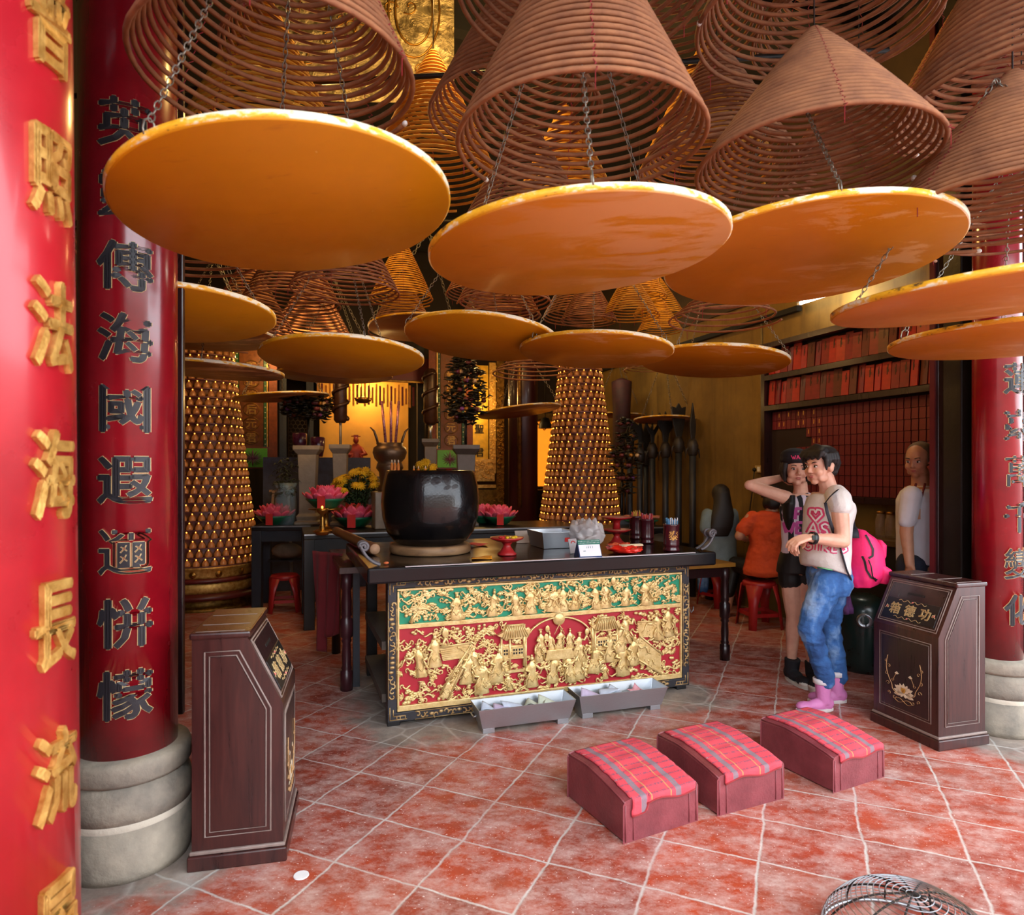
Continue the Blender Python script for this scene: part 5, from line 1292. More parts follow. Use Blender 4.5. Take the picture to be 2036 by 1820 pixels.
def link_chain(m,p,q,r,link=.03):
    p,q=V(p),V(q); d=q-p; L=d.length; n=max(2,int(L/(link*.74))); d.normalize()
    a=d.cross(V((0,0,1))); a.normalize(); b=d.cross(a)
    for k in range(n):
        c=p+d*(L*(k+.5)/n); s=a if k%2 else b
        h=link*.5; w=link*.26
        ring=[c+d*(h*math.cos(t_))+s*(w*math.sin(t_)) for t_ in [2*PI*j/8 for j in range(8)]]
        m.tube(ring,r,4,0,closed=True)
def disc(label,x,y,z,R,tx,ty,mt,hooks,apex,near=True,group='yellow drip discs',mat_rz=0):
    # tilt: world slope of the disc plane
    e1=V((math.cos(ty),0,math.sin(ty))); e2=V((0,math.cos(tx),math.sin(tx))); e2=(e2-e1*e2.dot(e1)).normalized(); e3=e1.cross(e2)
    M=Matrix((e1,e2,e3)).transposed()
    t=thing('hanging_drip_disc',label,'incense drip disc',(x,y,z),0,group,rot=M.to_euler())
    th=.026*(1 if near else .8)
    m=MB(); m.lathe([(.001,0),(R-.004,0),(R,.004),(R,.006)],96 if near else 64,0,cap=False); m.lathe([(R,th),(R-.004,th),(.001,th-.004)],96 if near else 64,0,cap=False); m.build('disc_board',mt,t)
    m=MB(); m.lathe([(R-.001,.004),(R+.0035,.006),(R+.0035,th-.002),(R-.004,th+.001)],96 if near else 64,0,cap=False); m.build('disc_rim',G['rim'],t)
    Mi=M.transposed(); ap=Mi@(V(apex)-V((x,y,z)))
    for a in hooks:
        h=V((R*.965*math.cos(a),R*.965*math.sin(a),th)); m=MB()
        k=h+V((0,0,.035)); m2=ap.lerp(k,.0)
        link_chain(m,k,ap,.0019 if near else .0024,.029 if near else .046)
        ch=m.build('hanging_chain',G['chain'],t)
        m=MB(); o=V((math.cos(a),math.sin(a),0)); m.tube([h+V((0,0,-.008))+o*.02,h+V((0,0,.006))+o*.022,h+V((0,0,.03))+o*.016,h+V((0,0,.042)),h+V((0,0,.03))-o*.012,h+V((0,0,-.004))-o*.004],.003,5); m.build('hook',G['chain'],ch)
    return t
D={}
# big front discs
disc('broad yellow drip disc hanging nearest the carved pillar with the stone drum',-.695,2.058,2.309,.5,-.043,.121,G['disc'],(1.25,2.02,4.3),(-.68,2.08,3.55))
disc('yellow drip disc smeared with pale beige wear, in the middle of the three biggest',.222,2.227,2.233,.5,-.003,.067,G['disc_w'],(.73,2.55,4.7),(.20,2.24,3.35))
disc('broad yellow drip disc that partly hides the fluorescent tube bracket',1.18,2.643,2.344,.55,-.072,.026,G['disc_o'],(.56,2.14,4.5),(1.12,2.64,3.1))
disc('orange-brown drip disc in front of the slim red pillar top',1.658,2.257,2.085,.5,.039,.071,disc_mat('tan_disc_paint',.5,5.0,srgb(204,128,30)),(2.2,.4,5.2),(1.67,2.26,2.85))
disc('orange drip disc edge peeping below the orange-brown disc',2.33,3.05,2.095,.5,0,0,G['disc_o'],(1,3.1,5.2),(2.33,3.05,2.95))
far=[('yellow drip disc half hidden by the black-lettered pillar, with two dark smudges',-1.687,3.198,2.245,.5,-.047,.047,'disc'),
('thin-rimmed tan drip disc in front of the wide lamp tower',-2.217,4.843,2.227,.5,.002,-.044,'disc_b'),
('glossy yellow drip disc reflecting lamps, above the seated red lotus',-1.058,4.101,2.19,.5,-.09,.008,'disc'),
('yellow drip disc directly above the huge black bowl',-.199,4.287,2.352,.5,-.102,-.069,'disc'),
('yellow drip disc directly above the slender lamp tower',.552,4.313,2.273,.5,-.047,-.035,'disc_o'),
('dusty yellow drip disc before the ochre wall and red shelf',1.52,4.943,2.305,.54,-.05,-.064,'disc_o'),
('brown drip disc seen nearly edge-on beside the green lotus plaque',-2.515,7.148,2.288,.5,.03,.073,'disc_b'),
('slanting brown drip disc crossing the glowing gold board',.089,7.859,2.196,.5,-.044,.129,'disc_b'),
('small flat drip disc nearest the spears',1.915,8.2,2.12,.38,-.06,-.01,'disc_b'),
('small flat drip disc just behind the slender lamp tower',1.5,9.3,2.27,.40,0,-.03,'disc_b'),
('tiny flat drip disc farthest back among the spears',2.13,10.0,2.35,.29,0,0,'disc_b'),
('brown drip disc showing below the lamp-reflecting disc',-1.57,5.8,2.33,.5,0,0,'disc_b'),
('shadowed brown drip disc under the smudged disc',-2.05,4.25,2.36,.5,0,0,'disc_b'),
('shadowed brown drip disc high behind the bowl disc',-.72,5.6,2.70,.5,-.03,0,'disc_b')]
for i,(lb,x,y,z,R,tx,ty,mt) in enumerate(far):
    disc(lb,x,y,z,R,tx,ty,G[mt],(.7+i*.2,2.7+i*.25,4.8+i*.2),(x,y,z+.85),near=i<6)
# coils: front row, each over its disc
coil('incense coil with its wide pale mouth open over the disc nearest the stone-drum pillar','near',-.72,2.03,2.70,1.0,.6)
coil('tall brown incense coil over the beige-smeared disc','near',.235,2.22,2.60,1.0,2.5)
coil('short brown coil with its tip poking into the coil above','near_short',1.09,2.36,2.59,1.0,.2)
coil('brown incense coil whose mouth swallows the tip of the short coil','near',1.09,2.36,3.10,1.0,3.2)
coil('brown incense coil whose mouth rings the shaft of the tall coil','near',.235,2.22,3.13,1.02,.0)
coil('short brown incense coil over the orange-brown disc by the slim red pillar','near_short',1.76,2.30,2.40,1.0,1.2)
coil('tall upper coil above the slim red pillar, swallowing another tip','near',1.98,2.50,2.90,1.06,2.0)
coil('loose wide-ringed coil just above the slim red pillar disc','wide_gap',2.40,3.08,2.60,1.0,2.0)
coil('upper incense coil beyond the big open-mouthed one','near',-.72,2.03,3.50,1.0,2.0)
# middle and far rows
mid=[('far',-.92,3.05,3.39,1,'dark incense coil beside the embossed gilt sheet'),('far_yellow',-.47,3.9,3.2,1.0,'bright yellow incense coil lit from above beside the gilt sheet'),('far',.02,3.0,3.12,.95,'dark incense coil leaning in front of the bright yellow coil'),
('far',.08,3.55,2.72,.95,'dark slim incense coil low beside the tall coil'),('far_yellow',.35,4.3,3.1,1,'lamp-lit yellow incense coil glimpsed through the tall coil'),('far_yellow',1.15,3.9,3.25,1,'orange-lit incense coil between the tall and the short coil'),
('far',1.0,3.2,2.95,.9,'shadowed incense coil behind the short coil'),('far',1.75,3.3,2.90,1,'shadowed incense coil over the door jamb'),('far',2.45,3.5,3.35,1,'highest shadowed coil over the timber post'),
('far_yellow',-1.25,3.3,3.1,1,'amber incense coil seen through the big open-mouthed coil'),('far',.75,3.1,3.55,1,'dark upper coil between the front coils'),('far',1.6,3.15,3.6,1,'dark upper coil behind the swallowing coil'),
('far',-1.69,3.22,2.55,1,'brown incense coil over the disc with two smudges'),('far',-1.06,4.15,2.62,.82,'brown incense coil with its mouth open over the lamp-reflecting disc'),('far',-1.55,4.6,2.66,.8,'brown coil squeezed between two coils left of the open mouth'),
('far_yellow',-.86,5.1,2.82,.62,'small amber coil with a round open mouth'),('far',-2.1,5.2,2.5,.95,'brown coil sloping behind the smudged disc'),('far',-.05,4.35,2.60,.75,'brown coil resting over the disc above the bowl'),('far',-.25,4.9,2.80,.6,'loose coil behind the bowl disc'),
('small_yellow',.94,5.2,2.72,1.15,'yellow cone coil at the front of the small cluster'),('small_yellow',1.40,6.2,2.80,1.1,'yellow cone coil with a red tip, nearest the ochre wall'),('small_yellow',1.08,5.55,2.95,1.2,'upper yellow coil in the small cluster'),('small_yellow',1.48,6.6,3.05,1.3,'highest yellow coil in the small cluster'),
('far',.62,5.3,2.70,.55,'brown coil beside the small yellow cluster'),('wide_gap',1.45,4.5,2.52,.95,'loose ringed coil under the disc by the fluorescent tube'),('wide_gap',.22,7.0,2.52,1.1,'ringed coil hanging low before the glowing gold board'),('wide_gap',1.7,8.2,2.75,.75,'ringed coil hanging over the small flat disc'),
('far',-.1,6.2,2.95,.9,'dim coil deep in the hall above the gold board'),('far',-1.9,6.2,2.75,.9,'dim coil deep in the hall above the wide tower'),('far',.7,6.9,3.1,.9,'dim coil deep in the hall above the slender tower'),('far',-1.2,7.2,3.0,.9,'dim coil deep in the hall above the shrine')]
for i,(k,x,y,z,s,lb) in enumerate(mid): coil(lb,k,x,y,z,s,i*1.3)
# the embossed gilt sheet hung under the rafters and the iron rods that carry the coils
def emboss():
    t=NT('embossed_gilt'); raw=t.coord(); n=t.noise(9,7,raw,.65,.8); v=t.new('ShaderNodeTexVoronoi'); v.inputs['Scale'].default_value=7; t.link(raw,v.inputs['Vector'])
    t.set('Base Color',t.ramp(n,[(.35,srgb(96,80,56)),(.62,srgb(186,166,126))])); t.set('Metallic',.8); t.set('Roughness',.36)
    t.bump(t.math('ADD',t.math('MULTIPLY',n,1.5),v.outputs['Distance']),.9,.03); return t.mat
t=thing('hanging_gilt_sheet','large embossed gilt metal sheet hung high behind the coils','metal sheet',V((-1.11,4.6,4.12)),.05)
m=MB(); m.box((0,0,.5),(1.4,.012,1.05)); ps=m.build('metal_sheet',emboss(),t)
m=MB()
for r_ in (.30,.22):
    m.tube([(.42+r_*.6*math.cos(a),-.012,.62+r_*math.sin(a)*1.1) for a in [2*PI*k/28 for k in range(28)]],.008,5,closed=True); m.build('embossed_ring',G['gold_dark'],ps); m=MB()
for k in range(14):
    a=k*1.9; cx,cz=-.45+.07*k,.15+.5*abs(math.sin(k*1.7)); m.tube([(cx+.06*(1-j/15)*math.cos(a+j*.45),-.01,cz+.06*(1-j/15)*math.sin(a+j*.45)) for j in range(14)],.006,5)
m.build('embossed_pattern',G['gold_dark'],ps)
for (a,b) in (((-2.6,3.6,3.55),(1.9,3.3,3.62)),((-2.6,4.95,3.42),(1.9,5.1,3.40)),((-1.6,2.4,4.0),(2.9,2.9,4.05))):
    t=thing('hanging_rod',{3.55:'iron rod crossing under the rafters in front of the gilt sheet',3.42:'iron rod crossing behind the gilt sheet',4.0:'iron rod above the front row of coils'}[a[2]],'rod',a)
    m=MB(); m.tube([(0,0,0),V(b)-V(a)],.014,8); m.build('iron_pipe',G['iron'],t)
# ================= lamp towers =================
def tower(label,px,Y,R0,Rt,ztop,nrow,zb,gap):
    c=at(px,CY,Y); c.z=0
    t=thing('lamp_tower',label,'lamp tower',c,0,'conical towers of lamp niches')
    rad=lambda z: Rt+(R0-Rt)*max(0,1-(z-zb)/(ztop-zb))**1.15
    # stepped gilt base
    m=MB(); m.lathe([(R0*1.06,.0),(R0*1.0,.03),(R0*.9,.09),(R0*.93,.12)],12,0); m.build('base_foot',G['gold_dark'],t)
    m=MB(); m.lathe([(R0*.93,.12),(R0*1.12,.125),(R0*1.13,.17),(R0*1.0,.19)],48,0); m.build('lower_lotus_ring',mat('tower_red',srgb(96,30,26),.4),t)
    m=MB(); m.lathe([(R0*1.0,.19),(R0*1.02,.22),(R0*1.02,.285),(R0*1.0,.30)],48,0); m.build('gilt_band',G['gold_leaf'],t)
    m=MB(); m.lathe([(R0*1.0,.30),(R0*1.05,.305),(R0*1.05,.34),(R0*1.0,.35)],48,0); m.build('red_band',mat('tower_red2',srgb(104,28,26),.4),t)
    m=MB(); m.lathe([(R0*1.01,.35),(R0*1.02,.37),(R0*1.02,zb-.03),(R0*1.04,zb-.02),(R0*1.04,zb)],48,0); gb=m.build('upper_gilt_band',G['gold_leaf'],t)
    for k in range(14):
        a=2*PI*k/14; m=MB(); T=Matrix.Rotation(a,4,'Z')@Matrix.Translation((R0*1.02,0,.395))@Matrix.Rotation(PI/2,4,'Y')
        m.lathe([(.001,.012),(.012,.012),(.016,.006),(.03,.004),(.036,0)],14,0,T); m.build('rosette',G['brass'],gb)
    m=MB(); pr=[]
    dz=(ztop-zb)/nrow
    for k in range(nrow):
        z=zb+k*dz; r=rad(z)
        pr+=[(r+.012,z),(r+.012,z+.012),(r-.02,z+.014),(rad(z+dz)-.02,z+dz-.002)]
    m.lathe(pr+[(.001,ztop)],64,0,smooth=False); m.build('tower_core',mat('tower_core_'+str(px),srgb(112,58,56),.5,0,.15,10),t)
    m=MB(); m.lathe([(Rt*.9,ztop),(Rt*1.1,ztop+.04),(Rt*.6,ztop+.12),(.03,ztop+.3),(.001,ztop+.34)],24,0); m.build('finial',G['gold_dark'],t)
    # niches: a small seated figure with its own bulb
    def niche(mb,T,w,h):
        mb.lathe([(w*.42,0),(w*.45,h*.15),(w*.41,h*.42),(w*.30,h*.66),(w*.14,h*.82),(w*.02,h*.88)],8,0,T)
        mb.ball((0,0,h*.93),w*.14,1,6,4,None) if T is None else mb.ball(T@V((w*.1,0,h*.95)),w*.088,1,6,4)
        mb.tube([T@V((w*.05,w*.55*math.cos(a),h*.05+h*.95*max(0,math.sin(a)))) for a in [PI*k/8 for k in range(9)]],w*.05,4,2)
    cells=[]
    for k in range(nrow):
        z=zb+k*dz+.014; r=rad(z)-.006; n=max(12,int(2*PI*r/gap)); 
        for j in range(n):
            a=2*PI*(j+(k%2)*.5)/n; cells.append((k,a,r,z,2*PI*r/n))
    toc=math.atan2(-c.y,-c.x)
    ang=lambda a: abs((a-toc+PI)%(2*PI)-PI)
    vis=[q for q in cells if ang(q[1])<1.75]
    rest=[q for q in cells if ang(q[1])>=1.75]
    mats=[mat('niche_glow_gold_'+str(px),srgb(176,124,80),.3,.15,.15,30,c2=srgb(130,80,62),emit=.07,ecol=srgb(255,140,50)),bulbm,G['gold_dark']]  # faint emission puts the bulbs' glow into the figures
    # the hundred that show largest stand alone
    vis.sort(key=lambda q: ang(q[1])+abs(q[3]-1.3)*.45)
    one=vis[:100]; lot=vis[100:]
    me={}
    for (k,a,r,z,gp) in one:
        key=round(gp,3)
        if key not in me:
            mb=MB(); niche(mb,Matrix.Identity(4),gp*.84,dz*.78); me[key]=mb.mesh('niche_figure',mats)
        obj('niche_figure',me[key],t,(r*math.cos(a),r*math.sin(a),z),(0,0,a))
    mb=MB()
    for (k,a,r,z,gp) in lot:
        T=Matrix.Translation((r*math.cos(a),r*math.sin(a),z))@Matrix.Rotation(a,4,'Z'); niche(mb,T,gp*.84,dz*.78)
    mb.build('niche_figures',mats,t,kind='stuff')
bulbm=mat('niche_bulb',srgb(255,190,110),.5,emit=5,ecol=srgb(255,158,60))
tower('wide glowing tower of tiny gold figures on a stepped gilt base, nearest the stone-drum pillar',408,7.4,.555,.27,3.05,27,.47,.088)
tower('slender glowing tower of tiny gold figures rising behind the plastic bag',1153,8.5,.545,.25,2.95,26,.60,.088)

# ================= shrine at the back =================
def Sp(u,n,z): return Bp(u,n,z)
t=thing('shrine','dark carved shrine with a glowing amber recess behind the bowl','shrine',Bp(1.2,9.9,0),UA)
m=MB()
m.box((-.02,.45,2.1),(1.35,.02,1.9)); m.build('recess_back',mat('recess_amber',srgb(230,172,74),.6,0,.1,3),t)
glow=None
m=MB(); m.box((-.85,.1,1.9),(.10,.1,3.8)); m.build('inner_post',G['bluewood'],t)
m=MB(); m.box((.78,.1,1.9),(.10,.1,3.8)); m.build('inner_post',G['bluewood'],t)
m=MB(); m.box((-1.22,-.35,1.7),(.09,.09,3.4)); m.build('outer_post',G['bluewood'],t)
m=MB(); m.box((1.12,-.35,1.7),(.09,.09,3.4)); m.build('outer_post',G['lacquer2'],t)
m=MB(); m.box((0,.0,3.02),(3.2,.18,.34)); m.build('canopy_beam',mat('canopy_red',srgb(104,24,24),.5,0,.15,8),t)
m=MB()
m.tube([(-1.6,-.1,2.83),(1.6,-.1,2.83)],.02,6); m.build('canopy_gilt_edge',G['gold_leaf'],t)
m=MB(); m.box((0,.35,.55),(1.9,.6,1.1)); m.build('shrine_base',G['wood_dark'],t)
# fringe of hanging strips above the recess
for k in range(26):
    m=MB(); x=-.74+k*.056; m.box((x,.02,2.62),(.03,.006,.34-.05*(k%3))); m.build('fringe_strip',mat('fringe_%d'%(k%3),[srgb(226,150,50),srgb(120,24,30),srgb(200,120,40)][k%3],.6),t)
# honeycomb lattice screens
def lattice(x,wd,nm):
    m=MB(); r=.036; z0,z1=1.55,2.55
    m.tube([(x-wd/2,0,z0),(x+wd/2,0,z0),(x+wd/2,0,z1),(x-wd/2,0,z1)],.012,5,0,closed=True)
    row=0; z=z0+r
    while z<z1-.02:
        xx=x-wd/2+r+(row%2)*r*.87
        while xx<x+wd/2-.01:
            m.tube([(xx+r*math.cos(PI/6+k*PI/3),0,z+r*math.sin(PI/6+k*PI/3)) for k in range(6)],.007,4,0,closed=True); xx+=r*1.74
        z+=r*1.5; row+=1
    m.build('honeycomb_screen',mat('lattice_dark'+nm,srgb(60,44,30),.4,.3,.1),t)
lattice(-1.02,.26,'a'); lattice(.98,.27,'b')
m=MB(); m.box((0,.30,1.35),(1.5,.3,.1)); m.build('offering_ledge',G['wood_dark'],t)
o=thing('deity_figure','small dim robed statue with red trimmings inside the amber recess','statue',Bp(1.02,10.12,1.404),UA)
M=Matrix.Translation((0,0,0)); robe(Matrix.Identity(4),.62,arms=(1,1),hat=1,seed=4,w=1.5).build('statue_body',mat('statue_red',srgb(168,50,36),.5,0,.2,12),o)
m=MB(); m.box((.06,-.09,.20),(.24,.01,.16),rz=.1); m.build('orange_card',mat('card_orange',srgb(240,150,50),.6),o)
# couplet boards with their gold letters
def board(label,px,n_u,n,w,z0,z1,chars,mt,cm,size,zs,frame=None):
    c=Bp(n_u,n,0); t=thing('couplet_board',label,'couplet board',c,UA-.12)
    m=MB(); m.box((0,0,(z0+z1)/2),(w,.05,z1-z0)); m.build('board_panel',mt,t)
    for sx in (-1,1):
        m=MB(); m.box((sx*(w/2+.025),-.012,(z0+z1)/2),(.035,.05,z1-z0)); m.build('green_border',mat('board_green',srgb(30,84,44),.5),t)
        m=MB()
        zz=z0+.05
        for k in range(int((z1-z0)/.07)): m.ball((sx*(w/2+.025),-.04,z0+.04+k*.07),.008,0,6,4)
        m.build('stud_row',mat('stud_white',srgb(235,225,190),.4),t)
        m=MB(); m.box((sx*(w/2+.052),-.02,(z0+z1)/2),(.014,.05,z1-z0)); m.build('gilt_border',G['gold_leaf'],t)
        m=MB(); m.box((sx*(w/2+.12),.0,(z0+z1)/2-.2),(.10,.04,z1-z0+.4)); m.build('carved_border',mat('board_redgold',srgb(140,66,28),.5,.2,.2,30),t)
    for k,ch in enumerate(chars):
        m=MB(); gv,gf=glyph(ch,size,.012,.02); m.add(gv,gf,0,False,Matrix.Translation((0,-.03,zs-k*size*1.38))@Matrix.Rotation(PI/2,4,'X')); m.build('board_character',cm,t)
        m=MB(); m.tube([(size*.72*math.cos(a),-.028,zs-k*size*1.38+size*.62*math.sin(a)) for a in [2*PI*q/20 for q in range(20)]],.006,4,closed=True); m.build('character_ring',G['gold_dark'],t)
    return t
brown_b=mat('board_brown_gold',srgb(122,66,22),.45,.3,.25,20,.2)
board('dim brown couplet board with ringed gold characters nearest the wide tower',500,-.41,9.3,.30,1.80,3.4,'天妃娘后元君',brown_b,G['gold_leaf'],.135,2.86)
board('brown couplet board behind the tall dark bouquet beside the glowing gilt board',898,2.28,9.25,.30,1.80,3.4,'護國庇民元君',brown_b,G['gold_leaf'],.135,2.86)
def plaque(label,u,n,z):
    t=thing('hanging_lotus_plaque',label,'plaque',Bp(u,n,z),UA-.12)
    m=MB(); m.box((0,0,0),(.36,.03,.25)); m.build('plaque_board',mat('plaque_green',srgb(96,176,32),.5,0,.1,6),t,bevel=.004)
    m=MB(); m.box((0,.008,0),(.40,.02,.29)); m.build('plaque_border',mat('plaque_border',srgb(120,50,40),.5),t,bevel=.004)
    m=MB()
    for k in range(9):
        a=(k-4)*.36; L=.15-.012*abs(k-4)
        d=V((math.sin(a)*1.1,0,math.cos(a)*.75))
        for sg in (1,-1): m.tube([V((0,-.018,-.01)),d*L*.5*sg+V((0,-.022,-.005)),d*L*sg*1.0+V((0,-.018,0))],[.006,.013,.002],6,flat=.5)
    m.ball((0,-.02,0),(.022,.012,.03),0,8,6); m.build('plaque_lotus',mat('plaque_purple',srgb(120,64,84),.5,0,.2,40),t)
plaque('bright green lotus plaque below the dim brown couplet board',-.39,9.2,1.66)
plaque('bright green lotus plaque half hidden by a grey stand',2.24,9.15,1.66)
# the glowing gilt board further to the side
t=thing('gilt_board','blazing gilt carved board with dark characters, lit from above','couplet board',Bp(2.82,9.62,0),UA-.05)
m=MB(); m.box((0,0,2.35),(.26,.05,1.5)); m.build('gilt_panel',mat('gilt_bright',srgb(232,180,60),.4,.5,.15,12),t)
for k,ch in enumerate('天后聖君'):
    m=MB(); gv,gf=glyph(ch,.15,.01,.02); m.add(gv,gf,0,False,Matrix.Translation((-.01,-.03,2.85-k*.36))@Matrix.Rotation(PI/2,4,'X')); m.build('board_character',mat('char_dark',srgb(40,26,16),.6),t)
rr=random.Random(5)
def carve(m,x0,x1,z0,z1,n,y=-.03,r=.022):
    for k in range(n):
        x=rr.uniform(x0,x1); z=rr.uniform(z0,z1); a=rr.uniform(0,6)
        q=rr.random()
        if q<.6: m.tube([(x+r*(1-j/12)*math.cos(a+j*.5),y-.004*j/10,z+r*(1-j/12)*math.sin(a+j*.5)) for j in range(10)],.008,5)
        else: m.ball((x,y,z),(r*.7,.014,r*.5),0,6,4)
m=MB(); m.box((.20,-.01,2.3),(.10,.05,1.7)); carve(m,.16,.245,1.5,3.1,120); m.build('carved_side_strip',G['gold_leaf'],t)
m=MB(); m.box((.0,-.02,1.50),(.46,.05,.34)); carve(m,-.21,.21,1.36,1.64,110,-.05); m.build('carved_lower_panel',G['gold_leaf'],t)
m=MB(); m.box((.33,.02,1.9),(.12,.05,2.6)); carve(m,.28,.38,.9,3.0,120,-.02); m.build('carved_outer_strip',G['gold_dark'],t)
m=MB(); m.box((.0,-.02,1.25),(.5,.06,.05)); m.build('gilt_ledge',G['gold_leaf'],t)
m=MB(); m.box((.18,.0,.75),(.4,.05,.9)); carve(m,.0,.36,.5,1.1,60,-.04); m.build('dim_carved_base',G['gold_dark'],t)
# glimpse of another glowing altar past the maroon pillar
t=thing('side_shrine','small amber-glowing side altar glimpsed between the maroon pillar and the slender tower','side altar',at(1085,CY,10.0).xy.to_3d(),UA)
m=MB(); m.box((0,.12,1.75),(.6,.03,1.0)); m.build('glow_panel',mat('amber_panel',srgb(236,150,50),.6,emit=.9,ecol=srgb(255,140,30)),t)  # panel glows by emission, standing in for lamplight on the altar
m=MB(); m.box((0,0,.6),(.6,.3,1.2)); m.build('altar_box',G['wood_dark'],t)
m=MB(); m.box((-.1,0,2.3),(.5,.2,.12)); carve(m,-.3,.2,2.1,2.3,30,-.1); m.build('carved_lintel',G['gold_dark'],t)
t=thing('hanging_lamp_bowl','dark hanging bowl lamp with a lit rim, above the side altar','lamp',at(1084,852,9.4))
m=MB(); m.lathe([(.001,.16),(.05,.15),(.09,.06),(.10,.0)],16,0,cap=False); m.build('lamp_shade',G['iron'],t)
m=MB(); m.lathe([(.001,.012),(.088,.012)],16); m.build('lit_bulb',bulbm,t)
m=MB(); m.tube([(0,0,.15),(0,0,5.1-t.location.z)],.006,5); m.build('hanging_cord',G['iron'],t)
t=thing('hanging_oil_lamp','shallow brass oil lamp hanging before the amber recess','lamp',at(722,795,8.6))
m=MB(); m.lathe([(.001,-.05),(.06,-.045),(.10,-.02),(.115,.02),(.105,.022),(.09,-.01),(.001,-.03)],20); m.build('lamp_bowl',G['brass'],t)
m=MB(); m.ball((0,0,.02),(.02,.02,.03),0,8,5); m.build('lamp_flame',bulbm,t)
for k in range(3):
    a=k*2.1+.5; m=MB(); m.tube([(.105*math.cos(a),.105*math.sin(a),.02),(0,0,.9)],.004,4); m.build('hanging_chain',G['brass'],t)

# ================= middle tables =================
def plain_table(label,c,rz,w,d,h,edge=True,leg='bluewood'):
    t=thing('side_table',label,'table',c,rz)
    m=MB(); m.box((w/2,d/2,h-.025),(w,d,.05)); tp=m.build('tabletop',G['wood_black'],t,bevel=.006)
    m=MB(); m.box((w/2,-.002,h-.006),(w-.01,.012,.014)); m.build('metal_edge_strip',G['steel'],tp)
    for x in (.05,w-.05):
        for y in (.05,d-.05):
            m=MB(); m.box((x,y,(h-.05)/2),(.10,.10,h-.05)); m.build('leg',G[leg],t,bevel=.005)
    m=MB(); m.box((w/2,.05,h-.11),(w-.2,.04,.12)); m.build('apron',G[leg],t)
    return t
TB=V((-1.94,6.09,0)); ta=UA
plain_table('long black middle table whose steel-edged front shows behind the bowl',TB,ta,2.9,.85,.90,leg='wood_black')
tl=V((-2.78,6.97,0))
plain_table('small blue-black table beside the wide tower, its leg standing by the plastic stool',tl,.12,.62,.5,.90)
def T2(px,py,z=.902):
    return fl(px,py,z)
# lotus candles
def lotus(label,loc,s,red=False,tagp=True,cup=True):
    t=thing('lotus_candle',label,'lotus candle',loc,0,'lotus candles'); t.scale=(s,s,s)
    m=MB(); m.lathe([(.001,0),(.09,0),(.12,.02),(.17,.07),(.20,.10),(.16,.095),(.10,.05),(.001,.04)],12); m.build('green_base',G['green'],t)
    for ring,(n,R,L,z,lean) in enumerate(((11,.135,.12,.065,.8),(10,.10,.13,.08,.42),(8,.065,.13,.09,.12))):
        for k in range(n):
            a=2*PI*(k+.5*(ring%2))/n; m=MB()
            def pf(u,v):
                w=.052*math.sin(PI*min(.98,v*.86+.12))**.7*(u-.5)*2; q=v*L
                return (R+q*math.sin(lean)-.012*(1-abs(u-.5)*2)*0+.02*v*v*0-.015*(2*(u-.5))**2*0, w, z+q*math.cos(lean)-.0+.012*(2*(u-.5))**2)
            m.grid(pf,4,5,0,Matrix.Rotation(a,4,'Z')); obj_=m.build('petal',G['lotus_red'] if red and ring==2 else G['pink'],t,solid=.008)
    m=MB(); m.lathe([(.001,.08),(.05,.09),(.055,.13),(.001,.135)],12); m.build('candle_core',mat('candle_glow',srgb(255,120,80),.5,emit=.6,ecol=srgb(255,90,40)) if red else G['pink'],t)
    if tagp:
        m=MB(); m.box((.02,-.215,.07),(.075,.004,.12),M=Matrix.Rotation(-.0,4,'X')); m.build('red_tag',G['paper_red'],t)
lotus('pink lotus candle on the small blue-black table',T2(546,1043),1.0)
lotus('red-glowing lotus candle on the middle table beside the bowl',T2(700,1050)+V((0,.12,0)),1.12,True)
lotus('pink lotus candle seen just past the bowl, nearest its side',T2(958,1042)+V((0,.1,0)),.95,False,False)
lotus('pink lotus candle with a red tag at the far end of the middle table',T2(992,1043),.95)
pl=T2(632,1062)+V((0,.25,0))
t=thing('brass_stand','tall brass tiered stand carrying a lotus candle on the middle table','stand',pl,0)
m=MB(); m.lathe([(.001,0),(.10,0),(.11,.012),(.06,.03),(.03,.06),(.028,.17),(.06,.2),(.16,.215),(.165,.225),(.001,.225)],24); m.build('stand_column',G['brass'],t)
lotus('raised pink lotus candle on the brass tiered stand',pl+V((0,0,.226)),.98)
pc=T2(630,1066)
t=thing('brass_goblet','slim brass oil goblet with a tiny flame in front of the tiered stand','goblet',pc+V((0.02,.10,0)),0)
m=MB(); m.lathe([(.001,0),(.055,0),(.06,.015),(.085,.03),(.085,.036),(.02,.04),(.028,.07),(.018,.10),(.02,.16),(.014,.18),(.05,.215),(.055,.245),(.045,.245),(.001,.22)],20); m.build('goblet_body',G['brass'],t)
m=MB(); m.ball((0,0,.255),(.010,.010,.014),0,8,5); m.build('flame',bulbm,t)
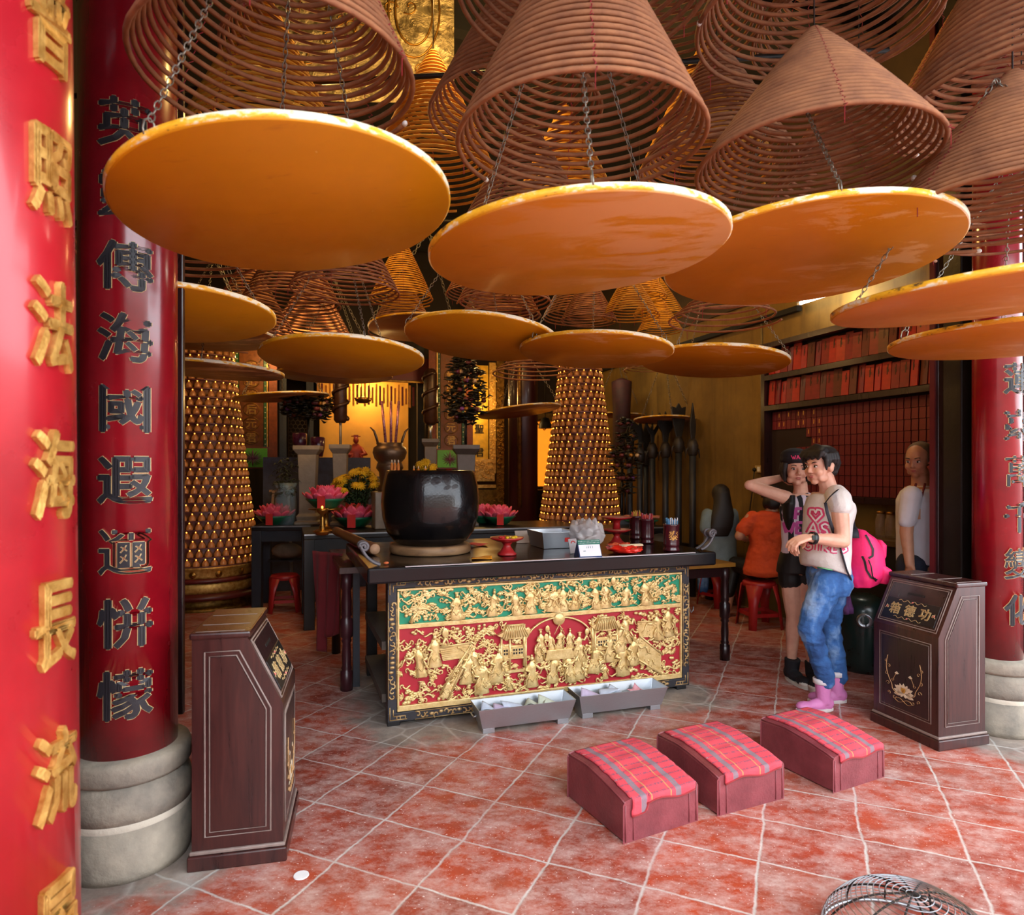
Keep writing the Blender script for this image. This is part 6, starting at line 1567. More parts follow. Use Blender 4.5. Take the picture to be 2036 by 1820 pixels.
# chrysanthemums
def bouquet(label,loc,pot,n,seed,hz,rx):
    t=thing('chrysanthemum_pot',label,'potted flowers',loc,0,'yellow chrysanthemums'); r=random.Random(seed)
    m=MB(); m.lathe([(.001,0),(.05,0),(.07,.13),(.072,.135),(.06,.13),(.001,.12)],16); m.build('pot',mat('pot_red',srgb(150,26,44),.35),t)
    m=MB()
    heads=[]
    for k in range(n):
        a=r.uniform(0,6.3); rr=rx*math.sqrt(r.random()); h=hz*(1-.35*(rr/rx)**2)*r.uniform(.88,1.05)
        p=V((rr*math.cos(a),rr*math.sin(a)*.7,h)); heads.append(p)
        m.tube([(0,0,.1),(p.x*.4,p.y*.4,h*.55),p],.004,4)
        for q in range(12):
            f=r.uniform(.25,.95); b=V((p.x*f*.8,p.y*f*.8,.1+(h-.1)*f)); aa=r.uniform(0,6.3); L=r.uniform(.05,.09)
            m.tube([b,b+V((L*.5*math.cos(aa),L*.5*math.sin(aa),.02)),b+V((L*math.cos(aa),L*math.sin(aa),.005))],[.004,.022,.002],5,flat=.25)
    m.build('leaves',G['leaf'],t)
    for p in heads:
        m=MB(); tl=r.uniform(-.7,.7)
        for ring in range(2):
            for k in range(12):
                a=2*PI*k/12+ring*.26; L=.056-.016*ring
                m.tube([(0,0,.004*ring),(L*.6*math.cos(a),L*.6*math.sin(a),.012+.01*ring),(L*math.cos(a),L*math.sin(a),.006+.016*ring)],[.005,.010,.004],4,flat=.5)
        m.ball((0,0,.012),(.014,.014,.01),0,7,4); m.build('flower_head',G['petal_y'],t,p,(r.uniform(.2,1.1),tl,0))
bouquet('yellow chrysanthemums in a red pot between the lotus candles',T2(712,1048),0,30,3,.62,.27)
bouquet('yellow chrysanthemums rising behind the bowl rim',V((-.90,6.92,.902)),0,20,8,.66,.25)
# big bronze censer with three sticks, orange candles
cp=at(775,CY,6.75); cz=1.28
t=thing('bronze_censer','squat two-eared bronze censer holding three long incense sticks','censer',(cp.x,cp.y,cz),UA)
m=MB(); m.lathe([(.001,0),(.12,0),(.13,.03),(.10,.07),(.11,.2),(.14,.24),(.13,.28),(.12,.3),(.155,.34),(.175,.40),(.165,.45),(.13,.475),(.14,.50),(.125,.50),(.001,.46)],32); m.build('censer_body',G['bronze'],t)
m=MB(); m.box((0,0,-.189),(.34,.3,.376)); m.build('censer_plinth',G['pewter'],t,bevel=.01)
for sx in (-1,1):
    m=MB(); m.tube([(sx*.12,0,.49),(sx*.135,0,.55),(sx*.16,0,.62),(sx*.20,0,.66)],[.022,.028,.022,.012],8,flat=.5); m.build('ear',G['bronze'],t)
for k,(dx,ls) in enumerate(((-.07,-.055),(.02,0),(.10,.045))):
    o=thing('incense_stick',['glittering incense stick leaning towards the pedestals in the bronze censer','upright glittering incense stick in the middle of the bronze censer','glittering incense stick leaning towards the bowl in the bronze censer'][k],'incense stick',(cp.x,cp.y,cz+.502))
    m=MB(); m.tube([(dx*.6,0,0),(dx*.6+ls*.75,0,.43)],.014,8); m.build('stick_shaft',mat('stick_glitter_%d'%k,srgb(214,160,150),.3,.5,.3,60,c2=srgb(150,50,110)),o)
for k,px in enumerate((779,785,792,823,832,846)):
    p=at(px,CY,5.5); h=(.62 if k<3 else .56)
    t=thing('candle',['orange candle stub, outermost of the trio by the bowl rim','orange candle stub, middle of the trio by the bowl rim','orange candle stub, innermost of the trio by the bowl rim','small orange candle among the chrysanthemums, first of two','small orange candle among the chrysanthemums, second of two','single orange candle over the bowl middle'][k],'candle',(p.x,6.3,.902))
    t.location.x=(px-CX)/F*6.3
    m=MB(); m.lathe([(.014,0),(.014,h+.02),(.006,h+.05)],10); m.build('candle_stem',mat('candle_orange',srgb(236,140,50),.5),t)
    m=MB(); m.ball((0,0,h+.06),(.007,.007,.02),0,6,4); m.build('wick_tip',mat('wick_pale',srgb(240,220,200),.5),t)
# square pewter stands with dark bouquets and a carved candle
def sq_stand(label,px,Y,w,ztop,zb=.9,dark=False):
    p=at(px,CY,Y); t=thing('pewter_stand',label,'pedestal stand',(p.x,p.y,zb),UA-.2,'square pewter stands'); h=ztop-zb; mt=G['pewter'] if not dark else mat('pewter_dark',srgb(104,92,84),.45,.3,.15,9)
    m=MB(); s=1/math.sqrt(2)*w
    m.lathe([(s*1.2,0),(s*1.2,.03),(s*.95,.04),(s*1.05,.09),(s*.8,.12),(s*.78,h*.45),(s*.9,h-.10)],4,0,Matrix.Rotation(PI/4,4,'Z'),smooth=False); m.build('stand_body',mt,t,bevel=.006)
    m=MB(); m.lathe([(s*.9,h-.10),(s*1.25,h-.05),(s*1.3,h-.045),(s*1.3,h)],4,0,Matrix.Rotation(PI/4,4,'Z'),smooth=False); m.build('stand_cap',mt,t,bevel=.004)
    return V((p.x,p.y,ztop))
q1=sq_stand('square pewter stand carrying the round dark bouquet behind the raised lotus',613,7.3,.22,1.77)
q2=sq_stand('square pewter stand carrying the carved dragon candle',677,7.2,.17,1.78)
q3=sq_stand('darker square pewter stand carrying the tall bouquet beside the bowl',926,7.1,.22,1.77,.9,True)
q4=sq_stand('small pewter stand dim behind the honeycomb screen',856,8.4,.17,1.90,0,True)
def dark_bouquet(label,loc,prof,seed,n):
    t=thing('dark_bouquet',label,'bouquet',loc,0,'dark tinsel bouquets'); r=random.Random(seed)
    m=MB(); m.tube([(0,0,0),(0,0,.30)],.015,6); m.build('stem',G['iron'],t)
    m=MB(); m2=MB()
    for k in range(n):
        z,rx=prof[r.randrange(len(prof))]; a=r.uniform(0,6.3); q=V((rx*math.cos(a)*r.uniform(.55,1),rx*math.sin(a)*r.uniform(.5,1),z+r.uniform(-.05,.05)))
        b=r.uniform(0,6.3); L=r.uniform(.07,.12); up=r.uniform(-.03,.04)
        m.tube([q,q+V((L*.5*math.cos(b),L*.5*math.sin(b),up)),q+V((L*math.cos(b),L*math.sin(b),up*.5))],[.008,.032,.003],5,flat=.35)
    m.build('dark_leaves',mat('tinsel_dark_%d'%seed,srgb(44,40,28),.4,.2,.3,30),t)
    for k in range(26):
        z,rx=prof[r.randrange(len(prof))]; a=r.uniform(-PI,0); q=V((rx*math.cos(a)*.9,rx*math.sin(a)*.9,z))
        m=MB(); m.ball(q,(.028,.026,.024),0,8,6); m.build('blossom',[bqm[0],bqm[1],bqm[2],bqm[3]][0 if r.random()<.6 else r.randrange(4)],t)
bqm=[mat('blossom_maroon',srgb(100,34,40),.5),mat('blossom_gold',srgb(190,130,50),.3,.6),mat('blossom_purple',srgb(130,60,130),.35),mat('blossom_cream',srgb(210,170,120),.5)]
dark_bouquet('round dark tinsel bouquet over the pewter stand behind the raised lotus',q1,[(.34,.2),(.40,.26),(.48,.27),(.46,.27)],2,420)
dark_bouquet('tall dark tinsel bouquet with purple and cream blossoms beside the glowing gilt board',q3,[(.30,.13),(.38,.2),(.48,.22),(.58,.22),(.68,.2),(.78,.16),(.88,.11),(.98,.08),(1.08,.06)],6,560)
t=thing('dragon_candle','thick carved dark candle on a slim spindle over a pewter stand','carved candle',q2,0)
m=MB(); m.tube([(0,0,0),(0,0,.26)],.016,8); m.build('spindle',G['pewter'],t)
m=MB(); n=40
m.lathe([(.05,.24),(.072,.27),(.07,.80),(.05,.84),(.001,.85)],16)
m.tube([(.078*math.cos(k*.45),.078*math.sin(k*.45),.28+.53*k/n) for k in range(n+1)],[.022]*(n-4)+[.018,.014,.01,.006,.003],6)
m.build('carved_body',mat('dragon_wax',srgb(70,40,26),.4,.2,.3,20),t)
dq=sq_stand
t=thing('dragon_candle','second carved dark candle in the gloom behind the honeycomb screen','carved candle',q4,0)
m=MB(); m.tube([(0,0,0),(0,0,.2)],.022,8); m.build('spindle',G['steel'],t)
m=MB(); m.lathe([(.05,.18),(.09,.22),(.085,.85),(.05,.9),(.001,.9)],16); m.tube([(.09*math.cos(k*.45),.09*math.sin(k*.45),.22+.63*k/n) for k in range(n+1)],.024,6); m.build('carved_body',mat('dragon_wax2',srgb(74,44,30),.4,.2,.3,20),t)
# purple vases and odds between the stands
for k,(px,pz,lb) in enumerate(((596,1.80,'dim purple vase on the shrine ledge, farther one'),(632,1.82,'dim purple vase on the shrine ledge under the round bouquet'))):
    p=at(px,CY,8.3); t=thing('vase',lb,'vase',(p.x,p.y,1.72-.05*k),0)
    m=MB(); m.lathe([(.001,0),(.06,0),(.085,.12),(.09,.24),(.07,.25),(.001,.24)],16); m.build('vase_body',mat('vase_purple',srgb(86,30,64),.3,0,.1,coat=.3),t)
t=thing('back_ledge','dim cluttered back ledge carrying vases in front of the shrine','ledge',at(640,CY,8.35).xy.to_3d(),UA)
m=MB(); m.box((-.05,.1,.83),(1.3,.4,1.66)); m.build('ledge_body',mat('ledge_dim',srgb(66,70,90),.6,0,.3,5,c2=srgb(30,16,26)),t)
t=thing('fern_vase','dim green plant in a bluish glass jar beside the blue-black posts','potted plant',at(568,CY,7.2).xy.to_3d()+V((0,0,.9)),0); r=random.Random(9)
m=MB(); m.lathe([(.001,0),(.09,0),(.12,.2),(.10,.4),(.13,.46),(.12,.46),(.001,.3)],16); m.build('glass_jar',film('jar_glass',srgb(150,180,186),.35),t)
m=MB()
for k in range(120):
    a=r.uniform(0,6.3); h=r.uniform(.3,.72); q=V((.12*math.cos(a)*r.random(),.12*math.sin(a)*r.random(),h)); b=r.uniform(0,6.3)
    m.tube([q,q+V((.05*math.cos(b),.05*math.sin(b),.02)),q+V((.09*math.cos(b),.09*math.sin(b),-.01))],[.004,.014,.002],4,flat=.3)
m.build('foliage',mat('dim_leaf',srgb(44,52,26),.6,0,.3,12),t)
t=thing('step_ladder','grey folding ladder frame leaning behind the small blue-black table','ladder',at(538,CY,7.8).xy.to_3d()+V((0,0,.0)),0)
m=MB(); m.bar((-.06,0,0),(.02,.05,1.25),.03,.02); m.build('rail',G['steel'],t)
m=MB(); m.bar((.26,0,0),(.20,.05,1.25),.03,.02); m.build('rail',G['steel'],t)
for z in (.5,.88,1.25):
    m=MB(); m.box((.1,.03,z),(.24,.05,.025)); m.build('rung',G['steel'],t)
# under and around: plastic stool, red cloth, turned legs, shelf steps
def plastic_stool(label,c,s=1.0,rz=0,h=.45):
    t=thing('plastic_stool',label,'stool',c,rz,'red plastic stools'); 
    m=MB(); m.lathe([(.10,h-.002),(.145,h),(.155,h-.012),(.16,h-.05),(.15,h-.052),(.145,h-.014),(.10,h-.012)],28); m.lathe([(.001,h-.004),(.11,h-.004)],28); m.build('seat',G['plastic_red'],t)
    for k in range(4):
        a=PI/4+k*PI/2; m=MB(); d=V((math.cos(a),math.sin(a),0)); e=V((-d.y,d.x,0))
        vs=[]
        for z,rr,w in ((0,.215,.036),(h*.55,.185,.045),(h-.03,.15,.085)):
            vs+=[d*rr+e*w+V((0,0,z)),d*(rr+.012)+V((0,0,z)),d*rr-e*w+V((0,0,z))]
        m.add(vs,[(0,1,4,3),(1,2,5,4),(3,4,7,6),(4,5,8,7)],0,True); m.build('leg',G['plastic_red'],t,solid=.008)
    for k in range(4):
        a=PI/4+k*PI/2; b=a+PI/2; m=MB(); z=h*.3; R=.2
        m.bar((R*math.cos(a),R*math.sin(a),z),(R*math.cos(b),R*math.sin(b),z),.008,.035); m.build('stretcher',G['plastic_red'],t)
    t.scale=(s,s,s); return t
plastic_stool('red plastic stool under the small blue-black table',fl(566,1214),.92,.3,.42)
t=thing('red_altar_cloth','dusty red cloth draped from the altar end down to the floor','cloth',V((-1.44,5.10,0)),-.55)
def clothf(u,v):
    x=(u-.5)*.34*(1-.25*v); fold=.022*math.sin(u*17+v*2)*(.3+v); z=.86-v*(.66+.16*(1 if u<.38 else 0)-.10*abs(u-.6))
    return (x,fold,z)
m=MB(); m.grid(clothf,36,24); m.build('cloth_drape',fabric_mat('altar_cloth',srgb(132,36,44)),t,solid=.005)
def turned_leg(m,h,r=.036):
    pr=[(r*.9,0),(r*1.15,.0),(r*1.15,h*.16),(r*.8,h*.17),(r*1.0,h*.19),(r*.8,h*.21),(r*.9,h*.3),(r*.75,h*.40),(r*1.0,h*.42),(r*.8,h*.44),(r*1.2,h*.46),(r*1.2,h*.60),(r*.8,h*.62),(r*1.0,h*.64),(r*.85,h*.67),(r*1.0,h*.75),(r*.8,h*.85),(r*1.1,h*.88),(r*1.1,h)]
    m.lathe(pr,16)
lp=fl(689,1372)
t=thing('turned_leg_table','low side table with dark red turned legs beside the altar end','table',lp,UA)
m=MB(); turned_leg(m,.80); m.build('leg',mat('leg_maroon',srgb(70,28,36),.4,0,.2,8,coat=.2),t)
m=MB(); m.box((.07,.06,.41),(.045,.045,.82)); m.build('rear_post',G['bluewood'],t)
m=MB(); m.box((.02,.5,.82),(.14,1.1,.04)); m.build('tabletop',G['wood_dark'],t)
m=MB(); m.lathe([(.036,0),(.036,.78)],10,0,Matrix.Translation((0,.95,0))); m.build('leg',G['wood_black'],t)
t=thing('clay_figurine','tiny seated figurine with a red sash on the altar side shelf','figurine',A(.06,.20,.486),UA); robe(Matrix.Identity(4),.17,arms=(1,3),hat=0,seed=9).build('figurine_body',mat('figurine_clay',srgb(150,110,84),.6,0,.3,40),t)
m=MB(); m.tube([(-.03,-.02,.09),(.04,-.02,.10)],.007,5); m.build('sash',G['paper_red'],t)
t=thing('cardboard_bundle','brown paper bundle under the small blue-black table','bundle',fl(555,1215)+V((0,.25,.52)),.1)
m=MB(); m.ball((0,0,.09),(.17,.11,.09),0,12,8); m.build('bundle_wrap',mat('bundle_brown',srgb(128,104,82),.8,0,.2,12),t)
m=MB(); m.box((0,0,-.01),(.36,.2,.02)); m.build('bundle_tray',G['wood_black'],t)
t=thing('white_disc','small white coin-like disc lying on the red tiles','disc',fl(599,1742)+V((0,0,.001)),0)
m=MB(); m.lathe([(.001,.003),(.027,.003),(.028,0)],24,smooth=False); m.build('white_disc',G['white'],t)
# ================= right wall: shelf of red tablets, spears, tube light =================
WU=4.79
def onwall(px,dn=0.0):
    """point on the right wall seen at column px (depth only)"""
    k=(px-CX)/F  # X=kY ; X*.9445+Y*.3287=WU-dn
    Y=(WU-dn)/(k*.9445+.3287); return V((k*Y,Y,0))
pL,pR=onwall(1535,.02),onwall(1868,.02)
nL,nR=pL.dot(N),pR.dot(N)-.35
t=thing('tablet_shelf','tall dark wall shelf of red memorial tablets behind the two women','shelf',Bp(WU-.02,nR,0),UA)
# local: y runs along the wall into the depth, x points into the wall
LW=nL-nR
m=MB(); m.box((-.01,LW/2,2.0),(.02,LW,1.52)); m.build('shelf_back',mat('shelf_back_dark',srgb(40,18,18),.7),t)
ZS=(2.74,2.44,2.13)
for z,dd in ((2.76,.16),(2.44,.12),(2.13,.12),(1.24,.14)):
    m=MB(); m.box((-dd/2,LW/2,z),(dd,LW,.05)); m.build('shelf_board',G['wood_dark'],t)
for y in (0.0,LW):
    m=MB(); m.box((-.06,y,2.0),(.12,.05,1.55)); m.build('shelf_upright',G['wood_dark'],t)
tm=[mat('tablet_red_%d'%k,c,.5,0,.14,9,c2=c2) for k,(c,c2) in enumerate(((srgb(184,42,32),srgb(130,26,26)),(srgb(140,30,36),srgb(96,20,28)),(srgb(110,42,34),srgb(74,36,26))))]
rt=random.Random(4)
lz=lambda y,x,z: Bp(WU-.02,nR,0)+N*y+U*x+V((0,0,z))
for row,(zb,ht,nn) in enumerate(((2.475,.26,24),(2.165,.25,25))):
    for k in range(nn):
        w_=(LW-.08)/nn; y=.04+w_*(k+.5); c=rt.choice((0,0,1,1,2))
        o=thing('memorial_tablet','red paper-covered tablet leaning on the '+('top' if row==0 else 'second')+' row of the wall shelf','tablet',lz(y,-.078,zb),UA+rt.uniform(-.28,.28),'large red tablets on the '+('top' if row==0 else 'second')+' shelf row')
        m=MB(); h=ht*rt.uniform(.86,1.0)
        m.box((0,0,h/2),(.012,w_*.93,h)); b=m.build('tablet_board',tm[c],o,rot=(0,.08,0))
        m=MB()
        yo=rt.uniform(-.2,.2)*w_
        for q in range(4): m.box((-.0068,yo+.003*(q%2),h*.86-.021*q),(.001,.010+.004*(q%3),.022))
        m.build('tablet_lettering',mat('tablet_ink',srgb(70,24,20),.6) if k==0 and row==0 else bpy.data.materials['tablet_ink'],b)
# small tablets in tiers below: thirty to a row
small=[]
m=MB(); sw=(LW-.08)/32; m.box((0,0,.044),(.008,sw*.86,.088)); tsm=mat('tablet_crimson',srgb(124,22,38),.55,0,.14,9,c2=srgb(86,14,28)); sm=m.mesh('small_tablet',tsm)
m=MB(); m.box((0,0,.044),(.008,sw*.86,.088)); m.box((-.0045,0,.05),(.001,sw*.1,.04),1); sm2=m.mesh('small_tablet',[tsm,mat('gold_ink_glint',srgb(220,150,60),.4,.3,emit=.1,ecol=srgb(255,160,50))])  # glints of the gold script put in as faint emission
for row in range(9):
    for k in range(32):
        y=.04+sw*(k+.5)
        if k>26-((row*3)%4) and row<7: continue
        gold=(k>21 and rt.random()<.6 and row>0) 
        o=obj('small_tablet',sm2 if gold else sm,None,lz(y,-.03,1.27+row*.0915),(0,.06,UA))
        if gold: tag(o,'small red name tablet with glinting gold script in the lower tiers','tablet','small gold-lettered tablets')
        else: tag(o,'small plain red name tablet in the crowded lower tiers of the wall shelf','tablet','small red tablets in the lower tiers')
# ledge beam and tube light above
m=MB(); m.box((-.05,4.1,3.08),(.06,4.4,.05)); b=m.build('trim_3',G['dark_roof'],None,Bp(WU-.0,3.2,0),(0,0,UA)); struct(b)
m=MB(); m.box((-.02,1.6,4.25),(.03,8.4,1.9)); b=m.build('trim_4',mat('upper_boards',srgb(70,52,34),.7,0,.2,5),None,Bp(WU-.0,pR.dot(N)+1.9,0),(0,0,UA)); struct(b)
a,b_=onwall(1592,.12),onwall(1793,.12); a.z=3.10; b_.z=3.10
t=thing('fluorescent_tube_light','glowing white fluorescent tube on the ochre wall above the red tablets','tube light',(a+b_)/2,math.atan2((a-b_).y,(a-b_).x))
L=(a-b_).length
m=MB(); m.box((0,.03,.035),(L+.06,.04,.04)); m.build('light_batten',mat('batten_yellow',srgb(170,140,40),.5),t)
m=MB(); m.tube([(-L/2,0,0),(L/2,0,0)],.016,10); m.build('glass_tube',mat('tube_glow',srgb(255,255,255),.4,emit=9,ecol=(1,.97,.9,1)),t)
for sx in (-1,1):
    m=MB(); m.box((sx*(L/2+.015),0,.01),(.03,.036,.05)); m.build('end_socket',G['white'],t)
lamp('tube_glow',(a+b_)/2+V((-.06,-.03,-.05)),10,(1,.93,.72),.12)
# conduit, socket and plug
pc=onwall(1513,.012); 
t=thing('wall_socket','brass-coloured double wall socket with a dark plug, at the foot of a thin conduit','socket',V((pc.x,pc.y,1.51)),UA)
m=MB(); m.box((-.012,0,0),(.03,.13,.075)); m.build('socket_plate',mat('socket_ivory',srgb(190,160,96),.4),t,bevel=.004)
m=MB(); m.box((-.03,.0,0),(.004,.04,.05)); m.build('switch_face',G['white'],t)
m=MB(); m.ball((-.04,.055,-.005),.022,0,8,6); m.build('plug',G['black'],t)
m=MB(); m.tube([(-.04,.055,-.02),(-.04,.09,-.25),(-.035,.14,-.48),(-.05,.2,-.8)],.006,6); m.build('cable',G['black'],t)
t=thing('wall_conduit','thin grey conduit running down the ochre wall to the socket','conduit',V((pc.x,pc.y,1.55)),UA)
m=MB(); m.tube([(-.012,-.02,0),(-.012,-.02,1.5)],.011,8); m.build('conduit_pipe',mat('conduit_grey',srgb(130,110,70),.5),t)
# ceremonial spears in a row before the wall
heads=['fork','blade','axe','claw','fan','spear','leaf']
def spear(kind,label,px,Y,ztop):
    f=.94; Y*=f; ztop=EYE+(ztop-EYE)*f; p=at(px,CY,Y); t=thing('ceremonial_spear',label,'spear',(p.x,p.y,0),UA,'row of ceremonial spears')
    m=MB(); m.tube([(0,0,0),(0,0,ztop-.55)],.04,10); m.build('pole',G['bluewood'],t)
    m=MB(); z=ztop-.55
    m.lathe([(.042,0),(.058,.02),(.07,.12),(.05,.17),(.035,.2)],12,0,Matrix.Translation((0,0,z-.05)))
    for sx in (-1,1): m.tube([(sx*.04,0,z+.06),(sx*.085,0,z+.02),(sx*.10,0,z-.08)],[.014,.012,.004],6)
    m.build('collar',mat('spear_collar',srgb(58,52,50),.5,.3,.2,14),t)
    m=MB(); z+=.12
    P={'fork':[(-.02,0),(-.03,.12),(-.09,.22),(-.10,.42),(-.07,.26),(-.012,.18),(0,.45),(.012,.18),(.07,.26),(.10,.42),(.09,.22),(.03,.12),(.02,0)],
       'blade':[(-.03,0),(-.06,.12),(-.05,.3),(0,.44),(.04,.3),(.05,.1),(.03,0)],
       'axe':[(-.025,0),(-.025,.14),(-.12,.10),(-.16,.25),(-.12,.38),(-.025,.32),(0,.44),(.03,.32),(.03,0)],
       'claw':[(-.03,0),(-.05,.15),(-.12,.25),(-.08,.40),(-.04,.28),(.0,.42),(.04,.28),(.09,.38),(.12,.24),(.05,.14),(.03,0)],
       'fan':[(-.03,0),(-.08,.18),(-.10,.40),(-.04,.38),(0,.44),(.04,.38),(.10,.40),(.08,.18),(.03,0)],
       'spear':[(-.02,0),(-.035,.1),(-.04,.2),(0,.46),(.04,.2),(.035,.1),(.02,0)],
       'leaf':[(-.02,0),(-.06,.08),(-.07,.22),(0,.4),(.07,.22),(.06,.08),(.02,0)]}[kind]
    m.prism(P,-.014,.014,0,Matrix.Translation((0,0,z))@Matrix.Rotation(PI/2,4,'X')); m.build('spear_head',mat('spear_iron',srgb(52,50,48),.45,.4,.2,14),t,bevel=.004)
for k,(px,Y,zt,kd,lb) in enumerate(((1252,9.25,2.22,'leaf','dark ceremonial spear nearest the slender lamp tower'),(1272,9.1,2.24,'axe','second ceremonial spear from the slender lamp tower'),(1284,9.35,2.2,'claw','third ceremonial spear from the slender lamp tower, tucked behind its neighbours'),(1297,9.0,2.30,'fork','fork-headed ceremonial spear in the middle of the row'),(1323,8.75,2.30,'claw','claw-headed ceremonial spear before the small flat disc'),(1349,8.5,2.36,'fan','broad-headed ceremonial spear, second from the bare ochre wall'),(1377,8.25,2.32,'spear','slim pointed ceremonial spear closest to the bare ochre wall'))):
    spear(kd,lb,px,Y,zt)
t=thing('spear_rack','low dark rack in which the ceremonial spears stand','rack',at(1320,CY,8.2).xy.to_3d()+U*.14,math.atan2(.95,-.57))
m=MB(); m.box((.0,.0,.55),(1.5,.05,.10)); m.build('rack_rail',G['wood_black'],t)
for x in (-.7,.7):
    m=MB(); m.box((x,0,.25),(.08,.3,.5)); m.build('rack_foot',G['wood_black'],t)
# dark draped bouquet beside the slender tower and its vase
q=at(1243,CY,7.85); q.z=.95
t=thing('side_vase_stand','dark stand holding a vase of dry stems beside the slender tower','stand',(q.x,q.y,0),0)
m=MB(); m.box((0,0,.475),(.24,.24,.95)); m.build('stand_box',G['wood_black'],t)
dark_bouquet('dark reddish doll-like bouquet in front of the ceremonial spears',V((q.x,q.y,.955)),[(.30,.06),(.45,.1),(.60,.16),(.72,.18),(.82,.15),(.95,.1),(1.1,.07)],12,200)
q=at(1236,CY,8.9); t=thing('hanging_umbrella_bundle','dim tall folded ceremonial parasol behind the slender tower','ceremonial parasol',(q.x,q.y,0),0)
m=MB(); m.tube([(0,0,0),(0,0,2.0)],.025,8); m.build('parasol_pole',G['wood_black'],t)
m=MB(); m.lathe([(.10,1.6),(.13,1.75),(.12,2.3),(.14,2.7),(.03,2.75),(.001,2.75)],14); m.build('parasol_cloth',mat('parasol_maroon',srgb(70,26,30),.7,0,.3,14),t)
# bench behind the altar with lotus dish
plain_table('dark low table behind the altar carrying the peach lotus dish',fl(1175,1215)+V((.0,.1,0)),UA,1.0,.5,.86,leg='wood_black')
lq=fl(1283,1045,.86)+V((-.02,.12,0)); 
t=thing('lotus_dish','flat peach and red lotus dish behind the fortune stick holders','lotus candle',lq,0)
m=MB(); m.lathe([(.001,0),(.10,0),(.2,.05),(.19,.06),(.001,.03)],14); m.build('green_base',G['green'],t)
for k in range(10):
    a=2*PI*k/10; m=MB(); m.grid(lambda u,v:(.10+.12*v,(u-.5)*.1*math.sin(PI*(.15+.8*v)),.05+.035*math.sin(v*2)+.02*(2*u-1)**2),4,4,0,Matrix.Rotation(a,4,'Z')); m.build('petal',mat('petal_peach',srgb(226,140,110),.5) if k==0 else bpy.data.materials['petal_peach'],t,solid=.006)
m=MB(); m.ball((0,0,.085),(.05,.05,.03),0,10,6); m.build('glowing_core',mat('dish_glow',srgb(255,90,40),.5,emit=.5,ecol=srgb(255,90,30)),t)
# small table with a turned leg past the altar
tp=fl(1441,1312)
t=thing('turned_leg_table','small dark table with a yellow top edge and turned leg beyond the altar','table',tp,UA)
m=MB(); turned_leg(m,.74,.034); m.build('leg',G['wood_dark'],t)
m=MB(); m.box((-.30,.32,.755),(.72,.75,.03)); m.build('tabletop',mat('ochre_top',srgb(170,120,40),.5),t)
m=MB(); m.box((-.30,.0,.70),(.66,.03,.08)); m.build('apron',G['wood_dark'],t)
for x,y in ((-.6,0),(-.6,.62),(.0,.62)):
    m=MB(); turned_leg(m,.74,.034); o=m.build('leg',G['wood_dark'],t,loc=(x,y,0))
for k in range(5):
    hp=A(LT+.02,.06+.05*k,.60)
    t=thing('wire_hook','bent steel wire hook hanging from the altar corner','wire hook',hp,UA+.2*k,'steel wire hooks at the altar corner')
    m=MB(); m.tube([(0,0,.06),(.01,0,.0),(.025+.004*k,0,-.05),(.05,0,-.09),(.07,.01,-.08),(.075,.01,-.05)],.0045,6); m.tube([(.02*math.cos(a),0,.08+.02*math.sin(a)) for a in [2*PI*q/10 for q in range(10)]],.004,5,closed=True); m.build('wire',G['steel'],t)
# low cabinet, oil drum and shelf clutter behind the women
t=thing('low_cabinet','low black counter beneath the red tablets, behind the man in the vest','counter',Bp(WU-.31,3.75,0),UA)
m=MB(); m.box((.15,.45,.45),(.28,1.0,.9)); m.build('counter_body',G['black'],t)
m=MB(); m.box((.14,.45,.925),(.32,1.06,.05)); m.build('counter_top',mat('counter_wood',srgb(96,72,44),.5,0,.2,5),t,bevel=.005)
for k in range(3):
    o=thing('glass_jar','clear glass jar standing on the black counter','jar',Bp(WU-.2+.02*k,3.86+.11*k,.952),0,'glass jars on the counter')
    m=MB(); m.lathe([(.001,0),(.04,0),(.042,.14),(.03,.17),(.03,.19)],14); m.build('jar_glass',film('jar_clear_%d'%k,srgb(170,150,130),.4),o)
    m=MB(); m.lathe([(.032,.19),(.032,.21),(.001,.21)],14); m.build('jar_lid',G['brass'],o)
dp=at(1716,CY,4.95); dp.z=0 
t=thing('water_drum','dark green barrel with a round highlight ring behind the pink backpack','barrel',dp,0)
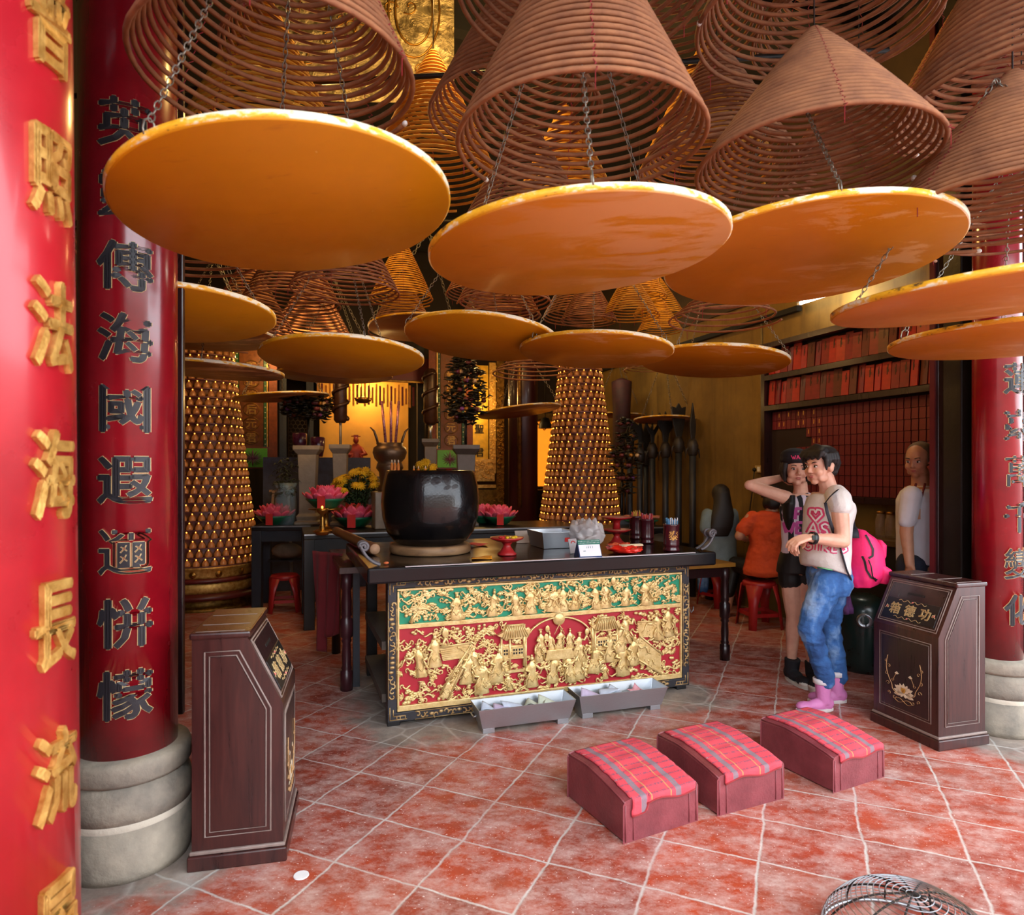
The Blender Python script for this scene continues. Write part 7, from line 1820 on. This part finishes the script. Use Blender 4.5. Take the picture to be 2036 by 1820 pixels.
m=MB(); m.lathe([(.001,0),(.17,0),(.19,.04),(.19,.46),(.17,.52),(.08,.56),(.001,.56)],32); m.build('barrel_body',mat('barrel_green',srgb(14,40,38),.3,0,.1,coat=.3),t)
m=MB(); T=Matrix.Translation((-.08,-.172,.40))@Matrix.Rotation(PI/2,4,'X')@Matrix.Rotation(-.4,4,'Y'); m.lathe([(.03,.0),(.055,.0),(.055,.016),(.045,.02)],20,0,T,cap=False); m.build('highlight_ring',G['steel'],t)  # steel ring standing in for a round highlight on the barrel
# wire fan guard lying at the front edge
wp=fl(1815,1905); 
t=thing('wire_cover','domed steel wire cover standing on the red tiles near the viewer','wire cover',wp,0)
R=.26; Hd=.185
for k in range(22):
    m=MB(); u=(k+1)/22; a=u*PI/2; rr=R*math.sin(a); z=.012+Hd*math.cos(a)
    m.tube([(rr*math.cos(b),rr*math.sin(b),z) for b in [2*PI*q/64 for q in range(64)]],.0017,4,closed=True); m.build('wire_ring',G['steel'],t)
for k in range(6):
    m=MB(); b=k*PI/6*1.0+.3; m.tube([(R*math.sin(a)*math.cos(b),R*math.sin(a)*math.sin(b),.010+Hd*math.cos(a)) for a in [-PI/2+PI*q/24 for q in range(25)]],.0032,5); m.build('wire_rib',G['iron'],t)
m=MB(); m.tube([(R*1.005*math.cos(b),R*1.005*math.sin(b),.008) for b in [2*PI*q/64 for q in range(64)]],.006,6,closed=True); m.build('rim_wire',G['steel'],t)
plastic_stool('red plastic stool under the person in the orange shirt',fl(1519,1252)+V((0,.12,0)),.98,.15,.45)
plastic_stool('red plastic stool under the long-haired person',fl(1425,1228)+V((.20,.62,0)),.98,.5,.43)
m=None
t=thing('grey_bag','dark crumpled shopping bag behind the long-haired person','bag',fl(1408,1140,.5)+V((0,.9,0))-U*.3,0)
mm=MB(); mm.ball((0,0,.15),(.16,.12,.16),0,12,8); mm.box((0,0,-.25),(.34,.3,.5)); mm.build('bag_body',mat('bag_dark',srgb(46,44,46),.6,0,.2,10),t)
